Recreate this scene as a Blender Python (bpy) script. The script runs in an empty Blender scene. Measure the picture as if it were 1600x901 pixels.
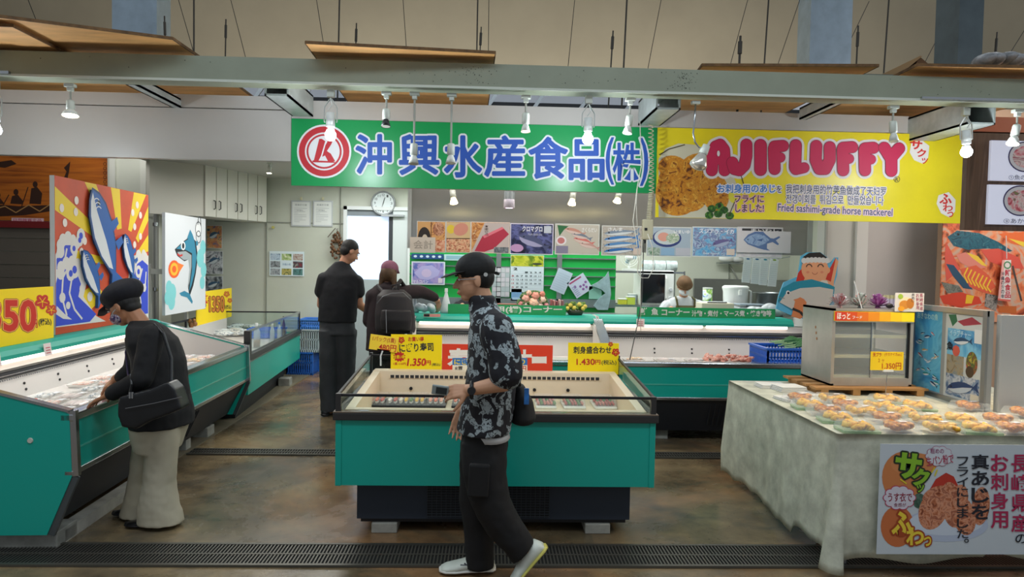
import bpy, math, random
from mathutils import Vector, Matrix, Euler
random.seed(7)
S = bpy.context.scene
COL = S.collection
PI = math.pi

# ---------------------------------------------------------------- camera
FPX = 1067.0
YAW, PITCH, ROLL = math.radians(-2.04), math.radians(-2.12), 0.018
CAMLOC = Vector((0, 0, 1.6))
_f = Vector((-math.sin(YAW) * math.cos(PITCH), math.cos(YAW) * math.cos(PITCH), math.sin(PITCH)))
_r = Vector((math.cos(YAW), math.sin(YAW), 0))
_u = _r.cross(_f)
CR = _r * math.cos(ROLL) + _u * math.sin(ROLL)
CU = -_r * math.sin(ROLL) + _u * math.cos(ROLL)
cd = bpy.data.cameras.new('camera')
cd.sensor_width = 36
cd.lens = FPX * 36 / 1600
cam = bpy.data.objects.new('camera', cd)
COL.objects.link(cam)
cam.matrix_world = Matrix(((CR.x, CU.x, -_f.x, CAMLOC.x), (CR.y, CU.y, -_f.y, CAMLOC.y), (CR.z, CU.z, -_f.z, CAMLOC.z), (0, 0, 0, 1)))
S.camera = cam

# ---------------------------------------------------------------- exposure, world, big lights
S.view_settings.view_transform = 'Standard'
S.view_settings.look = 'None'
S.view_settings.gamma = 1
S.view_settings.use_curve_mapping = False
S.view_settings.exposure = 0.0
w = bpy.data.worlds.new('world')
S.world = w
w.use_nodes = True
wb = w.node_tree.nodes['Background']
wb.inputs[0].default_value = (.86, .93, 1, 1)
wb.inputs[1].default_value = 0.36

def area(name, loc, size, power, color=(1, 1, 1), rot=(0, 0, 0), spread=180):
    l = bpy.data.lights.new(name, 'AREA')
    l.shape = 'RECTANGLE'
    l.size, l.size_y = size
    l.energy = power
    l.color = color
    l.spread = math.radians(spread)
    o = bpy.data.objects.new(name, l)
    o.location = loc
    o.rotation_euler = rot
    COL.objects.link(o)
    return o

area('kitchen_ceiling_light', (1.0, 6.3, 2.7), (3.6, .3), 32, (1, 1, .97))  # extra unseen light, added in front of the posters to brighten them
area('kitchen_ceiling_light', (1.2, 8.0, 2.7), (4.4, .3), 75, (.95, 1, .97))
area('kitchen_ceiling_light', (0.0, 9.1, 2.7), (4.5, .3), 60, (.95, 1, .97))
area('kitchen_ceiling_light', (-2.2, 7.2, 2.6), (1.2, 1.8), 42, (1, .98, .93))
area('hall_light', (0, 1.6, 4.4), (7, .7), 105, (.82, .92, 1))
area('neighbour_stall_light', (5.3, 5.2, 2.9), (1.4, 1.2), 42, (1, .9, .82), (math.radians(25), math.radians(35), 0))
area('hall_light', (1.5, 6.5, 5.6), (8, 1.0), 40, (.95, .97, .95))
area('upper_wall_fill', (0, 7.6, 3.0), (9, .3), 110, (1, .98, .93), (math.radians(90), 0, 0))  # added light hidden behind the fascia, brightens the low part of the upper wall

CASE_W = .4

# ---------------------------------------------------------------- pixel <-> place helpers
def ray(px, py):
    return _f + CR * ((px - 800) / FPX) + CU * ((450.5 - py) / FPX)
def atY(px, py, Y):
    d = ray(px, py); return CAMLOC + d * (Y / d.y)
def atZ(px, py, z):
    d = ray(px, py); return CAMLOC + d * ((z - CAMLOC.z) / d.z)
def atX(px, py, X):
    d = ray(px, py); return CAMLOC + d * (X / d.x)
class Frame:                      # a vertical plane through ground points A -> B (left to right for whoever faces it)
    def __init__(s, A, B):
        s.O = Vector((A[0], A[1], 0)); s.ex = (Vector((B[0], B[1], 0)) - s.O).normalized()
        s.n = Vector((s.ex.y, -s.ex.x, 0)); s.rz = math.atan2(s.ex.y, s.ex.x)
    def uv(s, px, py):
        d = ray(px, py); t = (s.O - CAMLOC).dot(s.n) / d.dot(s.n); p = CAMLOC + d * t
        return (p - s.O).dot(s.ex), p.z
    def w(s, u, z): return s.O + s.ex * u + Vector((0, 0, z))
def FY(Y): return Frame((-10, Y), (10, Y))

# ---------------------------------------------------------------- materials
def lin(h):
    h = h.lstrip('#'); c = [int(h[i:i + 2], 16) / 255 for i in (0, 2, 4)]
    return tuple(x / 12.92 if x < .04045 else ((x + .055) / 1.055) ** 2.4 for x in c) + (1,)
MC = {}
def mat(h, rough=.55, metal=0, emit=0, nz=None, bump=0, trans=0, alpha=1, coat=0, stretch=None, aniso=0):
    k = (h, rough, metal, emit, nz, bump, trans, alpha, coat, stretch)
    if k in MC: return MC[k]
    m = bpy.data.materials.new('m_' + h.strip('#')); m.use_nodes = True
    nt = m.node_tree; b = nt.nodes['Principled BSDF']
    b.inputs['Base Color'].default_value = lin(h); b.inputs['Roughness'].default_value = rough
    b.inputs['Metallic'].default_value = metal; b.inputs['Transmission Weight'].default_value = trans
    b.inputs['Alpha'].default_value = alpha; b.inputs['Coat Weight'].default_value = coat
    if trans: b.inputs['IOR'].default_value = 1.2
    if emit:
        b.inputs['Emission Color'].default_value = lin(h); b.inputs['Emission Strength'].default_value = emit
    if nz or bump:
        tc = nt.nodes.new('ShaderNodeTexCoord'); mp = nt.nodes.new('ShaderNodeMapping')
        nt.links.new(tc.outputs['Object'], mp.inputs[0])
        if stretch: mp.inputs['Scale'].default_value = stretch
        n = nt.nodes.new('ShaderNodeTexNoise'); n.inputs['Scale'].default_value = nz[0] if nz else 30
        n.inputs['Detail'].default_value = 5; n.inputs['Roughness'].default_value = .6
        nt.links.new(mp.outputs[0], n.inputs['Vector'])
        if nz:
            r = nt.nodes.new('ShaderNodeValToRGB'); c = lin(h)
            r.color_ramp.elements[0].position = .3; r.color_ramp.elements[1].position = .7
            r.color_ramp.elements[0].color = tuple(x * (1 - nz[1]) for x in c[:3]) + (1,)
            r.color_ramp.elements[1].color = tuple(min(1, x * (1 + nz[1] * .5)) for x in c[:3]) + (1,)
            nt.links.new(n.outputs[0], r.inputs[0]); nt.links.new(r.outputs[0], b.inputs['Base Color'])
        if bump:
            bp = nt.nodes.new('ShaderNodeBump'); bp.inputs['Strength'].default_value = bump; bp.inputs['Distance'].default_value = .01
            nt.links.new(n.outputs[0], bp.inputs['Height']); nt.links.new(bp.outputs[0], b.inputs['Normal'])
    MC[k] = m
    return m
def photo(cols, scale=8, seed=0, dist=1.5, rough=.35, vor=False, stretch=(1, 1, 1), emit=0, rot=0):
    k = (tuple(cols), scale, seed, dist, rough, vor, stretch, emit, rot)
    if k in MC: return MC[k]
    m = bpy.data.materials.new('printed_picture'); m.use_nodes = True
    nt = m.node_tree; b = nt.nodes['Principled BSDF']; b.inputs['Roughness'].default_value = rough
    tc = nt.nodes.new('ShaderNodeTexCoord'); mp = nt.nodes.new('ShaderNodeMapping')
    mp.inputs['Location'].default_value = (seed * 3.1, seed * 1.7, seed * 2.3); mp.inputs['Scale'].default_value = stretch
    mp.inputs['Rotation'].default_value = (0, rot, 0)
    nt.links.new(tc.outputs['Object'], mp.inputs[0])
    if vor:
        n = nt.nodes.new('ShaderNodeTexVoronoi'); n.inputs['Scale'].default_value = scale; o = n.outputs['Color']
        sx = nt.nodes.new('ShaderNodeSeparateColor'); nt.links.new(o, sx.inputs[0]); o = sx.outputs[0]
    else:
        n = nt.nodes.new('ShaderNodeTexNoise'); n.inputs['Scale'].default_value = scale; n.inputs['Detail'].default_value = 4
        n.inputs['Distortion'].default_value = dist; o = n.outputs[0]
    nt.links.new(mp.outputs[0], n.inputs['Vector'])
    r = nt.nodes.new('ShaderNodeValToRGB'); e = r.color_ramp.elements
    lo, hi = (.1, .9) if vor else (.32, .68)
    for i, c in enumerate(cols):
        p = lo + (hi - lo) * i / (len(cols) - 1)
        x = e[i] if i < 2 else e.new(p)
        x.position = p if i != 1 or len(cols) == 2 else p
        x.color = lin(c)
    nt.links.new(o, r.inputs[0]); nt.links.new(r.outputs[0], b.inputs['Base Color'])
    if emit:
        nt.links.new(r.outputs[0], b.inputs['Emission Color']); b.inputs['Emission Strength'].default_value = emit
    MC[k] = m
    return m

TEAL = mat('#00a594', .38, coat=.15)
TEALTOP = mat('#0ea38e', .5)
WHITE = mat('#d9d8d0', .5)
LINER = mat('#cbc7c3', .45)
CREAM = mat('#e8d6b8', .45)
BLACK = mat('#16161a', .5)
DARK = mat('#20242b', .55)
DARKBLUE = mat('#2a3340', .6)
CHROME = mat('#b8bcc0', .22, 1)
STEEL = mat('#9aa0a2', .35, 1, nz=(3, .25))
GALV = mat('#b4bcba', .42, .3, nz=(6, .3))
ALU = mat('#a7adb0', .35, .9)
GLASS = mat('#eaf5f2', .03, trans=1)
FILM = mat('#f4f6f6', .08, alpha=.18)
CONC = mat('#8f8f88', .85, nz=(9, .3), bump=.3)
PLY = mat('#e0a968', .7, nz=(3, .28), stretch=(1, 4, 1))
PLYEDGE = mat('#6b4d2c', .8, nz=(30, .5))
PAPER = mat('#e9ecf0', .7)
YEL = mat('#ffdd00', .45)
RED = mat('#c81e1e', .5)
PLASTW = mat('#e4e6e4', .4)

# ---------------------------------------------------------------- object helpers
def tagp(o, label=None, cat=None, group=None, kind=None):
    if label: o['label'] = label
    if cat: o['category'] = cat
    if group: o['group'] = group
    if kind: o['kind'] = kind
    return o
def thing(name, label, cat, loc=(0, 0, 0), rz=0, group=None):
    o = bpy.data.objects.new(name, None); COL.objects.link(o)
    o.location = loc; o.rotation_euler = (0, 0, rz); o.empty_display_size = .1
    return tagp(o, label, cat, group)
class MB:
    def __init__(s): s.v = []; s.f = []; s.m = []; s.mats = []
    def mi(s, m):
        if m not in s.mats: s.mats.append(m)
        return s.mats.index(m)
    def add(s, vs, fs, m):
        n = len(s.v); k = s.mi(m); s.v += [Vector(v) for v in vs]
        s.f += [tuple(i + n for i in f) for f in fs]; s.m += [k] * len(fs); return s
    def box(s, x0, x1, y0, y1, z0, z1, m, T=None):
        vs = [Vector((x, y, z)) for z in (z0, z1) for y in (y0, y1) for x in (x0, x1)]
        if T: vs = [T @ v for v in vs]
        return s.add(vs, [(0, 2, 3, 1), (4, 5, 7, 6), (0, 1, 5, 4), (2, 6, 7, 3), (0, 4, 6, 2), (1, 3, 7, 5)], m)
    def bar(s, p, q, w, h, m):       # box section along p->q
        p, q = Vector(p), Vector(q); d = (q - p); L = d.length; d.normalize()
        up = Vector((0, 0, 1)) if abs(d.z) < .9 else Vector((1, 0, 0))
        a = d.cross(up).normalized(); b = a.cross(d)
        T = Matrix(((a.x, d.x, b.x, p.x), (a.y, d.y, b.y, p.y), (a.z, d.z, b.z, p.z), (0, 0, 0, 1)))
        return s.box(-w / 2, w / 2, 0, L, -h / 2, h / 2, m, T)
    def tube(s, pts, r, m, n=8, caps=True):
        pts = [Vector(p) for p in pts]; N = len(pts)
        rs = r if isinstance(r, (list, tuple)) else [r] * N
        vs = []; prev = None
        for i, p in enumerate(pts):
            d = (pts[min(i + 1, N - 1)] - pts[max(i - 1, 0)])
            d = d.normalized() if d.length > 1e-9 else Vector((0, 0, 1))
            if prev is None:
                prev = d.cross(Vector((0, 0, 1)) if abs(d.z) < .95 else Vector((1, 0, 0))).normalized()
            a = (prev - d * prev.dot(d)).normalized(); prev = a; b = d.cross(a)
            for k in range(n):
                t = 2 * PI * k / n; vs.append(p + a * (rs[i] * math.cos(t)) + b * (rs[i] * math.sin(t)))
        fs = [(i * n + k, i * n + (k + 1) % n, (i + 1) * n + (k + 1) % n, (i + 1) * n + k) for i in range(N - 1) for k in range(n)]
        if caps: fs += [tuple(reversed(range(n))), tuple((N - 1) * n + k for k in range(n))]
        return s.add(vs, fs, m)
    def cyl(s, p, q, r0, r1, m, n=16): return s.tube([p, q], [r0, r1], m, n)
    def lathe(s, prof, m, c=(0, 0, 0), n=20, T=None):   # prof: (r,z)
        vs = [Vector((c[0] + r * math.cos(2 * PI * k / n), c[1] + r * math.sin(2 * PI * k / n), c[2] + z)) for r, z in prof for k in range(n)]
        if T: vs = [T @ v for v in vs]
        fs = [(i * n + k, i * n + (k + 1) % n, (i + 1) * n + (k + 1) % n, (i + 1) * n + k) for i in range(len(prof) - 1) for k in range(n)]
        return s.add(vs, fs, m)
    def ell(s, c, r, m, R=None, nu=14, nv=10):
        c = Vector(c); r = (r, r, r) if not hasattr(r, '__len__') else r
        vs = []; fs = []
        for j in range(nv + 1):
            t = PI * j / nv
            for i in range(nu):
                a = 2 * PI * i / nu
                v = Vector((r[0] * math.sin(t) * math.cos(a), r[1] * math.sin(t) * math.sin(a), r[2] * math.cos(t)))
                if R: v = R @ v
                vs.append(c + v)
        for j in range(nv):
            for i in range(nu): fs.append((j * nu + i, (j + 1) * nu + i, (j + 1) * nu + (i + 1) % nu, j * nu + (i + 1) % nu))
        return s.add(vs, fs, m)
    def cap(s, p, q, r0, r1, m, n=12):     # tapered capsule
        p, q = Vector(p), Vector(q); d = (q - p); L = max(d.length, 1e-6); d /= L
        pts = []; rs = []
        for t in (.0, .35, .7): a = t * PI / 2; pts.append(p - d * r0 * math.cos(a)); rs.append(max(r0 * math.sin(a), .0004))
        pts.append(p); rs.append(r0); pts.append(q); rs.append(r1)
        for t in (.7, .35, .0): a = t * PI / 2; pts.append(q + d * r1 * math.cos(a)); rs.append(max(r1 * math.sin(a), .0004))
        return s.tube(pts, rs, m, n)
    def chain(s, pts, rs, m, n=12):
        for i in range(len(pts) - 1): s.cap(pts[i], pts[i + 1], rs[i], rs[i + 1], m, n)
        return s
    def prism(s, poly, y0, y1, m, axis='y'):   # poly in (x,z) extruded along y  (axis 'x': poly in (y,z) along x)
        n = len(poly)
        P = (lambda a, b, t: (a, t, b)) if axis == 'y' else ((lambda a, b, t: (t, a, b)) if axis == 'x' else (lambda a, b, t: (a, b, t)))
        vs = [P(a, b, y0) for a, b in poly] + [P(a, b, y1) for a, b in poly]
        fs = [tuple(range(n)), tuple(reversed(range(n, 2 * n)))] + [(i, n + i, n + (i + 1) % n, (i + 1) % n) for i in range(n)]
        return s.add(vs, fs, m)
    def build(s, name, parent=None, loc=None, rz=0, smooth=False, bevel=0, W=False, auto=False):
        off = Vector((0, 0, 0))
        if W and parent is not None: off = Vector(parent.location)
        me = bpy.data.meshes.new(name)
        me.from_pydata([tuple(v - off) for v in s.v], [], s.f)
        for m in s.mats: me.materials.append(m)
        me.polygons.foreach_set('material_index', s.m)
        if smooth: me.polygons.foreach_set('use_smooth', [True] * len(me.polygons))
        me.update()
        o = bpy.data.objects.new(name, me); COL.objects.link(o)
        if loc is not None: o.location = loc
        o.rotation_euler = (0, 0, rz)
        if parent is not None: o.parent = parent
        if bevel:
            b = o.modifiers.new('bevel', 'BEVEL'); b.width = bevel; b.segments = 2; b.limit_method = 'ANGLE'
        return o
def B(name, m, x0, x1, y0, y1, z0, z1, parent=None, bevel=0, **k):
    return MB().box(x0, x1, y0, y1, z0, z1, m).build(name, parent, bevel=bevel, **k)
def flip_fix(o):
    import bmesh
    bm = bmesh.new(); bm.from_mesh(o.data); bmesh.ops.recalc_face_normals(bm, faces=bm.faces); bm.to_mesh(o.data); bm.free(); return o
def dup(root, loc=None, rz=None, label=None, group=None, scale=None):
    r = root.copy(); COL.objects.link(r)
    if loc is not None: r.location = loc
    if rz is not None: r.rotation_euler = (0, 0, rz)
    if scale: r.scale = scale
    if label: r['label'] = label
    if group: r['group'] = group
    for ch in list(root.children):
        c = ch.copy(); COL.objects.link(c); c.parent = r
        for g in ch.children:
            d = g.copy(); COL.objects.link(d); d.parent = c
    return r

# text -> mesh data
TXT = {}
def tmesh(body, off=0.0, vert=False):
    k = (body, off)
    if k not in TXT:
        c = bpy.data.curves.new('t', 'FONT'); c.body = body; c.size = 1; c.offset = off; c.resolution_u = 3; c.space_line = .9
        c.align_x = 'CENTER'
        o = bpy.data.objects.new('t', c); me = bpy.data.meshes.new_from_object(o)
        TXT[k] = ([v.co.copy() for v in me.vertices], [tuple(p.vertices) for p in me.polygons])
        bpy.data.objects.remove(o); bpy.data.curves.remove(c); bpy.data.meshes.remove(me)
    return TXT[k]
class Art:        # flat print on a board: local x right, z up, viewer at -y
    def __init__(s, T=None, y=0): s.mb = MB(); s.T = T or (lambda x, z: (x, z)); s.y = y; s.k = 0
    def _y(s, L):
        s.k = (s.k + 1) % 23; return s.y - .0009 * L - s.k * 4e-6
    def poly(s, pts, c, L=1):
        m = c if not isinstance(c, str) else mat(c, .6); y = s._y(L)
        q = [s.T(*p) for p in pts]
        s.mb.add([(a, y, b) for a, b in q], [tuple(range(len(q)))], m); return s
    def rect(s, x0, z0, x1, z1, c, L=1): return s.poly([(x0, z0), (x1, z0), (x1, z1), (x0, z1)], c, L)
    def disc(s, cx, cz, rx, rz, c, L=1, n=24, rot=0):
        return s.poly([(cx + rx * math.cos(t) * math.cos(rot) - rz * math.sin(t) * math.sin(rot), cz + rx * math.cos(t) * math.sin(rot) + rz * math.sin(t) * math.cos(rot)) for t in [2 * PI * i / n for i in range(n)]], c, L)
    def ring(s, cx, cz, r0, r1, c, L=1, a0=0, a1=2 * PI, n=28, sx=1):
        for i in range(n):
            t, u = a0 + (a1 - a0) * i / n, a0 + (a1 - a0) * (i + 1) / n
            s.poly([(cx + sx * r0 * math.cos(t), cz + r0 * math.sin(t)), (cx + sx * r1 * math.cos(t), cz + r1 * math.sin(t)), (cx + sx * r1 * math.cos(u), cz + r1 * math.sin(u)), (cx + sx * r0 * math.cos(u), cz + r0 * math.sin(u))], c, L)
        return s
    def line(s, pts, w, c, L=1):
        for (a, b), (d, e) in zip(pts, pts[1:]):
            l = math.hypot(d - a, e - b) or 1; nx, nz = -(e - b) / l * w / 2, (d - a) / l * w / 2
            s.poly([(a + nx, b + nz), (d + nx, e + nz), (d - nx, e - nz), (a - nx, b - nz)], c, L)
        return s
    def burst(s, cx, cz, r, c, L=1, n=14, k=.72, sx=1):
        return s.poly([(cx + sx * (r if i % 2 else r * k) * math.cos(PI * i / n), cz + (r if i % 2 else r * k) * math.sin(PI * i / n)) for i in range(2 * n)], c, L)
    def flower(s, cx, cz, r, c, L=1, c2='#ffdd00'):
        for k in range(5):
            a = 2 * PI * k / 5 + .3
            s.disc(cx + .55 * r * math.cos(a), cz + .55 * r * math.sin(a), r * .46, r * .42, c, L + .1 * k, 12, a)
        for k in range(5):
            a = 2 * PI * k / 5 + .3
            s.line([(cx, cz), (cx + .7 * r * math.cos(a), cz + .7 * r * math.sin(a))], r * .07, c2, L + .8)
        return s
    def text(s, body, x0, z0, x1, z1, c, L=2, off=0.0, rot=0, shear=0, hole=None):
        """fit the text into the box x0..x1, z0..z1 (mapped like every other point)"""
        m = c if not isinstance(c, str) else mat(c, .6)
        base, _ = tmesh(body, 0.0); vs, fs = tmesh(body, off)
        ax, bx = min(v.x for v in base), max(v.x for v in base); ay, by = min(v.y for v in base), max(v.y for v in base)
        cx, cz = (x0 + x1) / 2, (z0 + z1) / 2; w, h = x1 - x0, z1 - z0
        ca, sa = math.cos(rot), math.sin(rot); y = s._y(L); out = []
        for v in vs:
            p = ((v.x - (ax + bx) / 2) / max(bx - ax, 1e-6)) * w; q = ((v.y - (ay + by) / 2) / max(by - ay, 1e-6)) * h
            p += shear * q
            a, b = s.T(cx + p * ca - q * sa, cz + p * sa + q * ca); out.append((a, y, b))
        if fs: s.mb.add(out, fs, m)
        return s
    def vtext(s, body, x0, ztop, x1, zbot, c, L=2, off=0.0):   # vertical writing
        n = len(body); h = (ztop - zbot) / n
        for i, ch in enumerate(body): s.text(ch, x0, ztop - (i + .93) * h, x1, ztop - (i + .07) * h, c, L, off)
        return s
    def fish(s, x, z, l, a, c1, c2, L=2, fat=.32, ol=None, eye=True):
        def tr(p): return (x + l * (p[0] * math.cos(a) - p[1] * math.sin(a)), z + l * (p[0] * math.sin(a) + p[1] * math.cos(a)))
        f = fat
        body = [(-.5, 0), (-.42, f * .25), (-.3, f * .42), (-.1, f * .5), (.1, f * .42), (.25, f * .22), (.34, .03), (.5, .15), (.45, 0), (.5, -.15), (.34, -.03), (.25, -.2 * f), (.1, -.4 * f), (-.1, -.5 * f), (-.3, -.42 * f), (-.42, -.25 * f)]
        if ol: s.poly([tr((p[0] * 1.05, p[1] * 1.13)) for p in body], ol, L)
        s.poly([tr(p) for p in body], c1, L + .3)
        s.poly([tr(p) for p in [(-.48, -.01), (-.3, -.02), (.0, .02 * f), (.3, 0), (.25, -.18 * f), (.1, -.38 * f), (-.1, -.47 * f), (-.3, -.39 * f), (-.42, -.22 * f)]], c2, L + .6)
        if eye: s.disc(*tr((-.36, f * .12)), l * .025, l * .025, '#101010', L + .9, 8)
        return s
    def build(s, name, parent): return s.mb.build(name, parent)
class Panel:      # a board in a Frame, corners given as pixels (top-left, bottom-right)
    def __init__(s, name, label, cat, F, tl, br, m, thick=.01, group=None, px=True, bevel=0):
        if px: (u0, v1), (u1, v0) = F.uv(*tl), F.uv(*br)
        else: (u0, v1), (u1, v0) = tl, br
        s.F, s.u0, s.v0, s.w, s.h = F, u0, v0, u1 - u0, v1 - v0
        s.o = MB().box(0, s.w, 0, thick, 0, s.h, m).build(name, None, bevel=bevel)
        s.o.location = F.w(u0, v0); s.o.rotation_euler = (0, 0, F.rz)
        tagp(s.o, label, cat, group)
        s.A = Art(lambda x, y: (F.uv(x, y)[0] - u0, F.uv(x, y)[1] - v0))       # art in photo pixels of this plane
        s.N = Art(lambda x, z: (x * s.w, z * s.h))                               # art in 0..1 of the board
    def done(s, name='printing'):
        for a in (s.A, s.N):
            if a.mb.v: a.build(name, s.o)
        return s.o
def S_(name, o): return tagp(o, kind='structure')
# ================================================================ setting
def floor_mat():
    m = bpy.data.materials.new('wet_concrete'); m.use_nodes = True; nt = m.node_tree; b = nt.nodes['Principled BSDF']; L = nt.links.new
    tc = nt.nodes.new('ShaderNodeTexCoord')
    def noise(sc, det, seed, stretch=(1, 1, 1), dist=0):
        mp = nt.nodes.new('ShaderNodeMapping'); mp.inputs['Location'].default_value = (seed, seed, 0); mp.inputs['Scale'].default_value = stretch
        n = nt.nodes.new('ShaderNodeTexNoise'); n.inputs['Scale'].default_value = sc; n.inputs['Detail'].default_value = det; n.inputs['Distortion'].default_value = dist
        n.inputs['Roughness'].default_value = .65
        L(tc.outputs['Object'], mp.inputs[0]); L(mp.outputs[0], n.inputs['Vector']); return n.outputs[0]
    def ramp(o, stops):
        r = nt.nodes.new('ShaderNodeValToRGB'); e = r.color_ramp.elements
        for i, (p, c) in enumerate(stops):
            x = e[i] if i < 2 else e.new(p)
            x.position = p; x.color = lin(c) if isinstance(c, str) else (c, c, c, 1)
        L(o, r.inputs[0]); return r.outputs[0]
    def mix(f, a, c):
        x = nt.nodes.new('ShaderNodeMix'); x.data_type = 'RGBA'; L(f, x.inputs[0]); L(a, x.inputs[6]); L(c, x.inputs[7]); return x.outputs[2]
    base = ramp(noise(1.3, 8, 3), [(.35, '#453c2e'), (.5, '#6e5f47'), (.66, '#94805e')])
    tan = ramp(noise(5, 8, 9), [(.3, '#75553a'), (.7, '#ac8258')])
    dark = ramp(noise(9, 6, 5), [(.3, '#2c2d2e'), (.7, '#4a4a46')])
    c = mix(ramp(noise(.55, 6, 21, dist=.6), [(.5, 0.0), (.62, .75)]), base, tan)
    c = mix(ramp(noise(.7, 5, 40, dist=.8), [(.5, 0.0), (.66, .8)]), c, dark)
    sp = ramp(noise(38, 3, 2), [(.28, 0.7), (.36, 0.0)])
    dk = nt.nodes.new('ShaderNodeRGB'); dk.outputs[0].default_value = lin('#2b2823')
    c = mix(sp, c, dk.outputs[0])
    L(c, b.inputs['Base Color'])
    L(ramp(noise(1.1, 6, 12, dist=.5), [(.38, .12), (.62, .42)]), b.inputs['Roughness'])
    bp = nt.nodes.new('ShaderNodeBump'); bp.inputs['Strength'].default_value = .12; bp.inputs['Distance'].default_value = .01
    L(noise(14, 8, 6), bp.inputs['Height']); L(bp.outputs[0], b.inputs['Normal'])
    return m
FLOOR = floor_mat()
S_('', B('floor', FLOOR, -8, 8, -3, 10.2, -.1, 0))
WALLK = mat('#c9ccbf', .6, nz=(1.2, .08))
WALLUP = mat('#a89c84', .75, nz=(.6, .12))
wb_ = MB(); wb_.box(-8, 5.2, 9.9, 10.0, 0, 2.95, WALLK)
wall = S_('', wb_.build('wall_back'))
S_('', B('wall_upper', WALLUP, -9, 9, 9.85, 9.95, 2.95, 7))
S_('', B('wall_right', WALLK, 4.43, 4.5, 7.05, 9.9, 0, 2.9))
S_('', B('wall_left', mat('#8d8a80', .7), -7.6, -7.5, 3, 9.9, 0, 6))
S_('', B('ceiling', mat('#b9b9b0', .8), -4.1, 4.5, 5.7, 9.85, 2.74, 2.8))
# panel joints of the kitchen wall
g = MB()
for px in (416, 531, 1140):
    x = atY(px, 400, 9.89).x; g.box(x - .008, x + .008, 9.885, 9.9, 0, 2.74, mat('#8f9288', .7))
zz = atY(470, 348, 9.89).z; g.box(-3.9, 4.4, 9.886, 9.9, zz - .006, zz + .006, mat('#8f9288', .7))
S_('', g.build('trim_1'))
S_('', B('baseboard_back', mat('#6f736c', .7), -3.9, 4.4, 9.87, 9.9, 0, .07))
# drains: steel gratings set in the floor
def grate(name, x0, x1, y0, y1, pitch, skew):
    g = MB(); m = mat('#5e5c55', .42, .6); t = mat('#121211', .8)
    g.box(x0, x1, y0, y1, .001, .004, t)
    g.box(x0, x1, y0 - .012, y0 + .01, .002, .014, m); g.box(x0, x1, y1 - .01, y1 + .012, .002, .014, m); g.box(x0, x1, (y0 + y1) / 2 - .006, (y0 + y1) / 2 + .006, .004, .013, m)
    n = int((x1 - x0) / pitch)
    for i in range(n):
        x = x0 + i * pitch; w = pitch * .42
        g.add([(x, y0, .012), (x + w, y0, .012), (x + w + skew, y1, .012), (x + skew, y1, .012)], [(0, 1, 2, 3)], m)
    return S_('', g.build(name))
grate('trim_2', -4.2, 4.2, 3.54, 3.80, .019, 0)
grate('trim_3', -2.42, 3.6, 5.58, 5.72, .022, 0)
S_('', B('trim_4', mat('#6c6452', .6, nz=(3, .25)), -4.6, -2.44, 5.0, 9.8, 0, .008))
# white column and wall piece on the left, pipe, timber mural wall, shutter
g = MB()
xa, xb = atY(168, 300, 8.7).x, atY(250, 300, 8.7).x
g.box(xa, xb, 8.7, 9.0, 0, 3.0, WALLK)
for px in (178, 226, 246):
    x = atY(px, 300, 8.7).x; g.box(x - .035, x + .035, 8.66, 8.7, 0, 3.0, mat('#d6d7cd', .5))
S_('', g.build('wall_column'))
pp = thing('wall_pipe', 'thin grey vertical pipe on the wall left of the white cupboards', 'pipe', (atY(243, 300, 8.6).x, 8.6, 0))
g = MB().tube([(0, 0, .0), (0, 0, 2.9)], .022, mat('#8d8f8c', .5), 10)
for z in (1.2, 2.0, 2.7): g.cyl((0, 0, z - .02), (0, 0, z + .02), .032, .032, CHROME)
g.build('pipe', pp)
zt, zb = 3.1, atY(60, 345, 8.8).z
WOODM = photo(['#6d3208', '#b05a12', '#c8701c', '#b8621a', '#8a420c'], 2.2, 3, .6, .5, stretch=(.35, 1, 5))
mur = MB().box(-7.4, xa, 8.8, 8.85, zb, zt, WOODM).build('mural_board')
tagp(mur, 'orange wooden wall mural of men in a long boat', 'mural')
a = Art(lambda x, y: ((atY(x, y, 8.8)).x, atY(x, y, 8.8).z), y=8.8); ink = '#3a1c0a'
a.poly([(-20, 318), (30, 322), (80, 320), (78, 330), (40, 336), (0, 338), (-20, 336)], ink)
a.line([(-20, 330), (8, 322), (25, 332), (45, 320), (62, 330), (80, 318)], 1.6, '#b98a50', 2)
for x, h in ((22, 300), (52, 288), (-6, 305)):
    a.disc(x + 3, h, 4, 5, ink, 1, 10); a.poly([(x - 6, 318), (x - 3, h + 6), (x + 6, h + 4), (x + 14, h + 14), (x + 12, 319)], ink)
    a.line([(x - 8, h + 4), (x - 18, 322)], 1.5, ink)
a.poly([(98, 282), (104, 268), (100, 262), (110, 252), (108, 268), (104, 286)], ink)
a.poly([(-10, 254), (18, 250), (26, 256), (8, 262), (-10, 260)], ink)
for k in range(10): a.ring(164, 256 + 7 * k, 2.0, 2.8, ink, 1, 0, 2 * PI, 8)
a.build('painting', mur)
sh = thing('roller_shutter', 'dark grey shuttered stall with a red top rail below the wooden mural', 'shutter', (-6, 8.6, 0))
g = MB()
for k in range(11): g.box(-7.4, xa + .05, 8.55 + .01 * (k % 2), 8.62, .2 + .16 * k, .35 + .16 * k, mat('#6a6258', .6))
g.box(-7.4, xa + .05, 8.5, 8.7, 0, .2, mat('#4a463f', .6))
g.build('shutter_curtain', sh, W=True)
B('top_rail', mat('#7d1418', .5), -7.4, xa + .05, 8.5, 8.68, zb - .1, zb - .02, None)
_o = bpy.data.objects['top_rail']; _o.location = (6, -8.6, 0); _o.parent = sh
p = Panel('price_strip', 'small pink printed strip above the red rail of the shuttered stall', 'sign', FY(8.55), (18, 340), (68, 347), mat('#e7c5cc', .6), .006)
p.N.text('日用雑貨食品', .06, .15, .94, .85, '#c05070', 1, .01); p.done()
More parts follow.
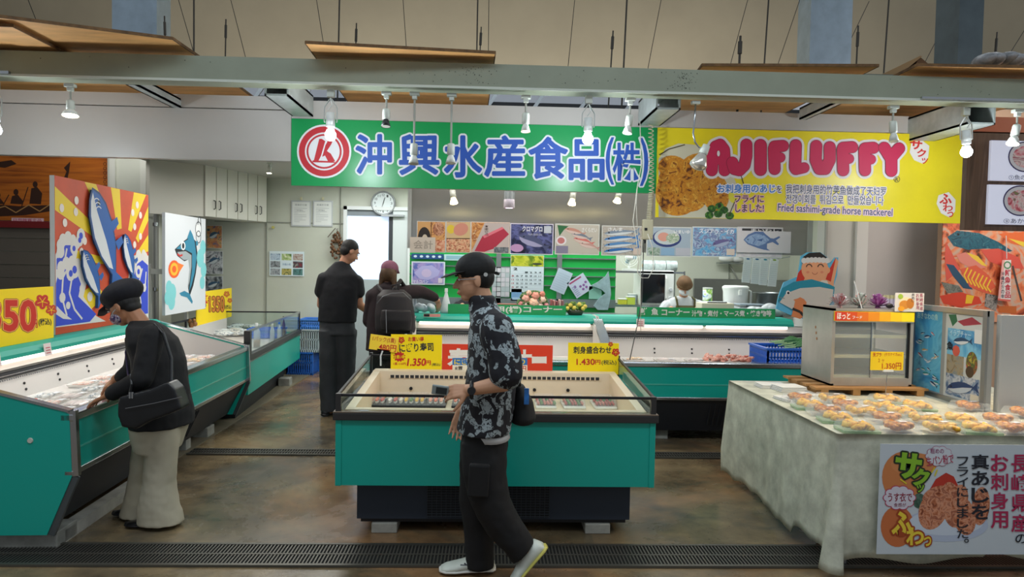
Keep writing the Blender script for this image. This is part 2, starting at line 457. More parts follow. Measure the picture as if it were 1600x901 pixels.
# right side: pillar, partition, fish picture wall
g = MB(); x0, x1 = atY(1287, 400, 6.9).x, atY(1352, 400, 6.9).x; xm = atY(1335, 400, 6.9).x
g.box(x0, x1, 6.9, 7.05, 0, 3.0, mat('#d5d4cc', .5)); g.box(xm, x1, 6.86, 6.9, 0, 3.0, mat('#e6e5df', .5)); g.box(x0, x0 + .02, 6.87, 6.9, 0, 3, mat('#a8a8a0', .5))
S_('', g.build('wall_pillar'))
g = MB(); g.box(x1, atY(1476, 400, 7).x, 7.0, 7.05, 0, 3.0, mat('#d2cecb', .65, nz=(.8, .1)))
S_('', g.build('wall_partition'))

# ================================================================ door and window of the back wall
F9 = FY(9.86)
def slab(name, F, x0, y0, x1, y1, m, parent, t=.03, out=0.0):
    (u0, v1), (u1, v0) = F.uv(x0, y0), F.uv(x1, y1)
    o = MB().box(u0, u1, -t, 0, v0, v1, m).build(name, None)
    loc = F.O - F.n * -out
    o.location = F.O + F.n * out; o.rotation_euler = (0, 0, F.rz); o.parent = parent; o.matrix_parent_inverse = parent.matrix_basis.inverted() if parent else Matrix()
    return o
frm = mat('#d4d7d8', .4)
(u0, v1), (u1, v0) = F9.uv(538, 322), F9.uv(641, 560)
v0 = 0
g = MB(); X = F9.O.x
g.box(u0 + X, u0 + X + .05, 9.8, 9.88, 0, v1, frm); g.box(u1 + X - .05, u1 + X, 9.8, 9.88, 0, v1, frm); g.box(u0 + X, u1 + X, 9.8, 9.88, v1 - .05, v1, frm)
dr = S_('', g.build('door_1'))
gg = atY(541, 336, 9.85).x, atY(608, 336, 9.85).x, atY(560, 436, 9.85).z, atY(560, 337, 9.85).z
lf = MB(); dm = mat('#aab3b8', .45)
lf.box(gg[0] - .02, gg[1] + .06, 9.84, 9.87, 0, gg[2], dm); lf.box(gg[0] - .02, gg[1] + .06, 9.84, 9.87, gg[3], gg[3] + .1, mat('#7d858c', .5)); lf.box(gg[1], gg[1] + .06, 9.83, 9.87, gg[2], gg[3], mat('#30343a', .5))
lf.build('door_leaf', dr)
MB().box(gg[0], gg[1], 9.85, 9.86, gg[2], gg[3], mat('#c8d8f4', .4, emit=.78)).build('window_pane', dr)
MB().box(gg[1] + .02, gg[1] + .045, 9.78, 9.83, 1.0, 1.25, CHROME).build('door_handle', dr)
sl = MB().box(gg[1] + .06, u1 + X - .05, 9.82, 9.87, 0, v1 - .05, mat('#c3c9ca', .5)).box(gg[1] - .1, u1 + X - .1, 9.76, 9.82, atY(620, 337, 9.8).z - .015, atY(620, 337, 9.8).z + .015, ALU).build('sliding_panel', dr)

# ================================================================ overhead steel, plywood, cable ladder
BEAMC = mat('#8c927f', .5, nz=(2.5, .12))
bm_ = thing('steel_beam', 'long pale grey-green steel beam crossing the stall front overhead', 'beam', (0, 3.97, 2.59))
g = MB().box(-6, 6, 3.95, 3.97, 2.592, 2.735, BEAMC).box(-6, 6, 3.97, 4.10, 2.60, 2.612, BEAMC).box(-6, 6, 3.97, 4.10, 2.72, 2.732, BEAMC)
g.box(-6, 6, 3.944, 3.955, 2.592, 2.605, mat('#c7ccc0', .4))
rs = random.Random(2); dirt = mat('#2a2a24', .8)
for cx, n, s in ((745, 45, .05), (1068, 70, .045), (690, 15, .2), (1500, 12, .3), (300, 6, .5), (900, 14, .25)):
    c = atY(cx, 125, 3.95).x
    for _ in range(n):
        x = c + rs.gauss(0, s); z = 2.62 + rs.random() * .1; r = rs.uniform(.0008, .0024)
        g.box(x - r, x + r, 3.949, 3.951, z - r, z + r, dirt)
g.build('beam', bm_, W=True)
MB().box(-6, atY(20, 125, 3.96).x, 3.925, 3.945, 2.60, 2.615, CHROME).box(atY(1435, 160, 3.96).x, 6, 3.925, 3.945, 2.598, 2.612, CHROME).build('cable_rail', bm_, W=True)
def cross(px, Y0, Y1, z0, z1, w, label):
    x = atY(px, 140, Y0).x
    t = thing('cross_beam', label, 'beam', (x, Y0, z0))
    MB().box(-w / 2, w / 2, 0, Y1 - Y0, 0, .012, GALV).box(-w / 2, w / 2, 0, Y1 - Y0, z1 - z0 - .012, z1 - z0, GALV).box(-w / 2, -w / 2 + .01, 0, Y1 - Y0, 0, z1 - z0, GALV).box(w / 2 - .01, w / 2, 0, Y1 - Y0, 0, z1 - z0, GALV).build('beam', t)
cross(432, 4.11, 4.68, 2.56, 2.70, .14, 'short galvanised cross beam meeting the fascia left of the green shop sign')
cross(1045, 4.11, 4.6, 2.54, 2.70, .15, 'short galvanised cross beam above the join of the green and yellow signs')
cross(205, 4.11, 4.7, 2.60, 2.66, .06, 'thin light steel channel under the plywood above the left display case')
cross(1535, 4.11, 5.2, 2.50, 2.66, .18, 'wide steel cross beam behind the right end of the front beam')
cross(1320, 4.11, 4.66, 2.62, 2.70, .05, 'small galvanised bracket beam above the middle of the yellow sign')
def ply(label, pts, z, t=.014):
    P = [atZ(x, y, z) for x, y in pts]; c = Vector((sum(p.x for p in P) / len(P), sum(p.y for p in P) / len(P), z))
    th = thing('plywood_sheet', label, 'plywood sheet', c)
    poly = [(p.x - c.x, p.y - c.y) for p in P]
    flip_fix(MB().prism(poly, 0, t, PLY, 'z').build('sheet', th))
    g = MB()
    for i in range(len(poly)):
        a, b = Vector(poly[i]), Vector(poly[(i + 1) % len(poly)]); d = (b - a).normalized(); n = Vector((d.y, -d.x))
        g.bar((a.x, a.y, t / 2), (b.x, b.y, t / 2), .006, t * 1.15, PLYEDGE)
    g.build('edge', th)
ply('large plywood sheet resting above the beam at far left', [(-90, 16), (270, 62), (318, 95), (405, 160), (200, 158), (-60, 143)], 2.782)
ply('lower overlapping plywood sheet at far left, its edge running diagonally', [(-90, 38), (20, 42), (245, 156), (-100, 146)], 2.755)
ply('plywood sheet above the logo end of the green shop sign', [(477, 68), (774, 84), (762, 168), (548, 165)], 2.77)
ply('water-stained plywood sheet above the yellow sign', [(1097, 103), (1373, 104), (1215, 182), (1040, 180)], 2.79)
ply('plywood sheet at far right beside the cardboard flap', [(1433, 103), (1800, 110), (1500, 188), (1272, 182)], 2.775)
# cable ladder and white duct seen through the gap
cl = thing('cable_ladder', 'dark cable ladder seen in the gap between beam and green sign', 'cable ladder', (0, 6, 2.95))
g = MB().box(-3, 4, 5.96, 5.98, 2.955, 2.99, DARK).box(-3, 4, 6.28, 6.3, 2.985, 3.03, DARK).box(-3, 4, 5.98, 6.28, 2.955, 2.965, mat('#34383c', .6))
g.build('tray', cl, W=True)
for i in range(18): g = MB(); g.bar((-2.9 + .4 * i, 5.94, 2.83), (-2.75 + .4 * i, 5.96, 3.06), .02, .03, ALU); g.build('bracket', cl, W=True)
dct = thing('white_duct', 'long white duct above the dark cable ladder', 'duct', (0, 6.4, 3.1))
MB().box(-3.2, 4.2, 6.45, 6.6, 3.08, 3.3, mat('#e8eef8', .5)).build('duct', dct, W=True)
# upper steel columns
def column(x0, x1, xs, Y, y_bot, label, m):
    a, b, c = atY(x0, 50, Y).x, atY(x1, 50, Y).x, atY(xs, 50, Y).x
    t = thing('steel_column', label, 'column', ((a + b) / 2, Y, 2.82))
    MB().box(min(a, b), max(a, b), Y, Y + .03, 2.82, 6.6, m).box(min(a, b) + .01, max(a, b) - .01, Y + .03, Y + .3, 2.82, 6.6, m).build('column', t, W=True)
COLM = mat('#a9bccb', .38, .6, nz=(5, .18))
column(175, 245, 0, 6.6, 55, 'galvanised steel column rising behind the far left plywood', COLM)
column(1266, 1331, 0, 6.6, 100, 'wide shiny galvanised steel column above the yellow sign', COLM)
column(1498, 1536, 0, 5.2, 105, 'narrow dark steel column at upper right', mat('#5d6a70', .5, .5, nz=(5, .2)))
pr_ = MB().box(-6, 6, -.03, .03, 0, .035, GALV).build('steel_purlin'); pr_.location = (0, 5.15, 2.70); tagp(pr_, 'long steel purlin hidden behind the fascia that the rods hang onto', 'beam')
ch_ = MB().box(0, 4, -.06, .12, 0, .06, mat('#56605e', .5, .3)).build('steel_channel'); ch_.location = (atY(1322, 120, 4.4).x, 4.4, 2.792); tagp(ch_, 'dark steel channel lying on the plywood at upper right', 'beam')
# hanging rods and thin wires
rods = [(303, 88, 303, -30, 5.0, .006), (352, 95, 353, 30, 5.0, .005), (258, 60, 257, 25, 5.0, .005), (529, 70, 531, -30, 5.0, .006), (556, 70, 557, 36, 5.0, .005), (745, 82, 747, -30, 5.0, .006), (750, 82, 752, 42, 5.0, .005), (954, 112, 958, 48, 5.0, .006), (974, 113, 981, -30, 5.0, .007), (1194, 103, 1203, -30, 5.0, .006), (1338, 102, 1341, 40, 5.0, .006), (1381, 112, 1391, -30, 5.0, .006), (1155, 103, 1157, 56, 5.0, .009), (1555, 90, 1558, 50, 5.0, .005)]
names = ['left of the first steel column pair', 'with a turnbuckle above the left beam', 'just right of the left steel column', 'above the logo end plywood sheet', 'short one near the logo end of the plywood', 'above the right end of the middle plywood', 'short one beside the long rod over the middle plywood', 'short one above the kanji sign', 'long dark one above the right part of the green sign', 'long one above the stained plywood', 'short one right of the wide steel column', 'long one between the two right columns', 'thick pale one on the stained plywood', 'short one at the far upper right']
for (x0, y0, x1, y1, Y, r), nm in zip(rods, names):
    Y = 5.15; p, q = atY(x0, y0, Y), atY(x1, y1, Y); p = q + (p - q) * ((q.z - 2.735) / (q.z - p.z)); 
    o = MB().tube([p - p, q - p], r, mat('#34322c', .6), 6)
    if y1 > 0: o.cyl((q - p) * .78, (q - p) * .93, r * 1.9, r * 1.9, mat('#34322c', .6), 8)
    o = o.build('hanging_rod'); o.location = p; tagp(o, 'thin hanging metal rod, ' + nm, 'rod', 'hanging rods over the stall')
for x0, y0, x1, y1 in [(55, 28, 40, -10), (302, 80, 276, -10), (385, 95, 358, -10), (505, 66, 493, -10), (635, 76, 629, -10), (763, 84, 764, -10), (887, 110, 899, -10), (1011, 114, 1035, -10), (1141, 102, 1171, -10), (1215, 102, 1253, -10), (1450, 88, 1492, 7), (1330, 60, 1358, 2), (1580, 80, 1602, 45)]:
    Y = 6.8; p, q = atY(x0, y0, Y), atY(x1, y1, Y); p = q + (p - q) * ((q.z - 2.802) / (q.z - p.z))
    o = MB().tube([p - p, q - p], .0035, mat('#2c2a26', .6), 5).build('hanging_wire'); o.location = p
    tagp(o, 'thin dark slanting wire in front of the upper beige wall', 'wire', 'slanting wires in front of the upper wall')
# cardboard flap and wrapped bundle on top at right
cb = thing('cardboard_box', 'open brown cardboard box lying on the steel at upper right', 'box', atY(1430, 118, 4.42))
cb.location.z = 2.853
P = lambda x, y, Y=4.42: atY(x, y, Y) - Vector(cb.location)
g = MB(); kb = mat('#8d7350', .8); kd = mat('#5b4026', .8)
a_, b_, c_, d_ = P(1376, 118), P(1402, 119), P(1440, 87), P(1442, 90)
g.prism([(P(1372, 119).x, P(1372, 119).z), (P(1438, 87).x, P(1438, 87).z), (P(1441, 88).x, P(1441, 88).z), (P(1400, 121).x, P(1400, 121).z)], 0, .3, kb)
g.prism([(P(1438, 87).x, P(1438, 87).z), (P(1458, 104).x, P(1458, 104).z), (P(1430, 106).x, P(1430, 106).z)], .01, .32, kd)
g.prism([(P(1446, 87).x, P(1446, 87).z), (P(1495, 90).x, P(1495, 90).z), (P(1497, 106).x, P(1497, 106).z), (P(1458, 105).x, P(1458, 105).z)], .2, .35, mat('#6e6048', .8))
g.build('flap', cb)
bd = thing('wrapped_bundle', 'bundle wrapped in clear plastic lying on top at the upper right corner', 'bundle', atY(1570, 104, 4.4))
g = MB(); rs = random.Random(4)
for k in range(9): g.ell((-.12 + .045 * k, rs.uniform(0, .1), .05 + rs.uniform(-.01, .02)), (.06, .1, .035 + rs.random() * .02), mat('#8b8f94', .25, nz=(14, .6), bump=.8))
g.build('plastic_wrap', bd, smooth=True)

# ================================================================ fascia
FAS = mat('#b3aea8', .38, nz=(1.5, .05))
xl, xr = atY(455, 240, 4.7).x, atY(1482, 190, 4.7).x
fa = thing('fascia_board', 'wide glossy white fascia board above the left display cases', 'fascia', (xl, 4.7, 2.26))
MB().box(-6, xl, 4.70, 4.76, 2.262, 2.60, FAS).build('board', fa, W=True)
MB().box(-6, xl, 4.69, 4.76, 2.606, 2.69, FAS).build('upper_strip', fa, W=True)
fb = thing('sign_header', 'white header strip running above the green and yellow signs', 'fascia', (0, 4.7, 2.55))
MB().box(xl + .002, xr, 4.70, 4.76, 2.10, 2.672, FAS).build('board', fb, W=True)
MB().box(xr, xr + .07, 4.702, 4.75, 2.5, 2.66, mat('#6d7f8a', .5, .4)).build('end_bracket', fb, W=True)
# ================================================================ big shop sign
F = FY(4.69)
p = Panel('shop_sign', 'long green shop sign with blue outlined Japanese lettering and a red round logo', 'sign', F, (455.5, 185), (1027, 302), mat('#0f8f4c', .35), .009)
# square the board: the sign runs level
o = p.o
K = p.A
cx, cy = 506.5, 236.5
for rr, c, L in ((42.5, '#d9d9dc', 1), (39.5, '#b8242f', 1.6), (30, '#d9d9dc', 2.2), (27.5, '#b8242f', 2.8), (24.5, '#d9d9dc', 3.4)):
    K.disc(cx, cy, rr, rr * .99, c, L, 40)
K.poly([(490, 253), (499, 217), (503, 217), (509, 221), (503, 241), (497, 253)], '#b8242f', 4)
K.poly([(488, 253.5), (525.5, 254.5), (521, 252), (489, 250.5)], '#b8242f', 4)
K.poly([(504, 236), (514, 217), (521.5, 217), (517.5, 226), (511, 236), (517, 240), (524, 252), (513, 252.5), (508, 243), (503.5, 245)], '#b8242f', 4.2)
K.line([(510, 219), (501, 250)], 2.0, '#d9d9dc', 4.6)
JP = '沖興水産食品(株)'
pos = [(556, 207, 612, 275), (624, 207, 686, 276), (694, 209, 753, 280), (757, 209, 820, 279), (826, 211, 887, 282), (889, 215, 944, 284)]
for ch, (a, b, c, d) in zip(JP, pos):
    for r_, n_, col_, l_ in ((4.6, 14, '#d4d8dc', 2), (2.6, 8, '#d4d8dc', 2.5), (1.7, 10, '#1f4ea8', 3.6), (0, 1, '#1f4ea8', 4.2)):
        for q in range(n_):
            t = 2 * PI * q / n_
            K.text(ch, a + 1 + r_ * math.cos(t), d - 4 + r_ * math.sin(t), c - 1 + r_ * math.cos(t), b + 4 + r_ * math.sin(t), col_, l_ + q * .02, 0)
for ch, (a, b, c, d) in (('(', (947, 216, 958, 287)), ('株', (958, 224, 1001, 281)), (')', (1001, 217, 1012, 289))):
    for q in range(10):
        t = 2 * PI * q / 10
        K.text(ch, a + 2.6 * math.cos(t), d + 2.6 * math.sin(t), c + 2.6 * math.cos(t), b + 2.6 * math.sin(t), '#d4d8dc', 2 + q * .02, .02)
    K.text(ch, a, d, c, b, '#1f4ea8', 3.6, .02)
p.done('lettering')

# ================================================================ yellow fried fish sign
F = FY(4.68)
fb0 = F
p = Panel('banner_sign', 'wide yellow sign for fried horse mackerel with bubbly pink letters', 'sign', F, (1028, 199), (1500, 349), mat('#e6d21c', .4, nz=(2.2, .12)), .018)
K = p.A
FRY = photo(['#5a2c08', '#a8620f', '#d08a1c', '#b8741a', '#e3a83a', '#8a4c0c'], 26, 2, .6, .5)
K.poly([(1029, 248), (1040, 232), (1060, 224), (1085, 226), (1110, 238), (1140, 262), (1152, 290), (1150, 320), (1138, 341), (1029, 339)], '#c9c3a8', 1)
for x, y, rx, ry, r in ((1052, 262, 24, 19, .2), (1088, 260, 26, 20, -.3), (1048, 300, 24, 30, .1), (1082, 300, 27, 31, .3), (1117, 300, 22, 32, -.2), (1106, 272, 22, 16, .5), (1058, 322, 26, 15, 0), (1038, 285, 10, 20, 0)):
    K.disc(x, y, rx, ry, FRY, 1.4 + .07 * ((x * 7 + y) % 11), 20, r)
GRN = photo(['#0e2a0a', '#2d5c1c', '#5d8a2c'], 30, 5)
for x, y in ((1112, 326), (1122, 334), (1108, 336), (1131, 328), (1140, 337), (1124, 322)): K.disc(x, y, 7, 6, GRN, 2.3 + (x % 7) * .05, 9)
K.disc(1146, 305, 8, 12, '#d9cf3c', 2.2)
K.line([(1030, 242), (1045, 233), (1070, 226)], 1.6, '#4a3f1e', 2.6); K.line([(1150, 310), (1138, 338)], 1.4, '#4a3f1e', 2.6); K.line([(1158, 275), (1162, 288)], 1.4, '#4a3f1e', 2.6)
def blob(K, strokes, r, c, L):
    for st in strokes:
        rr = st[-1] if isinstance(st[-1], (int, float)) else 1; P = [q for q in st if isinstance(q, tuple)]
        K.line(P, 2 * r * rr, c, L)
        for q in P: K.disc(q[0], q[1], r * rr, r * rr, c, L + .05, 18)
BUB = [
    [[(1112, 266), (1113, 244), (1118, 229), (1125, 226), (1131, 234), (1132, 250), (1132, 266)], [(1114, 250), (1131, 250), .8]],
    [[(1144, 254), (1147, 264), (1155, 266), (1163, 258), (1166, 244), (1166, 226)]],
    [[(1188, 227), (1188, 265), 1.05]],
    [[(1210, 264), (1209, 232)], [(1210, 229), (1223, 228)], [(1210, 247), (1219, 246), .85]],
    [[(1243, 227), (1242, 262)], [(1243, 265), (1256, 262), .9]],
    [[(1275, 228), (1274, 250), (1280, 264), (1289, 264), (1296, 250), (1296, 230)]],
    [[(1317, 266), (1316, 234)], [(1317, 231), (1331, 230)], [(1317, 249), (1326, 248), .85]],
    [[(1351, 266), (1350, 235)], [(1351, 232), (1364, 231)], [(1351, 250), (1360, 249), .85]],
    [[(1381, 231), (1391, 247), (1404, 232)], [(1392, 248), (1392, 267)]],
]
for st in BUB: blob(K, st, 13.5, '#dcd6d8', 2)
for i, st in enumerate(BUB):
    blob(K, st, 9.6, '#7c1230', 3.0 + .5 * i); blob(K, st, 8.9, '#c21f4e', 3.2 + .5 * i)
K.disc(1122, 240, 2.2, 4.5, '#dcd6d8', 8.5)
K.ring(1401, 280, 4.2, 5, '#5a5030', 3, n=14); K.text('R', 1398.8, 283, 1403.2, 277, '#5a5030', 3, .02)
def otext(K, s, x0, y0, x1, y1, c, oc, r, L=3, off=.01, rot=0, n=8):
    for q in range(n):
        t = 2 * PI * q / n; K.text(s, x0 + r * math.cos(t), y1 + r * math.sin(t), x1 + r * math.cos(t), y0 + r * math.sin(t), oc, L + q * .02, off + .006, rot)
    K.text(s, x0, y1, x1, y0, c, L + .8, off, rot)
otext(K, 'お刺身用のあじ', 1121, 288, 1211, 301, '#2a78c8', '#e6e2e6', 1.5, off=.02); otext(K, 'を', 1213, 290, 1221, 301, '#30304a', '#e6e2e6', 1.2)
otext(K, 'フライに', 1148, 305, 1193, 316, '#26283c', '#e6b0b4', 1.3, off=.015)
otext(K, 'しました!', 1149, 319, 1193, 331, '#26283c', '#e6b0b4', 1.3, off=.015)
otext(K, '我把刺身用的竹荚鱼做成了天妇罗', 1228, 290, 1384, 304, '#4a5060', '#e6dce0', 1.2, off=.008, rot=.028)
otext(K, '전갱이회를  튀김으로  만들었습니다', 1228, 305, 1380, 319, '#4a5060', '#e6dce0', 1.2, off=.008, rot=.02)
otext(K, 'Fried sashimi-grade horse mackerel', 1215, 322, 1394, 337, '#46506a', '#e6c8d4', 1.3, off=.012, rot=.045)
# speech shapes (the drawn character of the sign is left out)
K.poly([(1424, 222), (1440, 219), (1452, 228), (1450, 246), (1442, 256), (1428, 250), (1421, 238)], '#e3dcd6', 2)
K.text('サ', 1422, 233, 1440, 219, '#d0281e', 3, .03, .1); K.text('ク', 1433, 245, 1446, 233, '#d0281e', 3, .03, .1); K.text('ッ', 1440, 256, 1449, 247, '#d0281e', 3, .02, .1)
K.poly([(1466, 305), (1482, 300), (1493, 312), (1492, 330), (1484, 340), (1470, 333), (1463, 318)], '#e3dcd6', 2)
K.text('ふ', 1468, 318, 1486, 303, '#d0281e', 3, .03); K.text('わ', 1473, 330, 1488, 319, '#d0281e', 3, .02); K.text('っ', 1480, 339, 1489, 331, '#d0281e', 3, .02)
p.done('lettering')

# coiled cord + pendant switch, white cable loop
def coil(name, label, pts, m, r=.004, R=.012, turns=30):
    P = [Vector(q) for q in pts]; out = []
    N = turns * 8
    for i in range(N + 1):
        t = i / N * (len(P) - 1); k = min(int(t), len(P) - 2); c = P[k].lerp(P[k + 1], t - k); a = 2 * PI * i / 8
        out.append(c + Vector((R * math.cos(a), R * math.sin(a), 0)))
    return out
cs = thing('pendant_switch', 'beige pull-down switch box hanging on a coiled beige cord between the two signs', 'switch', atY(1013, 170, 4.55))
Pq = lambda x, y, Y=4.55: atY(x, y, Y) - Vector(cs.location)
MB().tube(coil('', '', [Pq(1017, 192), Pq(1018, 300), Pq(1014, 345)], None, R=.016, turns=34), .0035, mat('#b9b193', .5), 6).build('coiled_cord', cs, smooth=True)
MB().box(Pq(1004, 345).x, Pq(1020, 345).x, -.02, .02, Pq(1010, 374).z, Pq(1010, 343).z, mat('#b5ad90', .5)).build('switch_box', cs, bevel=.005)
MB().cyl(Pq(1008, 375), Pq(1008, 380), .008, .006, BLACK).box(Pq(1006, 360).x, Pq(1010, 360).x, -.024, -.02, Pq(1006, 360).z, Pq(1006, 356).z, BLACK).build('button', cs)
MB().tube([Pq(1006, 374), Pq(1003, 470), Pq(993, 520), Pq(984, 562)], .0035, mat('#4a4a46', .5), 6).build('pull_cord', cs)
wc = thing('white_cable', 'thin white cable looping down in front of the sign joint', 'cable', atY(998, 165, 4.5))
Pq = lambda x, y, Y=4.5: atY(x, y, Y) - Vector(wc.location)
pts = [(1000, 190), (1002, 260), (996, 290), (989, 345), (994, 372), (998, 410), (996, 425), (1003, 434), (1013, 434), (1021, 420), (1019, 385), (1012, 365)]
MB().tube([Pq(*q) for q in pts], .003, mat('#cfcabb', .5), 6).build('cable', wc, smooth=True)
MB().tube([Pq(996, 290), Pq(994, 320), Pq(996, 360), Pq(1001, 400), Pq(1001, 520)], .002, mat('#cfcabb', .5), 6).build('cable', wc, smooth=True)

# ================================================================ lamps on the beam
def light(kind, loc, power, color, parent, size=.02, angle=80, rot=(0, 0, 0), blend=.6):
    l = bpy.data.lights.new('lamp_light', kind); l.energy = power; l.color = color
    if kind == 'SPOT': l.spot_size = math.radians(angle); l.spot_blend = blend
    l.shadow_soft_size = size
    o = bpy.data.objects.new('lamp_light', l); COL.objects.link(o); o.location = loc; o.rotation_euler = rot; o.parent = parent; return o
LW = mat('#c9cec4', .4)
def spot(px, ytop, ybot, label, Y=4.0, stem=.1, lit=None, color=(1, .8, .6), power=6, tilt=0, dark=False, name='track_spotlight', cup=.028):
    top = atY(px, ytop, Y); bot = atY(px, ybot, Y); H = top.z - bot.z
    t = thing(name, label, 'spotlight', top, 0, 'spotlights under the beam')
    MB().box(-.028, .028, -.018, .018, -.02, 0, LW).box(-.014, .014, -.014, .014, -.042, -.02, LW).build('mount', t, bevel=.003)
    s = H * stem
    MB().cyl((0, 0, -.04), (0, 0, -.04 - s), .006, .006, mat('#a9aaa0', .35, .5), 8).build('stem', t)
    z0 = -.04 - s; T = Matrix.Translation((0, 0, z0)) @ Matrix.Rotation(tilt, 4, 'Y') @ Matrix.Rotation(-.15, 4, 'X')
    L = H - .04 - s
    MB().lathe([(0, 0), (.02, 0), (.022, -.01), (.022, -L * .55), (.012, -L * .6)], LW, T=T).build('housing', t, smooth=True)
    MB().lathe([(.012, -L * .55), (cup * .7, -L * .7), (cup, -L), (cup * .93, -L), (cup * .6, -L * .72), (0, -L * .7)], BLACK if dark else mat('#d5d8d0', .35), T=T).build('reflector', t, smooth=True)
    em = mat({'w': '#ffe9c8', 'd': '#ffc9a0', 'c': '#ecf6ff'}[lit], .5, emit={'w': 14, 'd': 3, 'c': 25}[lit]) if lit else mat('#b8b8b0', .3)
    MB().lathe([(cup * .9, -L * .985), (0, -L * .985)], em, T=T).build('bulb_face', t)
    if lit:
        light('SPOT', T @ Vector((0, 0, -L * 1.03)), power, color, t, .03, 110, (T.to_euler().x, T.to_euler().y, 0))
    return t
spot(110, 131, 182, 'lit warm white spotlight at far left of the beam', stem=.3, lit='w', power=9, cup=.045, tilt=-.08)
spot(604, 143, 199, 'unlit spotlight with a black front, right of the first bright bulb', stem=.3, dark=True)
spot(648, 144, 257, 'unlit spotlight on a long stem in front of the second kanji', stem=.62, cup=.03)
spot(706, 146, 256, 'unlit spotlight on a long stem in front of the third kanji', stem=.62, cup=.03)
spot(822, 149, 207, 'dim spotlight above the fourth kanji', stem=.3, lit='d', power=1.5)
spot(985, 153, 210, 'unlit tilted spotlight above the bracketed kanji', stem=.3, tilt=.16)
spot(1396, 165, 222, 'unlit spotlight in front of the yellow sign', stem=.25, tilt=0)
spot(1590, 171, 228, 'tilted spotlight with a glowing face at far right', stem=.25, tilt=.3, lit='w', power=110, color=(1, .74, .48), cup=.035)
def bulb(px, ytop, ybot, label, Y=4.0, tilt=0, power=20):
    top = atY(px, ytop, Y); H = top.z - atY(px, ybot, Y).z
    t = thing('clip_bulb_lamp', label, 'lamp', top, 0, 'bright clip bulb lamps')
    MB().box(-.02, .02, -.016, .016, -.045, 0, LW).build('mount', t, bevel=.003)
    T = Matrix.Rotation(tilt, 4, 'Y'); m = mat('#c9cdc9', .3, .3)
    w = .036
    for s in (-1, 1): MB().tube([T @ Vector((0, 0, -.045)), T @ Vector((s * w, 0, -.1)), T @ Vector((s * w, 0, -H * .62)), T @ Vector((s * w * .9, 0, -H * .64))], .004, m, 6).build('clamp_arm', t)
    MB().tube([T @ Vector((0, -.01, -.05)), T @ Vector((.012, -.02, -.09)), T @ Vector((-.008, -.02, -.12))], .003, m, 6).build('spring', t)
    MB().lathe([(0, -.13), (.018, -.13), (.024, -H * .45), (.026, -H * .72), (.018, -H * .74)], mat('#dfe3e0', .4), T=T).build('socket', t, smooth=True)
    r = .032; zc = -H + r
    prof = [(.02, zc + r * 1.05)] + [(r * math.sin(a), zc + r * math.cos(a)) for a in [PI * (.25 + .75 * i / 9) for i in range(10)]]
    b = MB().lathe(prof, mat('#eef7ff', .4, emit=30), T=T).build('bulb', t, smooth=True)
    light('POINT', T @ Vector((0, -.01, zc - r - .03)), power, (.86, .95, 1), t, .03)
bulb(517, 140, 220, 'bright clip-on bulb lamp in front of the round red logo', power=17)
bulb(920, 150, 226, 'bright clip-on bulb lamp in front of the last large kanji', power=17)
bulb(1509, 169, 246, 'bright clip-on bulb lamp at the right end of the yellow sign', tilt=-.06, power=15)
bulb(-8, 127, 212, 'bright clip-on bulb lamp cut off by the left picture edge', power=12)
# gooseneck lamp with a wire-caged reflector bulb
t = thing('gooseneck_lamp', 'unlit gooseneck lamp with a silvery reflector bulb in front of the yellow sign', 'lamp', atY(1088, 158, 4.0))
Pq = lambda x, y, Y=4.0: atY(x, y, Y) - Vector(t.location)
MB().box(-.028, .02, -.016, .016, -.018, .0, LW).build('mount', t)
MB().tube([Pq(1087, 160), Pq(1085, 190), Pq(1083, 208), Pq(1086, 222), Pq(1092, 230), Pq(1098, 232)], .0055, CHROME, 8).build('gooseneck', t, smooth=True)
d = (Pq(1086, 263) - Pq(1101, 228)).normalized(); q = d.to_track_quat('-Z', 'Y').to_matrix().to_4x4(); T = Matrix.Translation(Pq(1104, 227)) @ q
MB().lathe([(0, 0), (.022, 0), (.026, -.05), (.024, -.055)], LW, T=T).build('socket', t, smooth=True)
MB().lathe([(.02, -.05), (.035, -.08), (.052, -.12), (.05, -.135), (.03, -.15), (0, -.155)], mat('#d0ccc2', .15, .6), T=T).build('reflector_bulb', t, smooth=True)
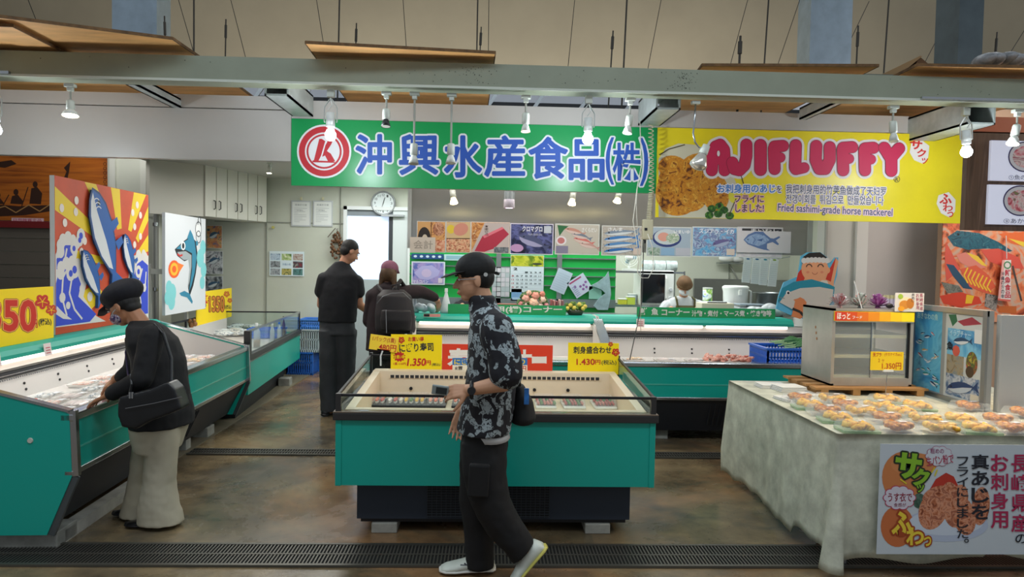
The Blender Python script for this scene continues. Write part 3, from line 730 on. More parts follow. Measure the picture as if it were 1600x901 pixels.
# ================================================================ refrigerated display cases
VENT = mat('#2b2c30', .6)
LAMPW = mat('#fff1e2', .5, emit=3.2)
def hood_case(label, A, Bp, near_green=True, far_green=True, D=1.1, dz=0.0, hood_end=0.0, fl=.60):
    """customer side along A -> B (left to right seen by the customer)"""
    Fm = Frame(A, Bp); L = (Vector(Bp) - Vector(A)).length
    t = thing('display_case', label, 'display case', Fm.O, Fm.rz)
    prof = [(.0, .745), (-.012, .41), (.12, .09), (D, .09), (D, 1.0 + dz), (.84, 1.0 + dz), (.80, .965 + dz), (.03, .765)]
    for k, (x0, x1, gr) in enumerate(((0, .035, near_green), (L - .035, L, far_green))):
        o = flip_fix(MB().prism([(a, b) for a, b in prof], x0, x1, TEAL if gr else LINER, 'x').build('end_panel', t))
        xo = x0 - .004 if k == 0 else x1 + .004
        xi = x1 + .001 if k == 0 else x0 - .001
        e = MB()
        e.bar(((x0 + x1) / 2, -.006, .765), ((x0 + x1) / 2, -.02, .41), .05, .03, CHROME)
        e.bar(((x0 + x1) / 2, -.02, .41), ((x0 + x1) / 2, .11, .09), .05, .022, mat('#5c6266', .4, .6))
        e.bar(((x0 + x1) / 2, 0, .763), ((x0 + x1) / 2, .80, .975 + dz), .045, .014, CHROME)
        e.build('edge_trim', t)
        flip_fix(MB().prism([(.05, fl), (.78, fl), (.80, .95 + dz), (.04, .752)], min(xi, xi + (.004 if k == 0 else -.004)), max(xi, xi + (.004 if k == 0 else -.004)), LINER, 'x').build('inner_wall', t))
        if gr and k == 0:
            for yy, zz in ((.20, .605), (.435, .41), (.75, .7)):
                b = MB().cyl((x0, yy, zz), (x0 - .006, yy, zz), .015, .013, mat('#c8c6ba', .6)).build('bolt', t)
    MB().box(.035, L - .035, -.008, .02, .44, .705, TEAL).build('front_panel', t)
    g = MB().box(.035, L - .035, -.0115, -.008, .545, .556, mat('#4fb5a2', .25, coat=.5)); g.build('crease_highlight', t)  # highlight along the panel's groove, put in as a paler teal strip
    MB().box(0, L, -.022, .05, .705, .748, CHROME).build('front_rim', t, bevel=.008)
    MB().box(0, L, -.02, .03, .41, .44, CHROME).build('lower_trim', t, bevel=.006)
    b = MB(); b.prism([(.0, .41), (.16, .10), (D - .02, .10), (D - .02, .41)], .05, L - .05, DARK, 'x'); o = flip_fix(b.build('base', t))
    b = MB(); x0 = L * .42
    for i in range(14): b.bar((x0 + .045 * i, .02, .375), (x0 + .045 * i, .12, .16), .02, .006, VENT)
    b.build('base_grille', t)
    b = MB().box(.035, L - .035, .03, .82, fl - .015, fl, LINER)
    b.add([(.035, .05, .748), (L - .035, .05, .748), (L - .035, .06, fl), (.035, .06, fl)], [(0, 1, 2, 3)], LINER)
    b.add([(.035, .80, fl), (L - .035, .80, fl), (L - .035, .86, .86 + dz), (.035, .86, .86 + dz)], [(0, 1, 2, 3)], LINER)
    n = int(L / .38)
    for i in range(n):
        x = .2 + i * .38
        for zz, yy in [(fl + h_, .80 + .06 * h_ / (.86 + dz - fl)) for h_ in (.045, .085)]: b.cyl((x, yy, zz), (x, yy - .006, zz), .009, .009, BLACK, 8)
    b.build('tank', t)
    b = MB().box(.035, L - .035, .832, .87, .80 + dz, .838 + dz, VENT).box(.035, L - .035, .828, .832, .814 + dz, .82 + dz, CHROME)
    for i in range(int((L - .1) / .022)): b.box(.05 + .022 * i, .056 + .022 * i, .826, .831, .784 + dz, .794 + dz, mat('#77777a', .6))
    b.build('vent', t)
    MB().box(.035, L - .035, .815, .87, .862 + dz, .915 + dz, mat('#e4dcd4', .5)).build('lamp_housing', t)
    b = MB().tube([(.07, .80, .915 + dz), (L * .5 - .02, .80, .915 + dz)], .013, LAMPW, 8); b.tube([(L * .5 + .02, .80, .915 + dz), (L - .07 - hood_end, .80, .915 + dz)], .013, LAMPW, 8)
    b.build('fluorescent_tube', t, smooth=True)
    flip_fix(MB().prism([(a, b + dz) for a, b in ((.775, .93), (.775, .955), (.80, .985), (.84, 1.003), (D + .01, 1.003), (D + .01, .93))], .012, L - .012 - hood_end, TEALTOP, 'x').build('hood', t))
    MB().box(.035, L - .035, .87, D, .42, .93 + dz, LINER).build('rear_wall', t)
    l = bpy.data.lights.new('case_light', 'AREA'); l.shape = 'RECTANGLE'; l.size = L - .2; l.size_y = .04; l.energy = CASE_W * L * (1 if dz else 1.9); l.color = (1, .96, .91)
    o = bpy.data.objects.new('case_light', l); COL.objects.link(o); o.parent = t; o.location = (L / 2, .78, .905 + dz); o.rotation_euler = (math.radians(-35), 0, 0)
    return t, Fm, L
def foot(t, Fm, u, v, label, w=.16, d=.14, h=.09, rz=0):
    p = Fm.w(u, 0) - Fm.n * v
    o = MB().box(-w / 2, w / 2, -d / 2, d / 2, 0, h, CONC).build('support_block', None, bevel=.006); o.location = p; o.rotation_euler = (0, 0, Fm.rz + rz)
    return tagp(o, label, 'block')
LA = (-2.235, 3.72); e = atZ(385, 541, .747); LB = (e.x, e.y)
caseL, FL, LL = hood_case('long green display case at left with white trays of fish', LA, LB, fl=.655)
foot(caseL, FL, .14, .26, 'concrete block under the near end of the left display case', w=.2, d=.34)
foot(caseL, FL, LL - .5, .22, 'concrete block under the far end of the left display case')
foot(caseL, FL, LL - .95, .24, 'small concrete block in the shade beneath the left display case', w=.1)
o = MB().box(0, 1.05, -.04, .04, 0, .07, mat('#a9a79f', .8, nz=(8, .3))).build('support_beam'); o.location = FL.w(.12, 0) - FL.n * .13 + Vector((0, 0, .0)); o.rotation_euler = (0, 0, FL.rz)
tagp(o, 'long pale concrete bar under the near half of the left display case', 'block')
# rear cases
YR = 6.0
xm0, xm1 = -.74, atZ(957, 566, .747).x
xr1 = 3.26
YRv = 5.98
caseM, FM, LM = hood_case('green display case behind the island case, lit white inside', (xm0, YRv), (xm1 - .005, YRv), near_green=True, far_green=False, dz=.08, fl=.682)
caseR, FR, LR = hood_case('green display case at rear right with meat and a blue crate', (xm1 + .005, YRv), (xr1, YRv), near_green=False, far_green=False, dz=.08, hood_end=.16, fl=.682)
for Fm, u, lb in ((FM, .3, 'concrete block under the left end of the middle rear case'), (FM, 1.6, 'concrete block under the right part of the middle rear case'), (FR, .5, 'concrete block under the left part of the rear right case'), (FR, 1.9, 'concrete block under the right part of the rear right case')):
    foot(None, Fm, u, .3, lb)

# ---------------------------------------------------------------- island case
IY0, IY1 = 3.86, 4.98
ix0, ix1 = atY(524, 700, IY0).x, atY(1023.5, 700, IY0).x
isl = thing('island_case', 'free-standing green island display case in the middle with glass rim', 'display case', ((ix0 + ix1) / 2, IY0, 0))
W2 = (ix1 - ix0) / 2; DI = IY1 - IY0
MB().box(-W2 + .02, W2 - .02, 0, .03, .325, .70, TEAL).build('front_panel', isl)
MB().box(-W2 + .02, W2 - .02, DI - .03, DI, .325, .70, TEAL).build('rear_panel', isl)
for s in (-1, 1): MB().box(min(s * W2, s * (W2 - .035)), max(s * W2, s * (W2 - .035)), -.006, DI, .322, .70, TEAL).build('end_panel', isl, bevel=.004)
MB().box(-W2 + .02, W2 - .02, .02, DI - .02, .32, .34, TEAL).build('underside', isl)
BASE = MB().box(-W2 + .10, W2 - .11, .13, DI - .1, .085, .322, DARKBLUE)
BASE.box(-W2 + .12, W2 - .13, .15, DI - .12, .06, .085, BLACK)
BASE.build('base', isl)
g = MB()
gx0, gx1 = -.40, .32
g.box(gx0, gx1, .120, .13, .10, .315, mat('#121418', .6))
for i in range(27): g.box(gx0 + i * (gx1 - gx0) / 26 - .0012, gx0 + i * (gx1 - gx0) / 26 + .0012, .114, .12, .10, .315, mat('#3b4148', .5))
for i in range(14): g.box(gx0, gx1, .113, .118, .105 + .0155 * i, .1075 + .0155 * i, mat('#3b4148', .5))
g.build('grille', isl)
BUMP = mat('#2e2c2c', .38)
g = MB()
g.box(-W2 - .012, W2 + .012, -.022, .03, .70, .742, BUMP); g.box(-W2 - .012, W2 + .012, -.022, .035, .742, .75, mat('#6a5c4e', .4))
g.box(-W2 - .012, -W2 + .04, .03, DI, .70, .75, BUMP); g.box(W2 - .04, W2 + .012, .03, DI, .70, .75, BUMP); g.box(-W2, W2, DI - .03, DI + .02, .70, .80, BUMP)
g.build('bumper', isl, bevel=.006)
g = MB()
zi, zf = .822, .632
i0 = W2 - .045
# inner white-cream tub: back, front, sides, floor
g.box(-i0, i0, DI - .14, DI - .03, zf, zi, CREAM)
g.box(-i0, i0, .035, .09, zf, .752, CREAM)
for s in (-1, 1):
    p = [(.05, .752), (DI - .10, zi), (DI - .10, zf), (.05, zf)]
    g.prism(p, s * i0, s * (i0 - .05), CREAM, 'x')
g.box(-i0, i0, .05, DI - .1, zf - .02, zf, CREAM)
for x in (-.92 * i0 + .2, .28, .52): g.cyl((x, DI - .142, .70), (x, DI - .15, .70), .012, .012, BLACK, 10)
flip_fix(g.build('tub', isl))
g = MB().box(-i0 + .12, i0 - .12, DI - .145, DI - .138, zi - .048, zi - .028, VENT)
for i in range(44): x = -i0 + .12 + i * (2 * i0 - .24) / 43; g.box(x - .004, x + .004, DI - .149, DI - .144, zi - .05, zi - .026, CREAM)
g.build('vent', isl)
g = MB(); zg0, zg1 = .838, .915
g.box(-W2 + .01, W2 - .01, .0, .014, zg0 - .006, zg0 + .008, BLACK)
for s in (-1, 1):
    g.box(s * W2 - .03 if s > 0 else s * W2, s * W2 if s > 0 else s * W2 + .03, -.008, .02, .75, zg0 + .01, BUMP)
    g.bar((s * (W2 - .01), .0, zg0), (s * (W2 - .01), DI - .01, zg1), .014, .014, BLACK)
    g.box(s * W2 - .02 if s > 0 else s * W2, s * W2 if s > 0 else s * W2 + .02, DI - .03, DI, .80, zg1 + .02, BUMP)
g.bar((-W2 + .01, DI - .01, zg1), (-.62, DI - .01, zg1), .012, .012, BLACK)
g.build('glass_frame', isl)
g = MB().box(-W2 + .03, W2 - .03, .004, .009, .752, zg0, GLASS)
for s in (-1, 1): g.prism([(.01, .752), (DI - .02, .79), (DI - .02, zg1), (.01, zg0)], s * (W2 - .012), s * (W2 - .007), GLASS, 'x')
g.box(-W2 + .02, W2 - .02, DI - .008, DI - .003, .81, zg1, GLASS)
flip_fix(g.build('glass_pane', isl))
FI = Frame((ix0, IY0), (ix1, IY0))
for x, lb in ((600, 'concrete block under the left end of the island case'), (934, 'concrete block under the right end of the island case')):
    o = MB().box(-.075, .075, 0, .18, 0, .06, mat('#aaa89e', .85, nz=(8, .3), bump=.3)).build('support_block', bevel=.005); o.location = (atY(x, 828, 3.98).x, 3.985, 0); tagp(o, lb, 'block')
for x, lb in ((602, 'rear concrete block under the left end of the island case'), (930, 'rear concrete block under the right end of the island case')):
    o = MB().box(-.075, .075, 0, .18, 0, .06, CONC).build('support_block', bevel=.005); o.location = (atY(x, 828, 3.98).x, 4.62, 0); tagp(o, lb, 'block')

# ---------------------------------------------------------------- second left case (low glass)
e = atZ(386, 560, .62); A2 = (atZ(388, 517, .89).x, atZ(388, 517, .89).y); B2 = (atZ(469, 487, .89).x, atZ(469, 487, .89).y)
F2 = Frame(A2, B2); L2 = min((Vector(B2) - Vector(A2)).length, 2.9)
c2 = thing('glass_case', 'lower green display case with a glass front, beyond the long left case', 'display case', F2.O, F2.rz)
D2 = 1.0
MB().box(.03, L2 - .03, 0, .03, .26, .60, TEAL).build('front_panel', c2)
for x in (0, L2 - .04): MB().box(x, x + .04, 0, D2, .26, .62, TEAL).build('end_panel', c2)
MB().box(0, L2, -.02, .05, .60, .655, BUMP).build('bumper', c2, bevel=.005)
MB().box(.05, L2 - .25, .15, D2, .08, .27, DARK).box(.1, L2 - .3, .15, D2, .0, .08, BLACK).build('base', c2)
g = MB().box(.0, L2, .0, D2, .57, .60, LINER).box(0, L2, D2 - .05, D2, .6, .80, LINER); g.build('tank', c2)
g = MB()
g.bar((0, .01, .885), (L2, .01, .885), .02, .022, CHROME); g.box(-.01, .05, -.02, .04, .655, .89, BUMP); g.box(L2 - .03, L2, -.0, .03, .655, .89, DARK)
g.bar((L2 - .01, 0, .885), (L2 - .01, D2, .885), .018, .018, DARK); g.bar((0, D2 - .01, .885), (L2, D2 - .01, .885), .018, .018, DARK)
for x in (.02, L2 * .45): g.bar((x, D2 - .01, .8), (x, D2 - .01, .885), .02, .02, DARK)
g.build('glass_frame', c2)
g = MB().box(.05, L2 - .02, .005, .011, .655, .88, GLASS).box(L2 - .014, L2 - .006, .02, D2 - .02, .655, .88, GLASS).box(.02, L2 - .02, D2 - .014, D2 - .008, .80, .88, GLASS)
g.build('glass_pane', c2)
foot(None, F2, L2 - .62, .06, 'concrete block under the far end of the glass-fronted left case', h=.1)

# ================================================================ goods
rs = random.Random(11)
FISHP = photo(['#d9d4cf', '#e8c7b8', '#dfa48e', '#f0e8e0', '#b9bec0', '#f2e0d6'], 14, 1, 1, .3)
FISHS = photo(['#6f7a80', '#b9c0c2', '#e9e9e6', '#7e8a90', '#c5cacb'], 18, 2, 1, .25)
SALM = photo(['#e0623a', '#f08a5c', '#f6b08c', '#d8492a'], 16, 3, 1, .3)
WF = mat('#ece9e4', .45)
def tray_proto(food, w=.20, d=.14, kind=0, name='fish_tray'):
    t = thing(name, 'tray', 'food tray', (0, 0, -5))
    h = .022
    g = MB(); a, b = w / 2, d / 2
    P = [(-a, -b), (a, -b), (a, b), (-a, b)]; Q = [(x * .86, y * .82) for x, y in P]
    vs = [(x, y, h) for x, y in P] + [(x, y, 0) for x, y in Q] + [(x * .96, y * .95, h) for x, y in P] + [(x * .95, y * .93, .004) for x, y in Q]
    fs = [(0, 1, 5, 4), (1, 2, 6, 5), (2, 3, 7, 6), (3, 0, 4, 7), (4, 5, 6, 7), (8, 9, 1, 0), (9, 10, 2, 1), (10, 11, 3, 2), (11, 8, 0, 3), (8, 12, 13, 9), (9, 13, 14, 10), (10, 14, 15, 11), (11, 15, 12, 8), (12, 15, 14, 13)]
    g.add(vs, fs, WF); g.build('tray', t)
    g = MB(); r = random.Random(kind)
    if kind == 0:      # fillets side by side
        for i in range(3): g.ell((r.uniform(-.01, .01), -b * .5 + b * .5 * i, .018), (w * .38, d * .14, .012), food, Matrix.Rotation(r.uniform(-.2, .2), 3, 'Z'), 10, 6)
    elif kind == 1:    # whole fish
        for i in range(2):
            R = Matrix.Rotation(r.uniform(-.1, .1), 3, 'Z'); c = Vector((0, -b * .35 + b * .7 * i, .02))
            g.ell(c, (w * .36, d * .13, .014), food, R, 10, 6); g.add([c + R @ Vector(q) for q in ((w * .3, 0, 0), (w * .46, .018, .004), (w * .46, -.018, .004))], [(0, 1, 2)], food)
    else:              # chopped pieces
        for i in range(14): g.ell((r.uniform(-a * .7, a * .7), r.uniform(-b * .65, b * .65), .018 + r.random() * .008), (.022, .016, .011), food, Matrix.Rotation(r.random() * 3, 3, 'Z'), 8, 5)
    g.build('food', t, smooth=True)
    MB().box(-a * .97, a * .97, -b * .96, b * .96, .027, .0285, FILM).build('film', t)
    MB().box(a * .3, a * .85, -b * .8, -b * .3, .0287, .0292, PAPER).build('price_label', t)
    return t
protos = [tray_proto(FISHP, kind=0), tray_proto(FISHS, kind=1), tray_proto(SALM, kind=2), tray_proto(FISHP, kind=2), tray_proto(mat('#e8d9d4', .3, nz=(20, .1)), kind=0), tray_proto(photo(['#d5b08a', '#eed7b0', '#c98d6a'], 18, 8), kind=2)]
desc = ['pale pink fillets', 'whole silver fish', 'orange salmon pieces', 'mixed pink fish pieces', 'white squid strips', 'yellowish seafood pieces']
used = set()
def place(k, loc, rz, label, group, cat=None):
    pr = protos[k]
    if k not in used: used.add(k); pr.location = loc; pr.rotation_euler = (0, 0, rz); o = pr
    else: o = dup(pr, loc, rz)
    o['label'] = label; o['group'] = group; return o
ordn = ['first', 'second', 'third', 'fourth', 'fifth', 'sixth', 'seventh', 'eighth', 'ninth', 'tenth', 'eleventh', 'twelfth']
rows = ['front', 'second', 'third', 'back']
for i in range(12):
    for j in range(4):
        if j == 3 and i % 3 == 1: continue
        k = rs.choice([0, 0, 0, 1, 1, 3, 4, 4, 2 if i < 4 else 0]) if i < 9 else rs.choice([4, 5, 5, 0])
        u = .17 + i * .232; v = .14 + j * .165
        place(k, FL.w(u, .657) - FL.n * v, FL.rz + rs.uniform(-.12, .12), f'{desc[k]}, foam tray in left case, {rows[j]} row, {ordn[i]} from near end', 'fish trays in the long left case')
for i in range(3):
    place(4 if i else 5, FR.w(.3 + .3 * i, .684) - FR.n * .5, .05, f'{desc[4 if i else 5]} in back tray row of rear right case, {["left","middle","right"][i]} one', 'trays in the rear right case')
    place(0, FR.w(.34 + .3 * i, .684) - FR.n * .28, -.05, f'pale fillets in front tray row of rear right case, {["left","middle","right"][i]} one', 'trays in the rear right case')
# meat pieces heaped (rear right)
mt = photo(['#a8402f', '#d9836c', '#efc5b4', '#c75a48', '#f3dcd0'], 20, 6, 1.2, .3)
for i, (x, y, w_, n) in enumerate(((1106, 560, .17, 8), (1147, 562, .17, 8))):
    c = atZ(x, y, .70); t = thing('meat_tray', ['left tray heaped with raw pink fish cuts beside the blue crate', 'right tray heaped with raw pink fish cuts beside the blue crate'][i], 'food tray', (c.x, 6.42, .684), 0, 'trays of raw cuts')
    MB().box(-w_ * .62, w_ * .62, -.12, .12, 0, .02, WF).build('tray', t, bevel=.004)
    g = MB(); r = random.Random(i)
    for k in range(n * 3): g.ell((r.uniform(-w_ * .5, w_ * .5), r.uniform(-.09, .09), .03 + r.random() * .04), (.05, .022, .014), mt, Euler((r.uniform(-.5, .5), r.uniform(-.4, .4), r.random() * 3)).to_matrix(), 8, 6)
    g.build('cuts', t, smooth=True)
# crate
def crate(label, loc, rz, L, Wd, H, m, hollow=True, group=None):
    t = thing('plastic_crate', label, 'crate', loc, rz, group)
    g = MB(); k = .012
    g.box(-L / 2, L / 2, -Wd / 2, Wd / 2, 0, k, m)
    for s in (-1, 1):
        y = s * (Wd / 2 - k / 2); x = s * (L / 2 - k / 2)
        for z in (H - k * 1.5, H * .55, k): g.box(-L / 2, L / 2, y - k / 2, y + k / 2, z, z + k * 1.5, m); g.box(x - k / 2, x + k / 2, -Wd / 2, Wd / 2, z, z + k * 1.5, m)
        for i in range(int(L / .03) + 1): xx = -L / 2 + i * .03; g.box(xx, xx + .012, y - k / 2, y + k / 2, 0, H, m)
        for i in range(int(Wd / .03) + 1): yy = -Wd / 2 + i * .03; g.box(x - k / 2, x + k / 2, yy, yy + .012, 0, H, m)
    g.build('basket', t)
    g = MB()
    for s in (-1, 1): g.box(-L / 2 - .012, L / 2 + .012, s * Wd / 2 - .012, s * Wd / 2 + .012, H, H + .018, m); g.box(s * L / 2 - .012, s * L / 2 + .012, -Wd / 2, Wd / 2, H, H + .018, m)
    g.build('rim', t); return t
BLUE = mat('#2f6fd8', .35)
c = atZ(1232, 560, .66)
crate('blue plastic crate with green leeks in the rear right case', (2.84, 6.30, .684), .0, .58, .42, .17, BLUE)
lk = mat('#3f7a44', .45, nz=(8, .3)); lk2 = mat('#9cc48a', .5)
r = random.Random(5)
TZL = .868
for i in range(7):
    x, y = 2.84 + r.uniform(-.03, .05), 6.15 + .045 * i; a = r.uniform(-.25, .25)
    t = thing('leek', 'green leek lying across the blue crate', 'leek', (x, y, TZL + .012 * (i % 4)), a, 'leeks in the blue crate')
    MB().tube([(-.14, 0, 0), (-.02, 0, .012)], [.006, .009], lk2, 8).build('stem', t, smooth=True)
    g = MB()
    for q in range(3): g.tube([(-.03, 0, .01), (.06, (q - 1) * .02, .03 + .01 * q), (.16, (q - 1) * .05, .02), (.24, (q - 1) * .07, -.0)], [.009, .012, .009, .002], lk, 6)
    g.build('leaves', t, smooth=True)
# sushi packs in the island
SUSHI = photo(['#f2e6d4', '#e5502c', '#f6c23a', '#f4efe6', '#c92a22', '#f0a07a', '#3f6a2c'], 30, 9, .8, .3, vor=True)
def sushi_pack(loc, label, w_, col, group='sushi packs in the island case'):
    t = thing('sushi_pack', label, 'food pack', loc, 0, group)
    MB().box(-w_ / 2, w_ / 2, -.07, .07, 0, .012, BLACK if col == 0 else mat('#e8e4d8', .5)).build('tray', t, bevel=.004)
    r = random.Random(int(loc[0] * 1000)); cs_ = [mat('#e8704a', .35), mat('#f0e2d0', .4), mat('#f2b92e', .4), mat('#c8402e', .35), mat('#efa88c', .35), mat('#f4ede0', .4), mat('#4c7a36', .5)] if col == 0 else [mat('#b84a44', .35), mat('#cf7d70', .35), mat('#5d8446', .5)]
    g = MB()
    if col == 0:
        for i in range(max(3, int(w_ / .036))):
            for j in range(2):
                x = -w_ / 2 + .025 + i * .036; y = -.035 + .065 * j
                g.ell((x, y, .022), (.013, .026, .011), mat('#f3efe6', .5), None, 8, 6); g.ell((x, y, .031), (.014, .03, .008), r.choice(cs_), None, 8, 6)
        g.build('sushi', t, smooth=True)
    else:
        for i in range(int(w_ / .022)):
            for j in range(2): g.ell((-w_ / 2 + .02 + i * .022, -.03 + .06 * j, .022), (.012, .026, .009), r.choice(cs_), Euler((0, .5, 0)).to_matrix(), 8, 5)
        g.build('sashimi', t, smooth=True)
    a, b = w_ / 2 * .98, .068
    MB().add([(-a, -b, .012), (a, -b, .012), (a, b, .012), (-a, b, .012), (-a * .92, -b * .85, .045), (a * .92, -b * .85, .045), (a * .92, b * .85, .045), (-a * .92, b * .85, .045)], [(0, 1, 5, 4), (1, 2, 6, 5), (2, 3, 7, 6), (3, 0, 4, 7), (4, 5, 6, 7)], FILM).build('lid', t)
    return t
for i, (px, py, w_, col) in enumerate(((590, 630, .16, 0), (625, 629, .15, 0), (655, 631, .13, 0), (684, 630, .13, 0), (722, 632, .13, 0), (850, 634, .14, 1), (893, 635, .15, 1), (940, 637, .15, 1))):
    x = atY(px, py, 4.68).x
    sp_ = sushi_pack((x, 4.62, zf + .002), ['leftmost pack of nigiri sushi in the island case', 'second pack of nigiri from the left in the island case', 'third pack of nigiri from the left in the island case', 'fourth pack of nigiri from the left in the island case', 'pack of sushi behind the walking man in the island case', 'leftmost pack of red sashimi right of the walking man', 'middle pack of red sashimi in the island case', 'rightmost pack of red sashimi in the island case'][i], w_, col); sp_.scale = (1, 1.75, 1.4)
    
# small printed price tags clipped on hoods
def tag_card(Fm, u, label, m='#e6d6d2', dz=0):
    o = MB().box(-.04, .04, -.003, 0, 0, .085, mat(m, .6)).build('price_card'); o.location = Fm.w(u, .905 + dz) - Fm.n * .760; o.rotation_euler = (math.radians(-8), 0, Fm.rz)
    tagp(o, label, 'price card', 'pale price cards clipped to the hoods')
    a = Art(y=-.0032)
    for k in range(3): a.rect(-.025, .015 + .018 * k, .025, .021 + .018 * k, '#c05058', 1)
    a.build('printing', o)
for u, lb in ((.60, 'pale price card clipped to the left case hood, nearest one'), (1.12, 'pale price card on the left case hood, nearer the woman in the beret')): tag_card(FL, u, lb)
tag_card(FR, .42, 'small pink price card on the hood of the rear right case', dz=.08)
p = Panel('name_strip', 'small black and pink label strip on the middle case hood at left', 'label', Frame((-3, FM.O.y + .77), (3, FM.O.y + .77)), (662, 490), (688, 495), mat('#e59a90', .5), .002)
p.N.rect(0.02, .1, .35, .9, '#1a1a1a', 1); p.done()

# ================================================================ island signs (stand on its back rim)
FS = FY(IY1 - .045)
def isl_sign(name, label, tl, br, m, **k): return Panel(name, label, 'price sign', FS, tl, br, m, .006, **k)
zrim = .806
p = isl_sign('price_sign', 'yellow nigiri sushi price sign 1,350 yen with a starburst, left on the island case', (611, 522), (690, 580.5), mat('#ffe000', .45)); K = p.A
K.flower(627, 531, 5.5, '#c8201c', 1); K.text('お買い得', 638, 533, 662, 526, '#c8201c', 2, .02)
K.text('にぎり寿司', 624, 549, 677, 536, '#20242c', 2, .022, -.04)
K.burst(624, 557, 8.5, '#c8201c', 1, 12, .75, 1.2); K.text('お買い得', 616, 560, 632, 554.5, '#ffe000', 3, .02)
K.text('1.350', 637, 571, 665, 560, '#c8201c', 2, .03, 0, -.15); K.text('円', 665, 570, 673, 563, '#c8201c', 2, .02); K.text('(税込)', 675, 572, 688, 567, '#2a2a2a', 2, .01)
K.text('1貫 110円', 615, 570, 634, 566, '#c8201c', 2, .01); p.done()
p = isl_sign('price_sign', 'tilted small yellow slip reading 480 yen at the left end of the island case', (577, 521), (621, 545), mat('#ffd83a', .45))
p.o.rotation_euler = (0, math.radians(7), 0); p.o.location.y -= .014; K = p.A; K.text('1パック(5貫)', 581, 532, 617, 523.5, '#c0392b', 2, .004); K.text('480円', 592, 544, 619, 534, '#c8201c', 2, .012)
MB().box(.06, .15, 0, .006, .0, .01, PLASTW).build('clip', p.o)
MB().tube([(.10, .004, .0), (.09, .004, -.04), (.10, .004, -.11)], .006, mat('#d7dbdb', .3), 6).build('stand', p.o); p.done()
p = isl_sign('sushi_sign', 'wide red corner sign with white writing behind the walking man', (691, 537), (863, 584), mat('#e03a1a', .5)); K = p.A
K.text('寿', 701, 573, 733, 545, '#efe6da', 1.2, .04); K.text('司', 733, 573, 762, 546, '#efe6da', 1.2, .04); K.text('コ', 770, 573, 798, 547, '#efe6da', 1.2, .04); K.text('ー', 798, 565, 815, 560, '#efe6da', 1.2, .04); K.text('ナ', 808, 573, 830, 547, '#efe6da', 1.2, .04); K.text('ー', 832, 565, 853, 559, '#efe6da', 1.2, .04)
for x in (707, 786):
    K.rect(x, 559, x + 38, 581, '#f2e6cc', 2); K.rect(x, 559, x + 38, 570, '#2f74b8', 2.4); K.text('にぎり', x + 3, 569, x + 34, 560.5, '#ffe000', 3, .02)
K.text('8貫', 711, 579.5, 723, 572, '#2a2a2a', 3, .012); K.text('650円', 797, 580, 822, 571.5, '#c8321e', 3, .012); p.done()
p = isl_sign('price_sign', 'yellow sashimi platter price sign 1,430 yen, right on the island case', (888, 535), (966, 585), mat('#ffe000', .45)); K = p.A
K.text('刺身盛合わせ', 896, 552, 955, 541, '#20242c', 2, .02); K.flower(962, 550, 6.5, '#c8201c', 1); K.flower(954, 537.5, 4, '#c8201c', 1)
K.text('1.430', 901, 569.5, 929, 560.5, '#c8321e', 2, .025); K.text('円', 930, 569, 938, 562, '#c8321e', 2, .02); K.text('(税込)', 940, 570.5, 963, 562, '#2a2a2a', 2, .008); p.done()
# ================================================================ left wall things
# corner cupboard (white, three pairs of doors)
ca = atY(318, 338, 8.6); cb_ = atY(415, 347, 9.7)
Fc = Frame((ca.x, ca.y), (cb_.x, cb_.y)); Lc = (Vector((cb_.x, cb_.y)) - Vector((ca.x, ca.y))).length
zc = ca.z
CUP = mat('#d3d1c6', .45)
t = thing('wall_cupboard', 'white wall-hung cupboard with three pairs of doors in the left corner', 'cupboard', Fc.w(0, zc), Fc.rz)
xL = atY(250, 300, 8.6).x - ca.x
o = flip_fix(MB().prism([(0, 0), (Lc, 0), (Lc * .98, .35), (xL * 1.0, .35), (xL, .3)], 0, 1.2, CUP, 'z').build('body', t)); 
g = MB(); 
pw = atY(250, 300, 8.6); th_ = MB()
# side panel facing the aisle
inv = Matrix.Rotation(-Fc.rz, 4, 'Z')
def lc(x, y): v = inv @ Vector((x - ca.x, y - ca.y, 0)); return v
q0, q1 = lc(pw.x, pw.y), lc(ca.x, ca.y)
MB().add([(q0.x, q0.y - .004, 0), (q1.x, q1.y - .004, 0), (q1.x, q1.y - .004, 1.2), (q0.x, q0.y - .004, 1.2), (q0.x, q0.y + .25, 0), (q1.x, q1.y + .2, 0)], [(0, 1, 2, 3), (0, 4, 5, 1)], mat('#b9b4a8', .5)).build('side_panel', t)
for i in range(6):
    x0, x1 = Lc * i / 6, Lc * (i + 1) / 6
    d = MB().box(x0 + .006, x1 - .006, -.022, 0, .004, 1.2, CUP).build('door', t, bevel=.003)
    hx = x1 - .045 if i % 2 == 0 else x0 + .045
    MB().tube([(hx, -.024, .10), (hx, -.05, .11), (hx, -.05, .20), (hx, -.024, .21)], .007, mat('#4d4d4a', .4, .5), 6).build('handle', d)
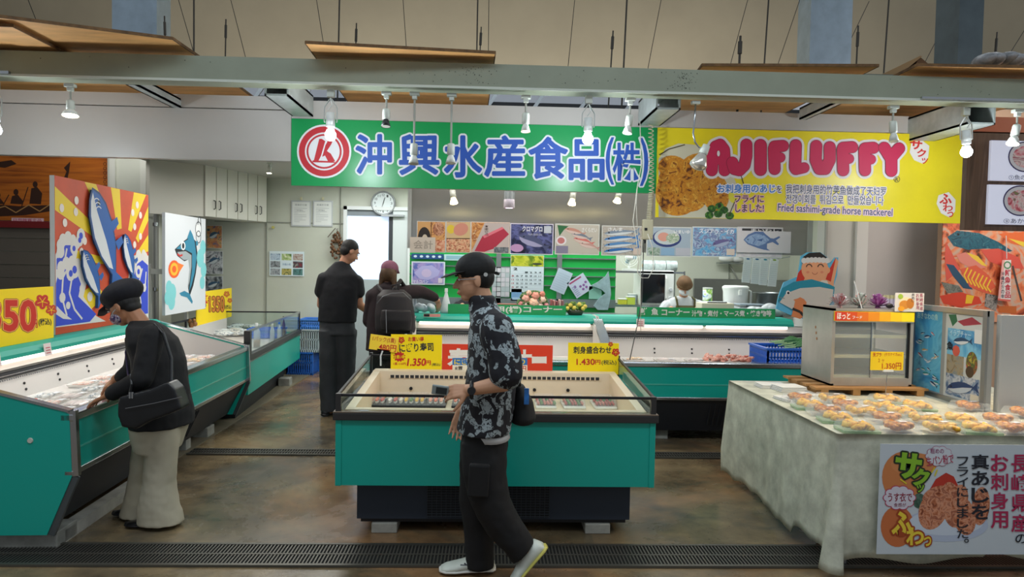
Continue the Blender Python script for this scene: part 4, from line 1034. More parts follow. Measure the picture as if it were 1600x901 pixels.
# seafood wall posters left
def ph(name, label, F, tl, br, cols, seed, cat='poster', border='#dfe3e6', vor=False, scale=9, group=None, thick=.004, bw=.02):
    p = Panel(name, label, cat, F, tl, br, mat(border, .5), thick, group)
    p.N.rect(bw, bw * p.w / p.h, 1 - bw, 1 - bw * p.w / p.h, photo(cols, scale, seed, 1.6, .35, vor), 1); return p
FP = FY(9.80)
SEA = ['#14385c', '#2f6f9e', '#8fb8c8', '#c8d6d6', '#4f6f7a']
t_ = ph('wall_poster', 'blue sea photo poster at the left end of the wall behind the fish board', FP, (250, 349), (257, 391), SEA, 3)
t_.done()
for i, (tl, br, cols, lb) in enumerate((((323, 352), (347, 388), ['#3a6c94', '#c87c50', '#d8b078', '#2a4a5c'], 'orange and blue fish photo on the wall right of the white fish board'), ((322, 392), (348, 428), ['#2a2f3a', '#8a8f96', '#d0d4d8', '#584058'], 'grey silver fish photo on the wall, middle one beside the fish board'), ((320, 431), (348, 462), ['#1c2228', '#6f767c', '#c0c6ca'], 'dark silver fish photo on the wall, lowest one beside the fish board'), ((297, 352), (321, 462), ['#5a88a4', '#b8c8ce', '#8a6a5a'], 'tall bluish photo poster partly behind the white fish board'))):
    p = ph('wall_poster', lb, FP, tl, br, cols, 20 + i); p.N.fish(.5, .6, .7, .3, '#3d5f7c', '#cdd6da', 2, .4); p.done()
# nine-photo fish chart on the back wall
F98 = FY(9.882)
p = Panel('fish_chart', 'white sheet with nine small seafood photos on the back wall', 'poster', F98, (421, 392), (475, 431.5), mat('#dcebf2', .6), .004)
CC = [['#4a6a8a', '#c8d8e8', '#7a98b0'], ['#3c6a2c', '#a8c07a', '#e8ead0'], ['#7a3a30', '#c8c0b8', '#8a5a50'], ['#2c3038', '#a8aeb4', '#50585f'], None, ['#8a2c38', '#3c4048', '#b8b0a8'], ['#30343c', '#b0b6bc', '#606870'], ['#7a7a20', '#c8b870', '#3c5a2c'], ['#1c4a4c', '#5c8c8c', '#204038']]
for i in range(9):
    a, b = i % 3, 2 - i // 3
    if CC[i]: p.N.rect(.03 + .325 * a, .04 + .30 * b, .31 + .325 * a, .30 + .30 * b, photo(CC[i], 12, 30 + i), 1)
p.N.text('沖縄の魚', .37, .42, .62, .52, '#5a86b0', 1); p.done()
# framed certificates
for x0, x1, lb in ((455, 485.5, 'left of the two white framed certificates on the back wall'), (489, 519.5, 'right of the two white framed certificates on the back wall')):
    p = Panel('certificate', lb, 'certificate', F98, (x0, 313), (x1, 354), mat('#c4c8cc', .35, .3), .02)
    p.N.rect(.06, .05, .94, .95, '#e6e8e6', 1); p.N.text('営業許可書', .2, .80, .8, .87, '#8a8f92', 2)
    for k in range(9): p.N.rect(.15, .70 - .065 * k, .15 + .7 * (.95, .5, .8, .3, .9, .9, .6, .85, .4)[k], .712 - .065 * k, '#a8acb0', 2)
    p.N.text('許可番号', .3, .60, .6, .65, '#8a8f92', 3)
    MB().box(p.w * .46, p.w * .54, -.01, .02, p.h + .01, p.h + .05, mat('#d8d2b0', .5)).build('hook', p.o); p.done()
h = MB().cyl((0, 0, 0), (0, -.02, 0), .02, .02, mat('#c8c070', .5)).build('wall_hook'); h.location = F98.w(*F98.uv(427, 355)); tagp(h, 'small brass hook on the back wall above the fish chart', 'hook')
# round clock at 12:33
u, v = F98.uv(600, 318)
t = thing('wall_clock', 'round grey wall clock above the frosted door', 'clock', F98.w(u, v) + Vector((0, -.06, 0)))
r0 = (F98.uv(619, 318)[0] - u)
T = Matrix.Rotation(PI / 2, 4, 'X')
MB().lathe([(0, -.04), (r0, -.04), (r0, .025), (r0 * .93, .03), (r0 * .86, .012)], mat('#8d9092', .35, .3), T=T, n=36).build('case', t, smooth=True)
a = Art(y=-.012); a.disc(0, 0, r0 * .88, r0 * .88, '#d3dadd', 0, 36)
for k in range(1, 13):
    an = PI / 2 - 2 * PI * k / 12; x, z = r0 * .68 * math.cos(an), r0 * .68 * math.sin(an); s = r0 * .1
    a.text(str(k), x - s * (1.0 if k > 9 else .6), z - s, x + s * (1.0 if k > 9 else .6), z + s, '#3c4044', 1, .01)
a.build('dial', t)
for nm, an, l, wd in (('hour_hand', 12.55 * PI / 6, .5, .05), ('minute_hand', 33 * PI / 30, .75, .03)):
    h = Art(y=-.018); d = (math.sin(an), math.cos(an)); h.line([(-d[0] * r0 * .12, -d[1] * r0 * .12), (d[0] * r0 * l, d[1] * r0 * l)], r0 * wd, '#26282c', 1); h.build(nm, t)
# dried pepper wreath + stick
t = thing('dried_wreath', 'bunch of dried brown seed pods hanging beside the door', 'wreath', F98.w(*F98.uv(528, 360)) + Vector((0, -.06, 0)))
g = MB(); r = random.Random(3); bm1 = mat('#6d4a30', .7, nz=(30, .4))
for i in range(70):
    an = r.uniform(0, 2 * PI); rr = r.uniform(.03, .1); g.ell((rr * math.cos(an), r.uniform(-.04, .02), -.22 + 1.9 * rr * math.sin(an)), (.018, .016, .02), bm1, None, 6, 5)
g.build('pods', t, smooth=True); MB().tube([(-.13, 0, -.1), (-.02, -.01, .03), (.02, 0, -.02)], .008, mat('#7a7468', .7), 6).build('twig', t)
MB().cyl((0, 0, .02), (0, .04, .02), .008, .008, CHROME).tube([(0, 0, .02), (0, 0, -.08)], .003, bm1, 5).build('cord', t)
# kitchen-side spotlight at far left
spot(421, 254, 271, 'small far spotlight below the fascia beside the corner cupboard', Y=8.1, stem=.05, lit='w', power=4, cup=.03)

# ================================================================ boards standing on the left cases
c0 = atZ(85, 519, 1.003); c1 = atZ(232, 503, 1.003)
c0, c1 = FL.w(1.24, 0) - FL.n * .96, FL.w(2.42, 0) - FL.n * .93
# find u along the line v=.95 matching pixels
def on_line(px, py, Fm, v):
    Q = Frame((Fm.O - Fm.n * v)[:2], (Fm.O - Fm.n * v + Fm.ex)[:2]); return Q.uv(px, py)
QL = Frame((FL.O - FL.n * .93)[:2], (FL.O - FL.n * .93 + FL.ex)[:2])
p = Panel('wave_board', 'painted wooden board of leaping blue fish, waves and a red and yellow sunburst', 'painted board', QL, (85, 281), (232, 503), mat('#d4d2cc', .6), .035)
_bl = QL.uv(85, 281); 
p.o.location.z = 1.005
W = p.w; H = p.h; N = p.N
def PX(x, y):       # photo pixel -> 0..1 on the board
    u_, v_ = QL.uv(x, y); return ((u_ - p.u0) / W, (v_ - p.v0) / H)
def clip(pts): return [(min(max(a, .002), .998), min(max(b, .002), .998)) for a, b in pts]
sun = PX(196, 395); N.rect(.0, .0, 1, 1, mat('#cc4a20', .6, nz=(3, .2)), .3)
RY = '#e8c81a'
for poly in ([(85, 298), (85, 335), (172, 395), (176, 385)], [(132, 288), (150, 290), (180, 375), (172, 380)], [(173, 294), (187, 295), (190, 363), (183, 365)], [(209, 299), (228, 302), (205, 368), (200, 365)], [(232, 328), (232, 350), (216, 385), (212, 378)], [(232, 372), (232, 398), (215, 405), (214, 400)], [(120, 398), (170, 410), (168, 420), (118, 412)], [(118, 470), (150, 448), (165, 470), (130, 500)]):
    N.poly(clip([PX(*q) for q in poly]), RY, 1)
N.disc(sun[0] - .03, sun[1] - .05, .16, .16, '#c0351f', 1.5, 30)
BL = '#2d46c8'; WH = '#d8d4d0'
for poly in ([(85, 405), (98, 378), (112, 378), (122, 392), (118, 415), (128, 420), (136, 445), (130, 470), (150, 500), (165, 508), (85, 519)], [(202, 420), (214, 400), (232, 405), (232, 503), (170, 506), (198, 470)]):
    N.poly(clip([PX(*q) for q in poly]), WH, 2)
for poly in ([(88, 412), (100, 390), (110, 390), (114, 400), (110, 416), (88, 428)], [(87, 450), (92, 430), (104, 420), (116, 424), (126, 450), (122, 470), (150, 497), (140, 509), (87, 517)], [(208, 440), (214, 418), (222, 412), (231, 420), (231, 495), (190, 503), (204, 475)]):
    N.poly(clip([PX(*q) for q in poly]), BL, 2.5)
for l_ in ([(106, 425), (98, 440), (96, 470), (104, 500)], [(112, 440), (108, 465), (116, 490), (128, 505)], [(94, 395), (90, 410)], [(222, 425), (216, 450), (220, 480)], [(228, 430), (226, 460)], [(104, 395), (101, 412)]):
    N.line([PX(*q) for q in l_], .014, WH, 3)
for x, y, r in ((88, 400, 5), (92, 390, 5), (98, 382, 5), (106, 378, 5), (114, 381, 4), (120, 388, 4), (89, 434, 5), (95, 425, 5), (103, 418, 5), (112, 416, 5), (121, 420, 5), (127, 429, 5), (131, 440, 4), (206, 424, 5), (210, 413, 5), (216, 404, 5), (224, 402, 4), (230, 406, 4)):
    c = PX(x, y); N.disc(min(max(c[0], .045), .955), c[1], r / 150, r / 150 * W / H, WH, 2.9, 14)
for x, y, r in ((110, 434, 6), (116, 428, 7), (128, 458, 4), (97, 472, 4), (106, 484, 3), (115, 395, 5), (126, 375, 6), (216, 430, 6), (225, 455, 4), (124, 382, 5), (140, 470, 4), (215, 470, 4), (207, 452, 3)):
    c = PX(x, y); N.disc(c[0], c[1], r / 150, r / 150 * W / H, WH, 3.2, 12)
    if r > 4: N.disc(c[0], c[1], r / 330, r / 330 * W / H, BL, 3.5, 10)
for x, y in ((119, 320), (96, 332), (118, 338), (101, 355), (132, 383), (214, 326), (219, 342), (207, 338), (210, 360), (219, 375), (210, 388), (127, 400)):
    c = PX(x, y); N.disc(c[0], c[1], .02, .022 * W / H, '#e8dcd4', 3.3, 12)
N.poly(clip([PX(*q) for q in ((88, 485), (100, 497), (112, 506), (98, 505), (87, 498))]), WH, 3.4)
def fish3(cx, cy, l, ang, nm):
    c = PX(cx, cy); f = Art(lambda x, z: (x * W, z * W), y=-.022)
    x, z = c[0], c[1] * H / W
    f.fish(x, z, l, ang, '#1c5aa8', '#d4d8dc', 1, .34, '#123a6c')
    for s in (-.36, -.32, -.28):
        f.ring(x + l * s * math.cos(ang), z + l * s * math.sin(ang), l * .05, l * .06, '#d4d8dc', 3.5, ang + 1.9, ang + 4.0, 8)
    for s, k in ((-.12, .32), (.08, .24)):
        bx, bz = x + l * (s * math.cos(ang) + .17 * math.sin(-ang)), z + l * (s * math.sin(ang) + .17 * math.cos(ang))
        nx, nz = -math.sin(ang), math.cos(ang)
        f.poly([(bx - nx * l * .02, bz - nz * l * .02), (bx + nx * l * .12, bz + nz * l * .12), (bx + nx * l * .12 + math.cos(ang) * l * .07, bz + nz * l * .12 + math.sin(ang) * l * .07), (bx + l * .1 * math.cos(ang), bz + l * .1 * math.sin(ang))], '#1c5aa8', 1.5)
    o = f.build(nm, p.o)
    s = MB(); pts = [(-.5, 0), (-.3, .15), (-.05, .18), (.25, .08), (.34, .02), (.5, .15), (.45, 0), (.5, -.15), (.34, -.04), (.25, -.07), (-.05, -.17), (-.3, -.14)]
    P3 = [((x + l * (a * math.cos(ang) - b * math.sin(ang))) * W, (z + l * (a * math.sin(ang) + b * math.cos(ang))) * W) for a, b in pts]
    flip_fix(s.prism(P3, -.021, -.002, mat('#1a4a80', .5)).build('fish_relief', p.o))
fish3(161, 382, .60, math.radians(-64), 'painted_fish'); fish3(141, 440, .34, math.radians(-58), 'painted_fish'); fish3(199, 410, .31, math.radians(-68), 'painted_fish')
p.done()
# white board with a cartoon fish
p = Panel('fish_board', 'white board with a painted cheerful blue fish giving a thumbs up', 'painted board', QL, (258, 353), (321, 500), mat('#d3d7dc', .5), .03)
p.o.location.z = 1.005
W, H, N = p.w, p.h, p.N
F_ = lambda *a: [PX(*q) for q in a]
N.poly(F_((273, 410), (285, 398), (298, 388), (306, 396), (309, 420), (306, 445), (302, 465), (296, 483), (294, 470), (296, 450), (298, 432), (296, 424), (288, 428), (277, 420)), '#101820', 1)
N.poly(F_((275, 409), (286, 399), (298, 390), (304, 397), (307, 420), (304, 445), (299, 465), (295, 475), (300, 440), (300, 415), (290, 410)), '#2b7f9e', 1.5)
N.poly(F_((277, 414), (290, 412), (299, 418), (299, 436), (296, 460), (293, 470), (296, 440), (294, 425), (287, 426), (279, 420)), '#9aa4a8', 1.6)
N.poly(F_((292, 392), (297, 378), (301, 386), (304, 396)), '#2b7f9e', 1.4)
N.poly(F_((280, 478), (288, 474), (296, 478), (301, 490), (300, 494), (292, 484), (283, 482)), '#2b7f9e', 1.4)
MB().box(.06, .10, .17, .20, -.99, H * .5, WHITE).box(.06, .10, .03, .18, H * .4, H * .45, WHITE).build('support_leg', p.o); MB().box(W - .1, W - .06, .17, .20, -.99, H * .5, WHITE).box(W - .1, W - .06, .03, .18, H * .4, H * .45, WHITE).build('support_leg', p.o)
c = PX(286, 404); N.disc(*c, .055, .045, '#e8ecec', 2, 16); N.disc(c[0], c[1], .03, .03, '#101820', 2.4, 12)
N.line(F_((277, 417), (281, 420), (285, 418)), .02, '#c03028', 2)
N.disc(*PX(272, 441), .13, .09, '#e85c1c', 1.2, 16); N.disc(*PX(272, 441), .09, .065, '#f2b42a', 1.6, 16); N.disc(*PX(272, 441), .05, .035, '#e85c1c', 1.8, 12); N.poly(F_((276, 430), (287, 434), (279, 447)), '#f07a2c', 1.7)
N.ring(PX(310, 377)[0], PX(310, 377)[1], .075, .085, '#303438', 1.5, n=16); N.ring(PX(310, 389)[0], PX(310, 389)[1], .06, .07, '#303438', 1.5, n=16); N.disc(*PX(310, 377), .075, .07, '#e2e4e6', 1.2)
N.line(F_((309, 370), (310, 358), (313, 358), (314, 372)), .015, '#303438', 1.6); N.line(F_((306, 400), (309, 398)), .05, '#2b7f9e', 1.6)
CY = '#7cc8cc'
for x, y, r in ((264, 470, .07), (269, 478, .09), (262, 486, .07), (317, 405, .08), (313, 422, .10), (318, 440, .08), (316, 460, .07), (268, 492, .08)): N.disc(*PX(x, y), r, r * W / H, CY, 1.1, 14)
p.done()
# price boards on the left hoods
QS = Frame((FL.O - FL.n * .85)[:2], (FL.O - FL.n * .85 + FL.ex)[:2])
p = Panel('price_sign', 'large yellow 1350 yen price board with red flowers at far left', 'price sign', QS, (-60, 459), (84, 530), mat('#ffdc0a', .45), .008); p.o.location.z = 1.004; K = p.A
for q in range(8): K.text('1350', -38 + 2.2 * math.cos(q * PI / 4), 519 + 2.2 * math.sin(q * PI / 4), 55 + 2.2 * math.cos(q * PI / 4), 473 + 2.2 * math.sin(q * PI / 4), '#7a1a10', 1 + .02 * q, .03, 0, 0)
for q in range(8): K.text('1350', -38 + 1.5 * math.cos(q * PI / 4), 519 + 1.5 * math.sin(q * PI / 4), 55 + 1.5 * math.cos(q * PI / 4), 473 + 1.5 * math.sin(q * PI / 4), '#f0a85a', 1.6 + .02 * q, .03, 0, 0)
K.text('1350', -38, 519, 55, 473, '#d02a18', 2.4, .03)
K.text('円', 50, 515, 58, 502, '#c8321e', 2.6, .02, -.05); K.text('(税込)', 60, 512, 80, 500, '#20242a', 2.6, .015, -.08)
K.flower(66, 474, 12, '#c8261e', 1.2); K.flower(80, 487, 9, '#c8401e', 1.2); p.done()
Q2 = Frame((F2.O - F2.n * .958)[:2], (F2.O - F2.n * .958 + F2.ex)[:2])
p = Panel('price_sign', 'small yellow 1350 yen price board standing on the glass-fronted left case', 'price sign', Q2, (307, 454), (362, 492), mat('#ffdc0a', .45), .008); p.o.location.z = .80; K = p.A
K.burst(317, 465, 10, '#c8261e', 1.2, 14, .75, 1.0); K.text('お買い得', 310, 469, 325, 461, '#ffdc0a', 2, .03, -.1)
for q in range(6): K.text('1350', 327 + .8 * math.cos(q), 484 + .8 * math.sin(q), 350 + .8 * math.cos(q), 461 + .8 * math.sin(q), '#7a1a10', 1.4, .03)
K.text('1350', 327, 484, 350, 461, '#d8862a', 2, .02)
K.flower(354, 457, 5, '#c85a1e', 1.2); K.flower(359, 467, 4, '#c85a1e', 1.2); K.text('円(税込)', 349, 481, 361, 474, '#20242a', 2, .02); K.text('1P', 317, 480, 322, 472, '#5a4a8a', 2, .02); p.done()
# small figurine and bottles on the glass case
t = thing('shell_figurine', 'small brown shell figurine standing near the 1350 yen board', 'figurine', Q2.w(Q2.uv(299, 497)[0], .80) - F2.n * -.0)
g = MB()
for a_, b_, r_ in ((0, .03, .035), (.04, .04, .03), (-.02, .07, .028), (.03, .08, .022)): g.ell((a_, 0, b_), (r_, r_ * .8, r_), mat('#9a6a3c', .6, nz=(25, .5)), None, 8, 6)
g.build('shells', t, smooth=True)
def bottle(label, loc, h, r, body, capc, liquid=None):
    t = thing('bottle', label, 'bottle', loc)
    MB().lathe([(0, 0), (r, 0), (r, h * .62), (r * .4, h * .82), (r * .38, h * .9), (0, h * .9)], body).build('body', t, smooth=True)
    if liquid: MB().lathe([(0, .004), (r * .95, .004), (r * .95, h * .3), (0, h * .3)], liquid).build('liquid', t, smooth=True)
    MB().cyl((0, 0, h * .89), (0, 0, h), r * .45, r * .45, capc, 12).build('cap', t)
PET = mat('#e8f0f0', .1, alpha=.45)
for px, py, zz, h, r, b_, c_, lq, lb in ((401, 502, .61, .27, .036, PET, PLASTW, mat('#b8783c', .3), 'clear bottle with amber liquid and white cap in the glass-fronted case'), (425, 499, .61, .22, .028, PET, PLASTW, None, 'small clear bottle with white cap in the glass-fronted case'), (436, 500, .61, .22, .026, PET, mat('#2f6fd8', .4), None, 'small bottle with a blue cap in the glass-fronted case'), (443, 490, .61, .28, .02, mat('#4a1420', .3), mat('#20242a', .4), None, 'dark red bottle at the far end of the glass-fronted case')):
    q = atY(px, py, 7.6 + (px - 395) * .02); bottle(lb, (q.x, q.y, zz), h, r, b_, c_, lq)
q = atY(414, 495, 8.5)
crate('low blue plastic basket behind the bottles in the glass-fronted case', (q.x - .05, 8.75, .605), F2.rz - PI / 2, .4, .28, .1, BLUE)
for i, (px, py, lb) in enumerate(((400, 522, 'ice-covered fish heap near the front of the glass case'), (425, 512, 'ice-covered fish heap in the middle of the glass case'))):
    q = atZ(px, py, .62); t = thing('fish_heap', lb, 'fish', (q.x - .28, q.y, .602)); tagp(t, kind=None)
    g = MB(); r = random.Random(i + 8)
    for k in range(26): g.ell((r.uniform(-.2, .2), r.uniform(-.3, .3), .03 + r.random() * .03), (.11, .03, .024), FISHS if k % 3 else mat('#d6dee0', .2), Matrix.Rotation(r.uniform(-.5, .5), 3, 'Z'), 8, 6)
    g.build('fish', t, smooth=True)
# blue crates stacked at the end of the glass case
q = atY(489, 500, 9.35)
crate('dark blue crate on the floor past the glass-fronted case', (q.x - .22, 9.66, 0), 0, .36, .34, .3, mat('#2a66c4', .4))
crate('pale translucent crate standing on the dark blue crate past the glass case', (q.x - .12, 9.66, .32), 0, .36, .34, .3, mat('#b8c4cc', .4))
crate('light blue crate on top of the stack beyond the glass-fronted case', (q.x - .03, 9.66, .64), 0, .38, .34, .12, mat('#4c88dc', .4))

# ================================================================ slat wall, steel panel and poster row
STEELP = mat('#b8b8b4', .3, .8, nz=(.8, .12)); STEELP.node_tree.nodes['Principled BSDF'].inputs['Anisotropic'].default_value = .85
V3 = lambda *a: Vector(a)
x0, x1 = atY(643, 350, 7.3).x, atY(1262, 350, 7.3).x
q = atY(900, 298, 7.3).z
t = thing('steel_hood_panel', 'long hanging stainless steel panel behind the row of fish posters', 'panel', (0, 7.3, 1.74))
MB().box(x0, x1, 7.30, 7.32, 1.74, 2.74, STEELP).build('sheet', t, W=True)
MB().box(x0 - .04, x0, 7.28, 7.33, 1.74, 2.74, mat('#b9bcb9', .4)).build('edge_post', t, W=True)
MB().box(x1, x1 + .05, 7.28, 7.33, .0, 2.74, mat('#b0b2ac', .4)).build('edge_post', t, W=True)
GP = mat('#0fa044', .45)
x0, x1 = atY(640, 430, 8.4).x, atY(962, 430, 8.4).x
t = thing('slat_wall', 'bright green slatted display wall with metal rails behind the counter', 'wall panel', (x0, 8.4, 0))
MB().box(x0, x1, 8.4, 8.45, 0.0, 1.86, GP).build('panel', t, W=True)
zz = [atY(800, y, 8.39).z for y in (402, 417, 430, 445)]
g = MB()
for z in zz: g.box(x0, x1, 8.385, 8.4, z - .006, z + .006, CHROME)
g.build('rail', t, W=True)
zb_ = atY(800, 472, 8.39).z; MB().box(x0, x1, 8.37, 8.4, zb_ - .05, zb_ + .05, ALU).box(atY(874, 430, 8.37).x - .03, atY(874, 430, 8.37).x + .03, 8.37, 8.4, .9, 1.86, ALU).box(atY(779, 430, 8.37).x - .03, atY(779, 430, 8.37).x + .03, 8.37, 8.4, .9, 1.86, ALU).build('frame_rail', t, W=True)
FQ = FY(7.27); OR = ['#8a4418', '#c87838', '#e8b070', '#a85828', '#f0d4a8']
def fp(label, tl, br, cols, seed, paint, border='#dfe0dc', scale=9):
    p = ph('fish_poster', label, FQ, tl, br, cols, seed, 'poster', border, False, scale, 'row of seafood posters over the counter'); paint(p.N); return p.done()
def P1(n):
    n.rect(.02, .03, .47, .97, '#d8a468', 1.2); n.disc(.26, .45, .22, .36, '#2c2420', 2, 20); n.disc(.28, .42, .1, .16, '#d8c8b0', 2.4, 12); n.disc(.75, .75, .2, .22, photo(['#5a3a28', '#b87858', '#e8b898'], 20, 51), 2); n.rect(.55, .02, .98, .4, photo(['#b85838', '#e8a080', '#f0c8a8'], 20, 52), 2); n.rect(.49, .02, .51, .98, '#402818', 2.6)
fp('collage poster of sushi and bowls at the left end of the poster row', (651.5, 345), (696, 394.5), OR, 41, P1)
def P2(n):
    n.rect(.02, .45, .98, .97, '#d8b888', 1.2); n.disc(.2, .75, .16, .14, '#e8c83c', 2); n.disc(.6, .75, .3, .2, '#d8907c', 2, 20, .2); n.rect(.02, .03, .98, .44, photo(['#8a4030', '#d88868', '#f0c8a0', '#a8603c'], 26, 53), 2); n.line([(.02, .45), (.98, .46)], .02, '#402818', 3)
fp('poster of salmon blocks and chopped salmon, second from the left', (697, 345.5), (735, 395), OR, 42, P2)
def P3(n):
    n.poly([(.02, .03), (.35, .97), (.98, .97), (.98, .03)], '#c8b8b4', 1.2); n.poly([(.1, .06), (.3, .55), (.8, .85), (.98, .62), (.6, .15), (.35, .04)], '#b83048', 2); n.poly([(.3, .55), (.8, .85), (.85, .8), (.35, .48)], '#e87888', 2.4); n.rect(.6, .02, .98, .2, photo(['#303840', '#a0a8ac'], 20, 54), 2.4); n.vtext('本まぐろ', .35, .9, .45, .55, '#4a3430', 3, .01)
fp('poster of a large red tuna block', (736, 346), (796, 396), OR, 43, P3, '#e8d4c8')
def P4(n):
    n.rect(.03, .04, .97, .96, photo(['#141830', '#30345c', '#6a6ea8', '#1c1c2c'], 7, 55), 1.2); n.fish(.55, .4, .8, -.5, '#50567c', '#a8a4c8', 2, .42); n.disc(.16, .2, .15, .13, '#c89ac8', 3); n.rect(.78, .7, .95, .93, '#c8ccd8', 3)
    n.text('クロマグロ', .28, .74, .74, .92, '#e6e6ee', 3.4, .03); n.text('Pacific bluefin tuna', .42, .62, .74, .69, '#c8c8d8', 3.4)
fp('dark poster with white bluefin tuna writing', (797.5, 348.5), (864, 398), ['#202440', '#505890'], 44, P4, '#e4dcf0')
def P5(n):
    n.rect(.03, .04, .97, .96, '#c8c0b4', 1.2)
    for a, b, c in ((.45, .75, '#c89080'), (.6, .6, '#7c8494'), (.65, .45, '#d87870'), (.78, .3, '#c89890')): n.fish(a, b, .5, -.35, c, '#dcc4bc', 2 + a, .36)
    n.poly([(.05, .95), (.1, .6), (.2, .8), (.3, .92)], '#2c6c40', 1.6); n.disc(.14, .45, .12, .15, '#e8e0e4', 2); n.disc(.14, .45, .08, .1, '#c87878', 2.4); n.rect(.03, .04, .3, .28, '#8a84a0', 1.8); n.text('さくらだい', .6, .74, .94, .88, '#f0f0f0', 5, .02)
fp('poster of red and grey fish laid on leaves', (867.5, 349), (936, 398.5), ['#b0a898', '#d8d0c4'], 45, P5)
def P6(n):
    n.rect(.03, .04, .97, .96, photo(['#8a8078', '#c8c0b8', '#b0a89c'], 30, 56), 1.2)
    for k in range(4): n.fish(.5, .78 - .2 * k, .9, .12, ('#8494a8', '#3c7cc0', '#5a8cc0', '#2c6cb4')[k], '#d8dce0', 2 + k, .2)
    n.text('さんま', .15, .82, .5, .94, '#f0f0f0', 7, .02); n.rect(.78, .04, .97, .26, '#d8c4b8', 6)
fp('poster of long silver and blue saury fish', (940.5, 352), (1003, 400), ['#a09890', '#c8c0b8'], 46, P6)
def P7(n):
    n.rect(.03, .04, .97, .96, '#a8b8c8', 1.2); n.disc(.45, .62, .32, .3, '#2c3c78', 2, 24); n.disc(.45, .66, .28, .26, '#c8d0d4', 2.3, 24); n.disc(.38, .66, .13, .15, '#e0a090', 2.6); n.disc(.58, .62, .15, .16, photo(['#d8dcd8', '#8aa884', '#e8e4dc'], 30, 57), 2.6); n.rect(.03, .04, .3, .3, photo(['#4c7c54', '#c8d0cc'], 20, 58), 3); n.rect(.33, .04, .62, .3, '#90b4d4', 3); n.rect(.65, .04, .97, .3, '#c0c0cc', 3); n.text('いまいゆ', .6, .78, .95, .9, '#f4f4f4', 4, .02)
fp('poster of sliced fish on a blue plate', (1010.5, 353.5), (1080, 401.5), ['#90a4b8', '#c0ccd4'], 47, P7)
def P8(n):
    n.rect(.03, .04, .97, .96, photo(['#4c9cd8', '#88c0e0', '#7874a8', '#b8d0e4', '#4c5c94'], 12, 59), 1.2); n.text('スジアラ・イカ', .15, .78, .92, .92, '#f4f4f8', 3, .02); n.rect(.77, .07, .95, .28, '#e0d0c4', 3); n.fish(.68, .48, .5, .4, '#6c6498', '#a8b4d0', 2, .5); n.text('Sea food', .25, .09, .6, .15, '#f0f4f8', 3)
fp('bright blue squid poster, third from the right', (1082, 353.5), (1151, 402), ['#68a8d8', '#a0c4e0'], 48, P8)
fp('white bordered poster mostly covered by the fish drawing', (1152.5, 354), (1222, 403), ['#c8c4cc', '#e0dce0'], 49, lambda n: (n.rect(.1, .86, .97, .95, '#2c3034', 2), n.text('まいわし', .3, .87, .9, .94, '#e8e8e8', 3, .02)), '#d8dad8')
FQ2 = FY(7.25)
p = Panel('fish_drawing', 'hand-drawn blue pomfret fish on white paper at the right end of the posters', 'drawing', FQ2, (1152, 360), (1235, 395.5), mat('#d6d3d6', .7), .003)
N = p.N
N.poly([(.12, .58), (.2, .82), (.33, .97), (.48, .97), (.53, .85), (.62, .68), (.68, .66), (.78, .78), (.8, .72), (.72, .58), (.78, .42), (.76, .36), (.66, .5), (.56, .42), (.56, .2), (.62, .1), (.5, .14), (.38, .22), (.2, .38)], '#5c78a8', 1)
N.poly([(.14, .58), (.24, .78), (.36, .88), (.5, .8), (.6, .6), (.52, .42), (.4, .3), (.22, .42)], photo(['#7c9ac4', '#9cb4d4', '#6484b4'], 14, 60), 1.6)
N.line([(.28, .75), (.34, .6), (.3, .42)], .012, '#48649a', 2.2); N.poly([(.36, .58), (.48, .66), (.46, .52)], '#48649a', 2.2); N.disc(.2, .6, .012, .025, '#20284c', 2.4, 8)
p.done()
p = Panel('price_card', 'translucent handwritten card under the left end of the poster row', 'price card', FQ2, (640.5, 370), (680, 395), mat('#d8cabc', .5), .003); p.N.text('会計', .15, .25, .9, .8, '#a89c90', 1, .01); p.done()
# hood-level printed bits under the poster row on the slat wall
FW = FY(8.37)
def wp(name, label, tl, br, m, cat='poster', F=FW, **k): return Panel(name, label, cat, F, tl, br, mat(m, .6), .004, **k)
p = wp('icon_strip', 'dark blue strip with white fish icons at the left end of the green wall', (643, 396), (693, 405), '#1c4a80')
for i in range(5): p.N.disc(.12 + .19 * i, .5, .055, .24, '#c8dcec', 1, 8)
p.done()
p = wp('fish_poster', 'purple-blue poster of a pale round fish on the green wall', (643, 408), (695, 445), '#d4dce4'); N = p.N
N.rect(.04, .05, .96, .95, photo(['#3c4c98', '#7c84c8', '#a898cc', '#5c6cb0'], 6, 61), 1); N.poly([(.08, .5), (.3, .8), (.6, .85), (.85, .6), (.8, .4), (.5, .2), (.25, .25)], '#b0acdc', 1.6); N.disc(.45, .5, .15, .18, '#c8b8dc', 2.0); N.text('マルコバン', .05, .06, .5, .2, '#e8e8f0', 2.5, .02); N.rect(.8, .08, .93, .3, '#d8ccd8', 2.5); p.done()
p = wp('notice_sheet', 'pale paper poster behind the cap of the walking man', (694, 397), (727, 407), '#b8d8dc'); p.N.rect(.1, .2, .9, .8, '#88b4c4', 1); p.done()
p = wp('notice_sheets', 'sheet covered with small pinned notes left of the calendar', (769, 417), (796, 464), '#a8b4b8'); r = random.Random(9)
for i in range(4):
    for j in range(6): p.N.rect(.04 + .24 * i, .03 + .16 * j, .25 + .24 * i, .17 + .16 * j, r.choice(['#c8ccd0', '#b4c0c4', '#d0ccd4']), 1)
p.done()
p = wp('wall_calendar', 'wall calendar with a green photo on top', (798, 398), (849, 457), '#d0dce4', 'calendar'); N = p.N
N.rect(.01, .70, .99, .99, photo(['#4c6c10', '#98a818', '#c8c840', '#5c7c1c'], 6, 62), 1); N.disc(.8, .77, .15, .03, '#38402c', 2); N.text('2', .1, .6, .2, .66, '#30343a', 2, .03)
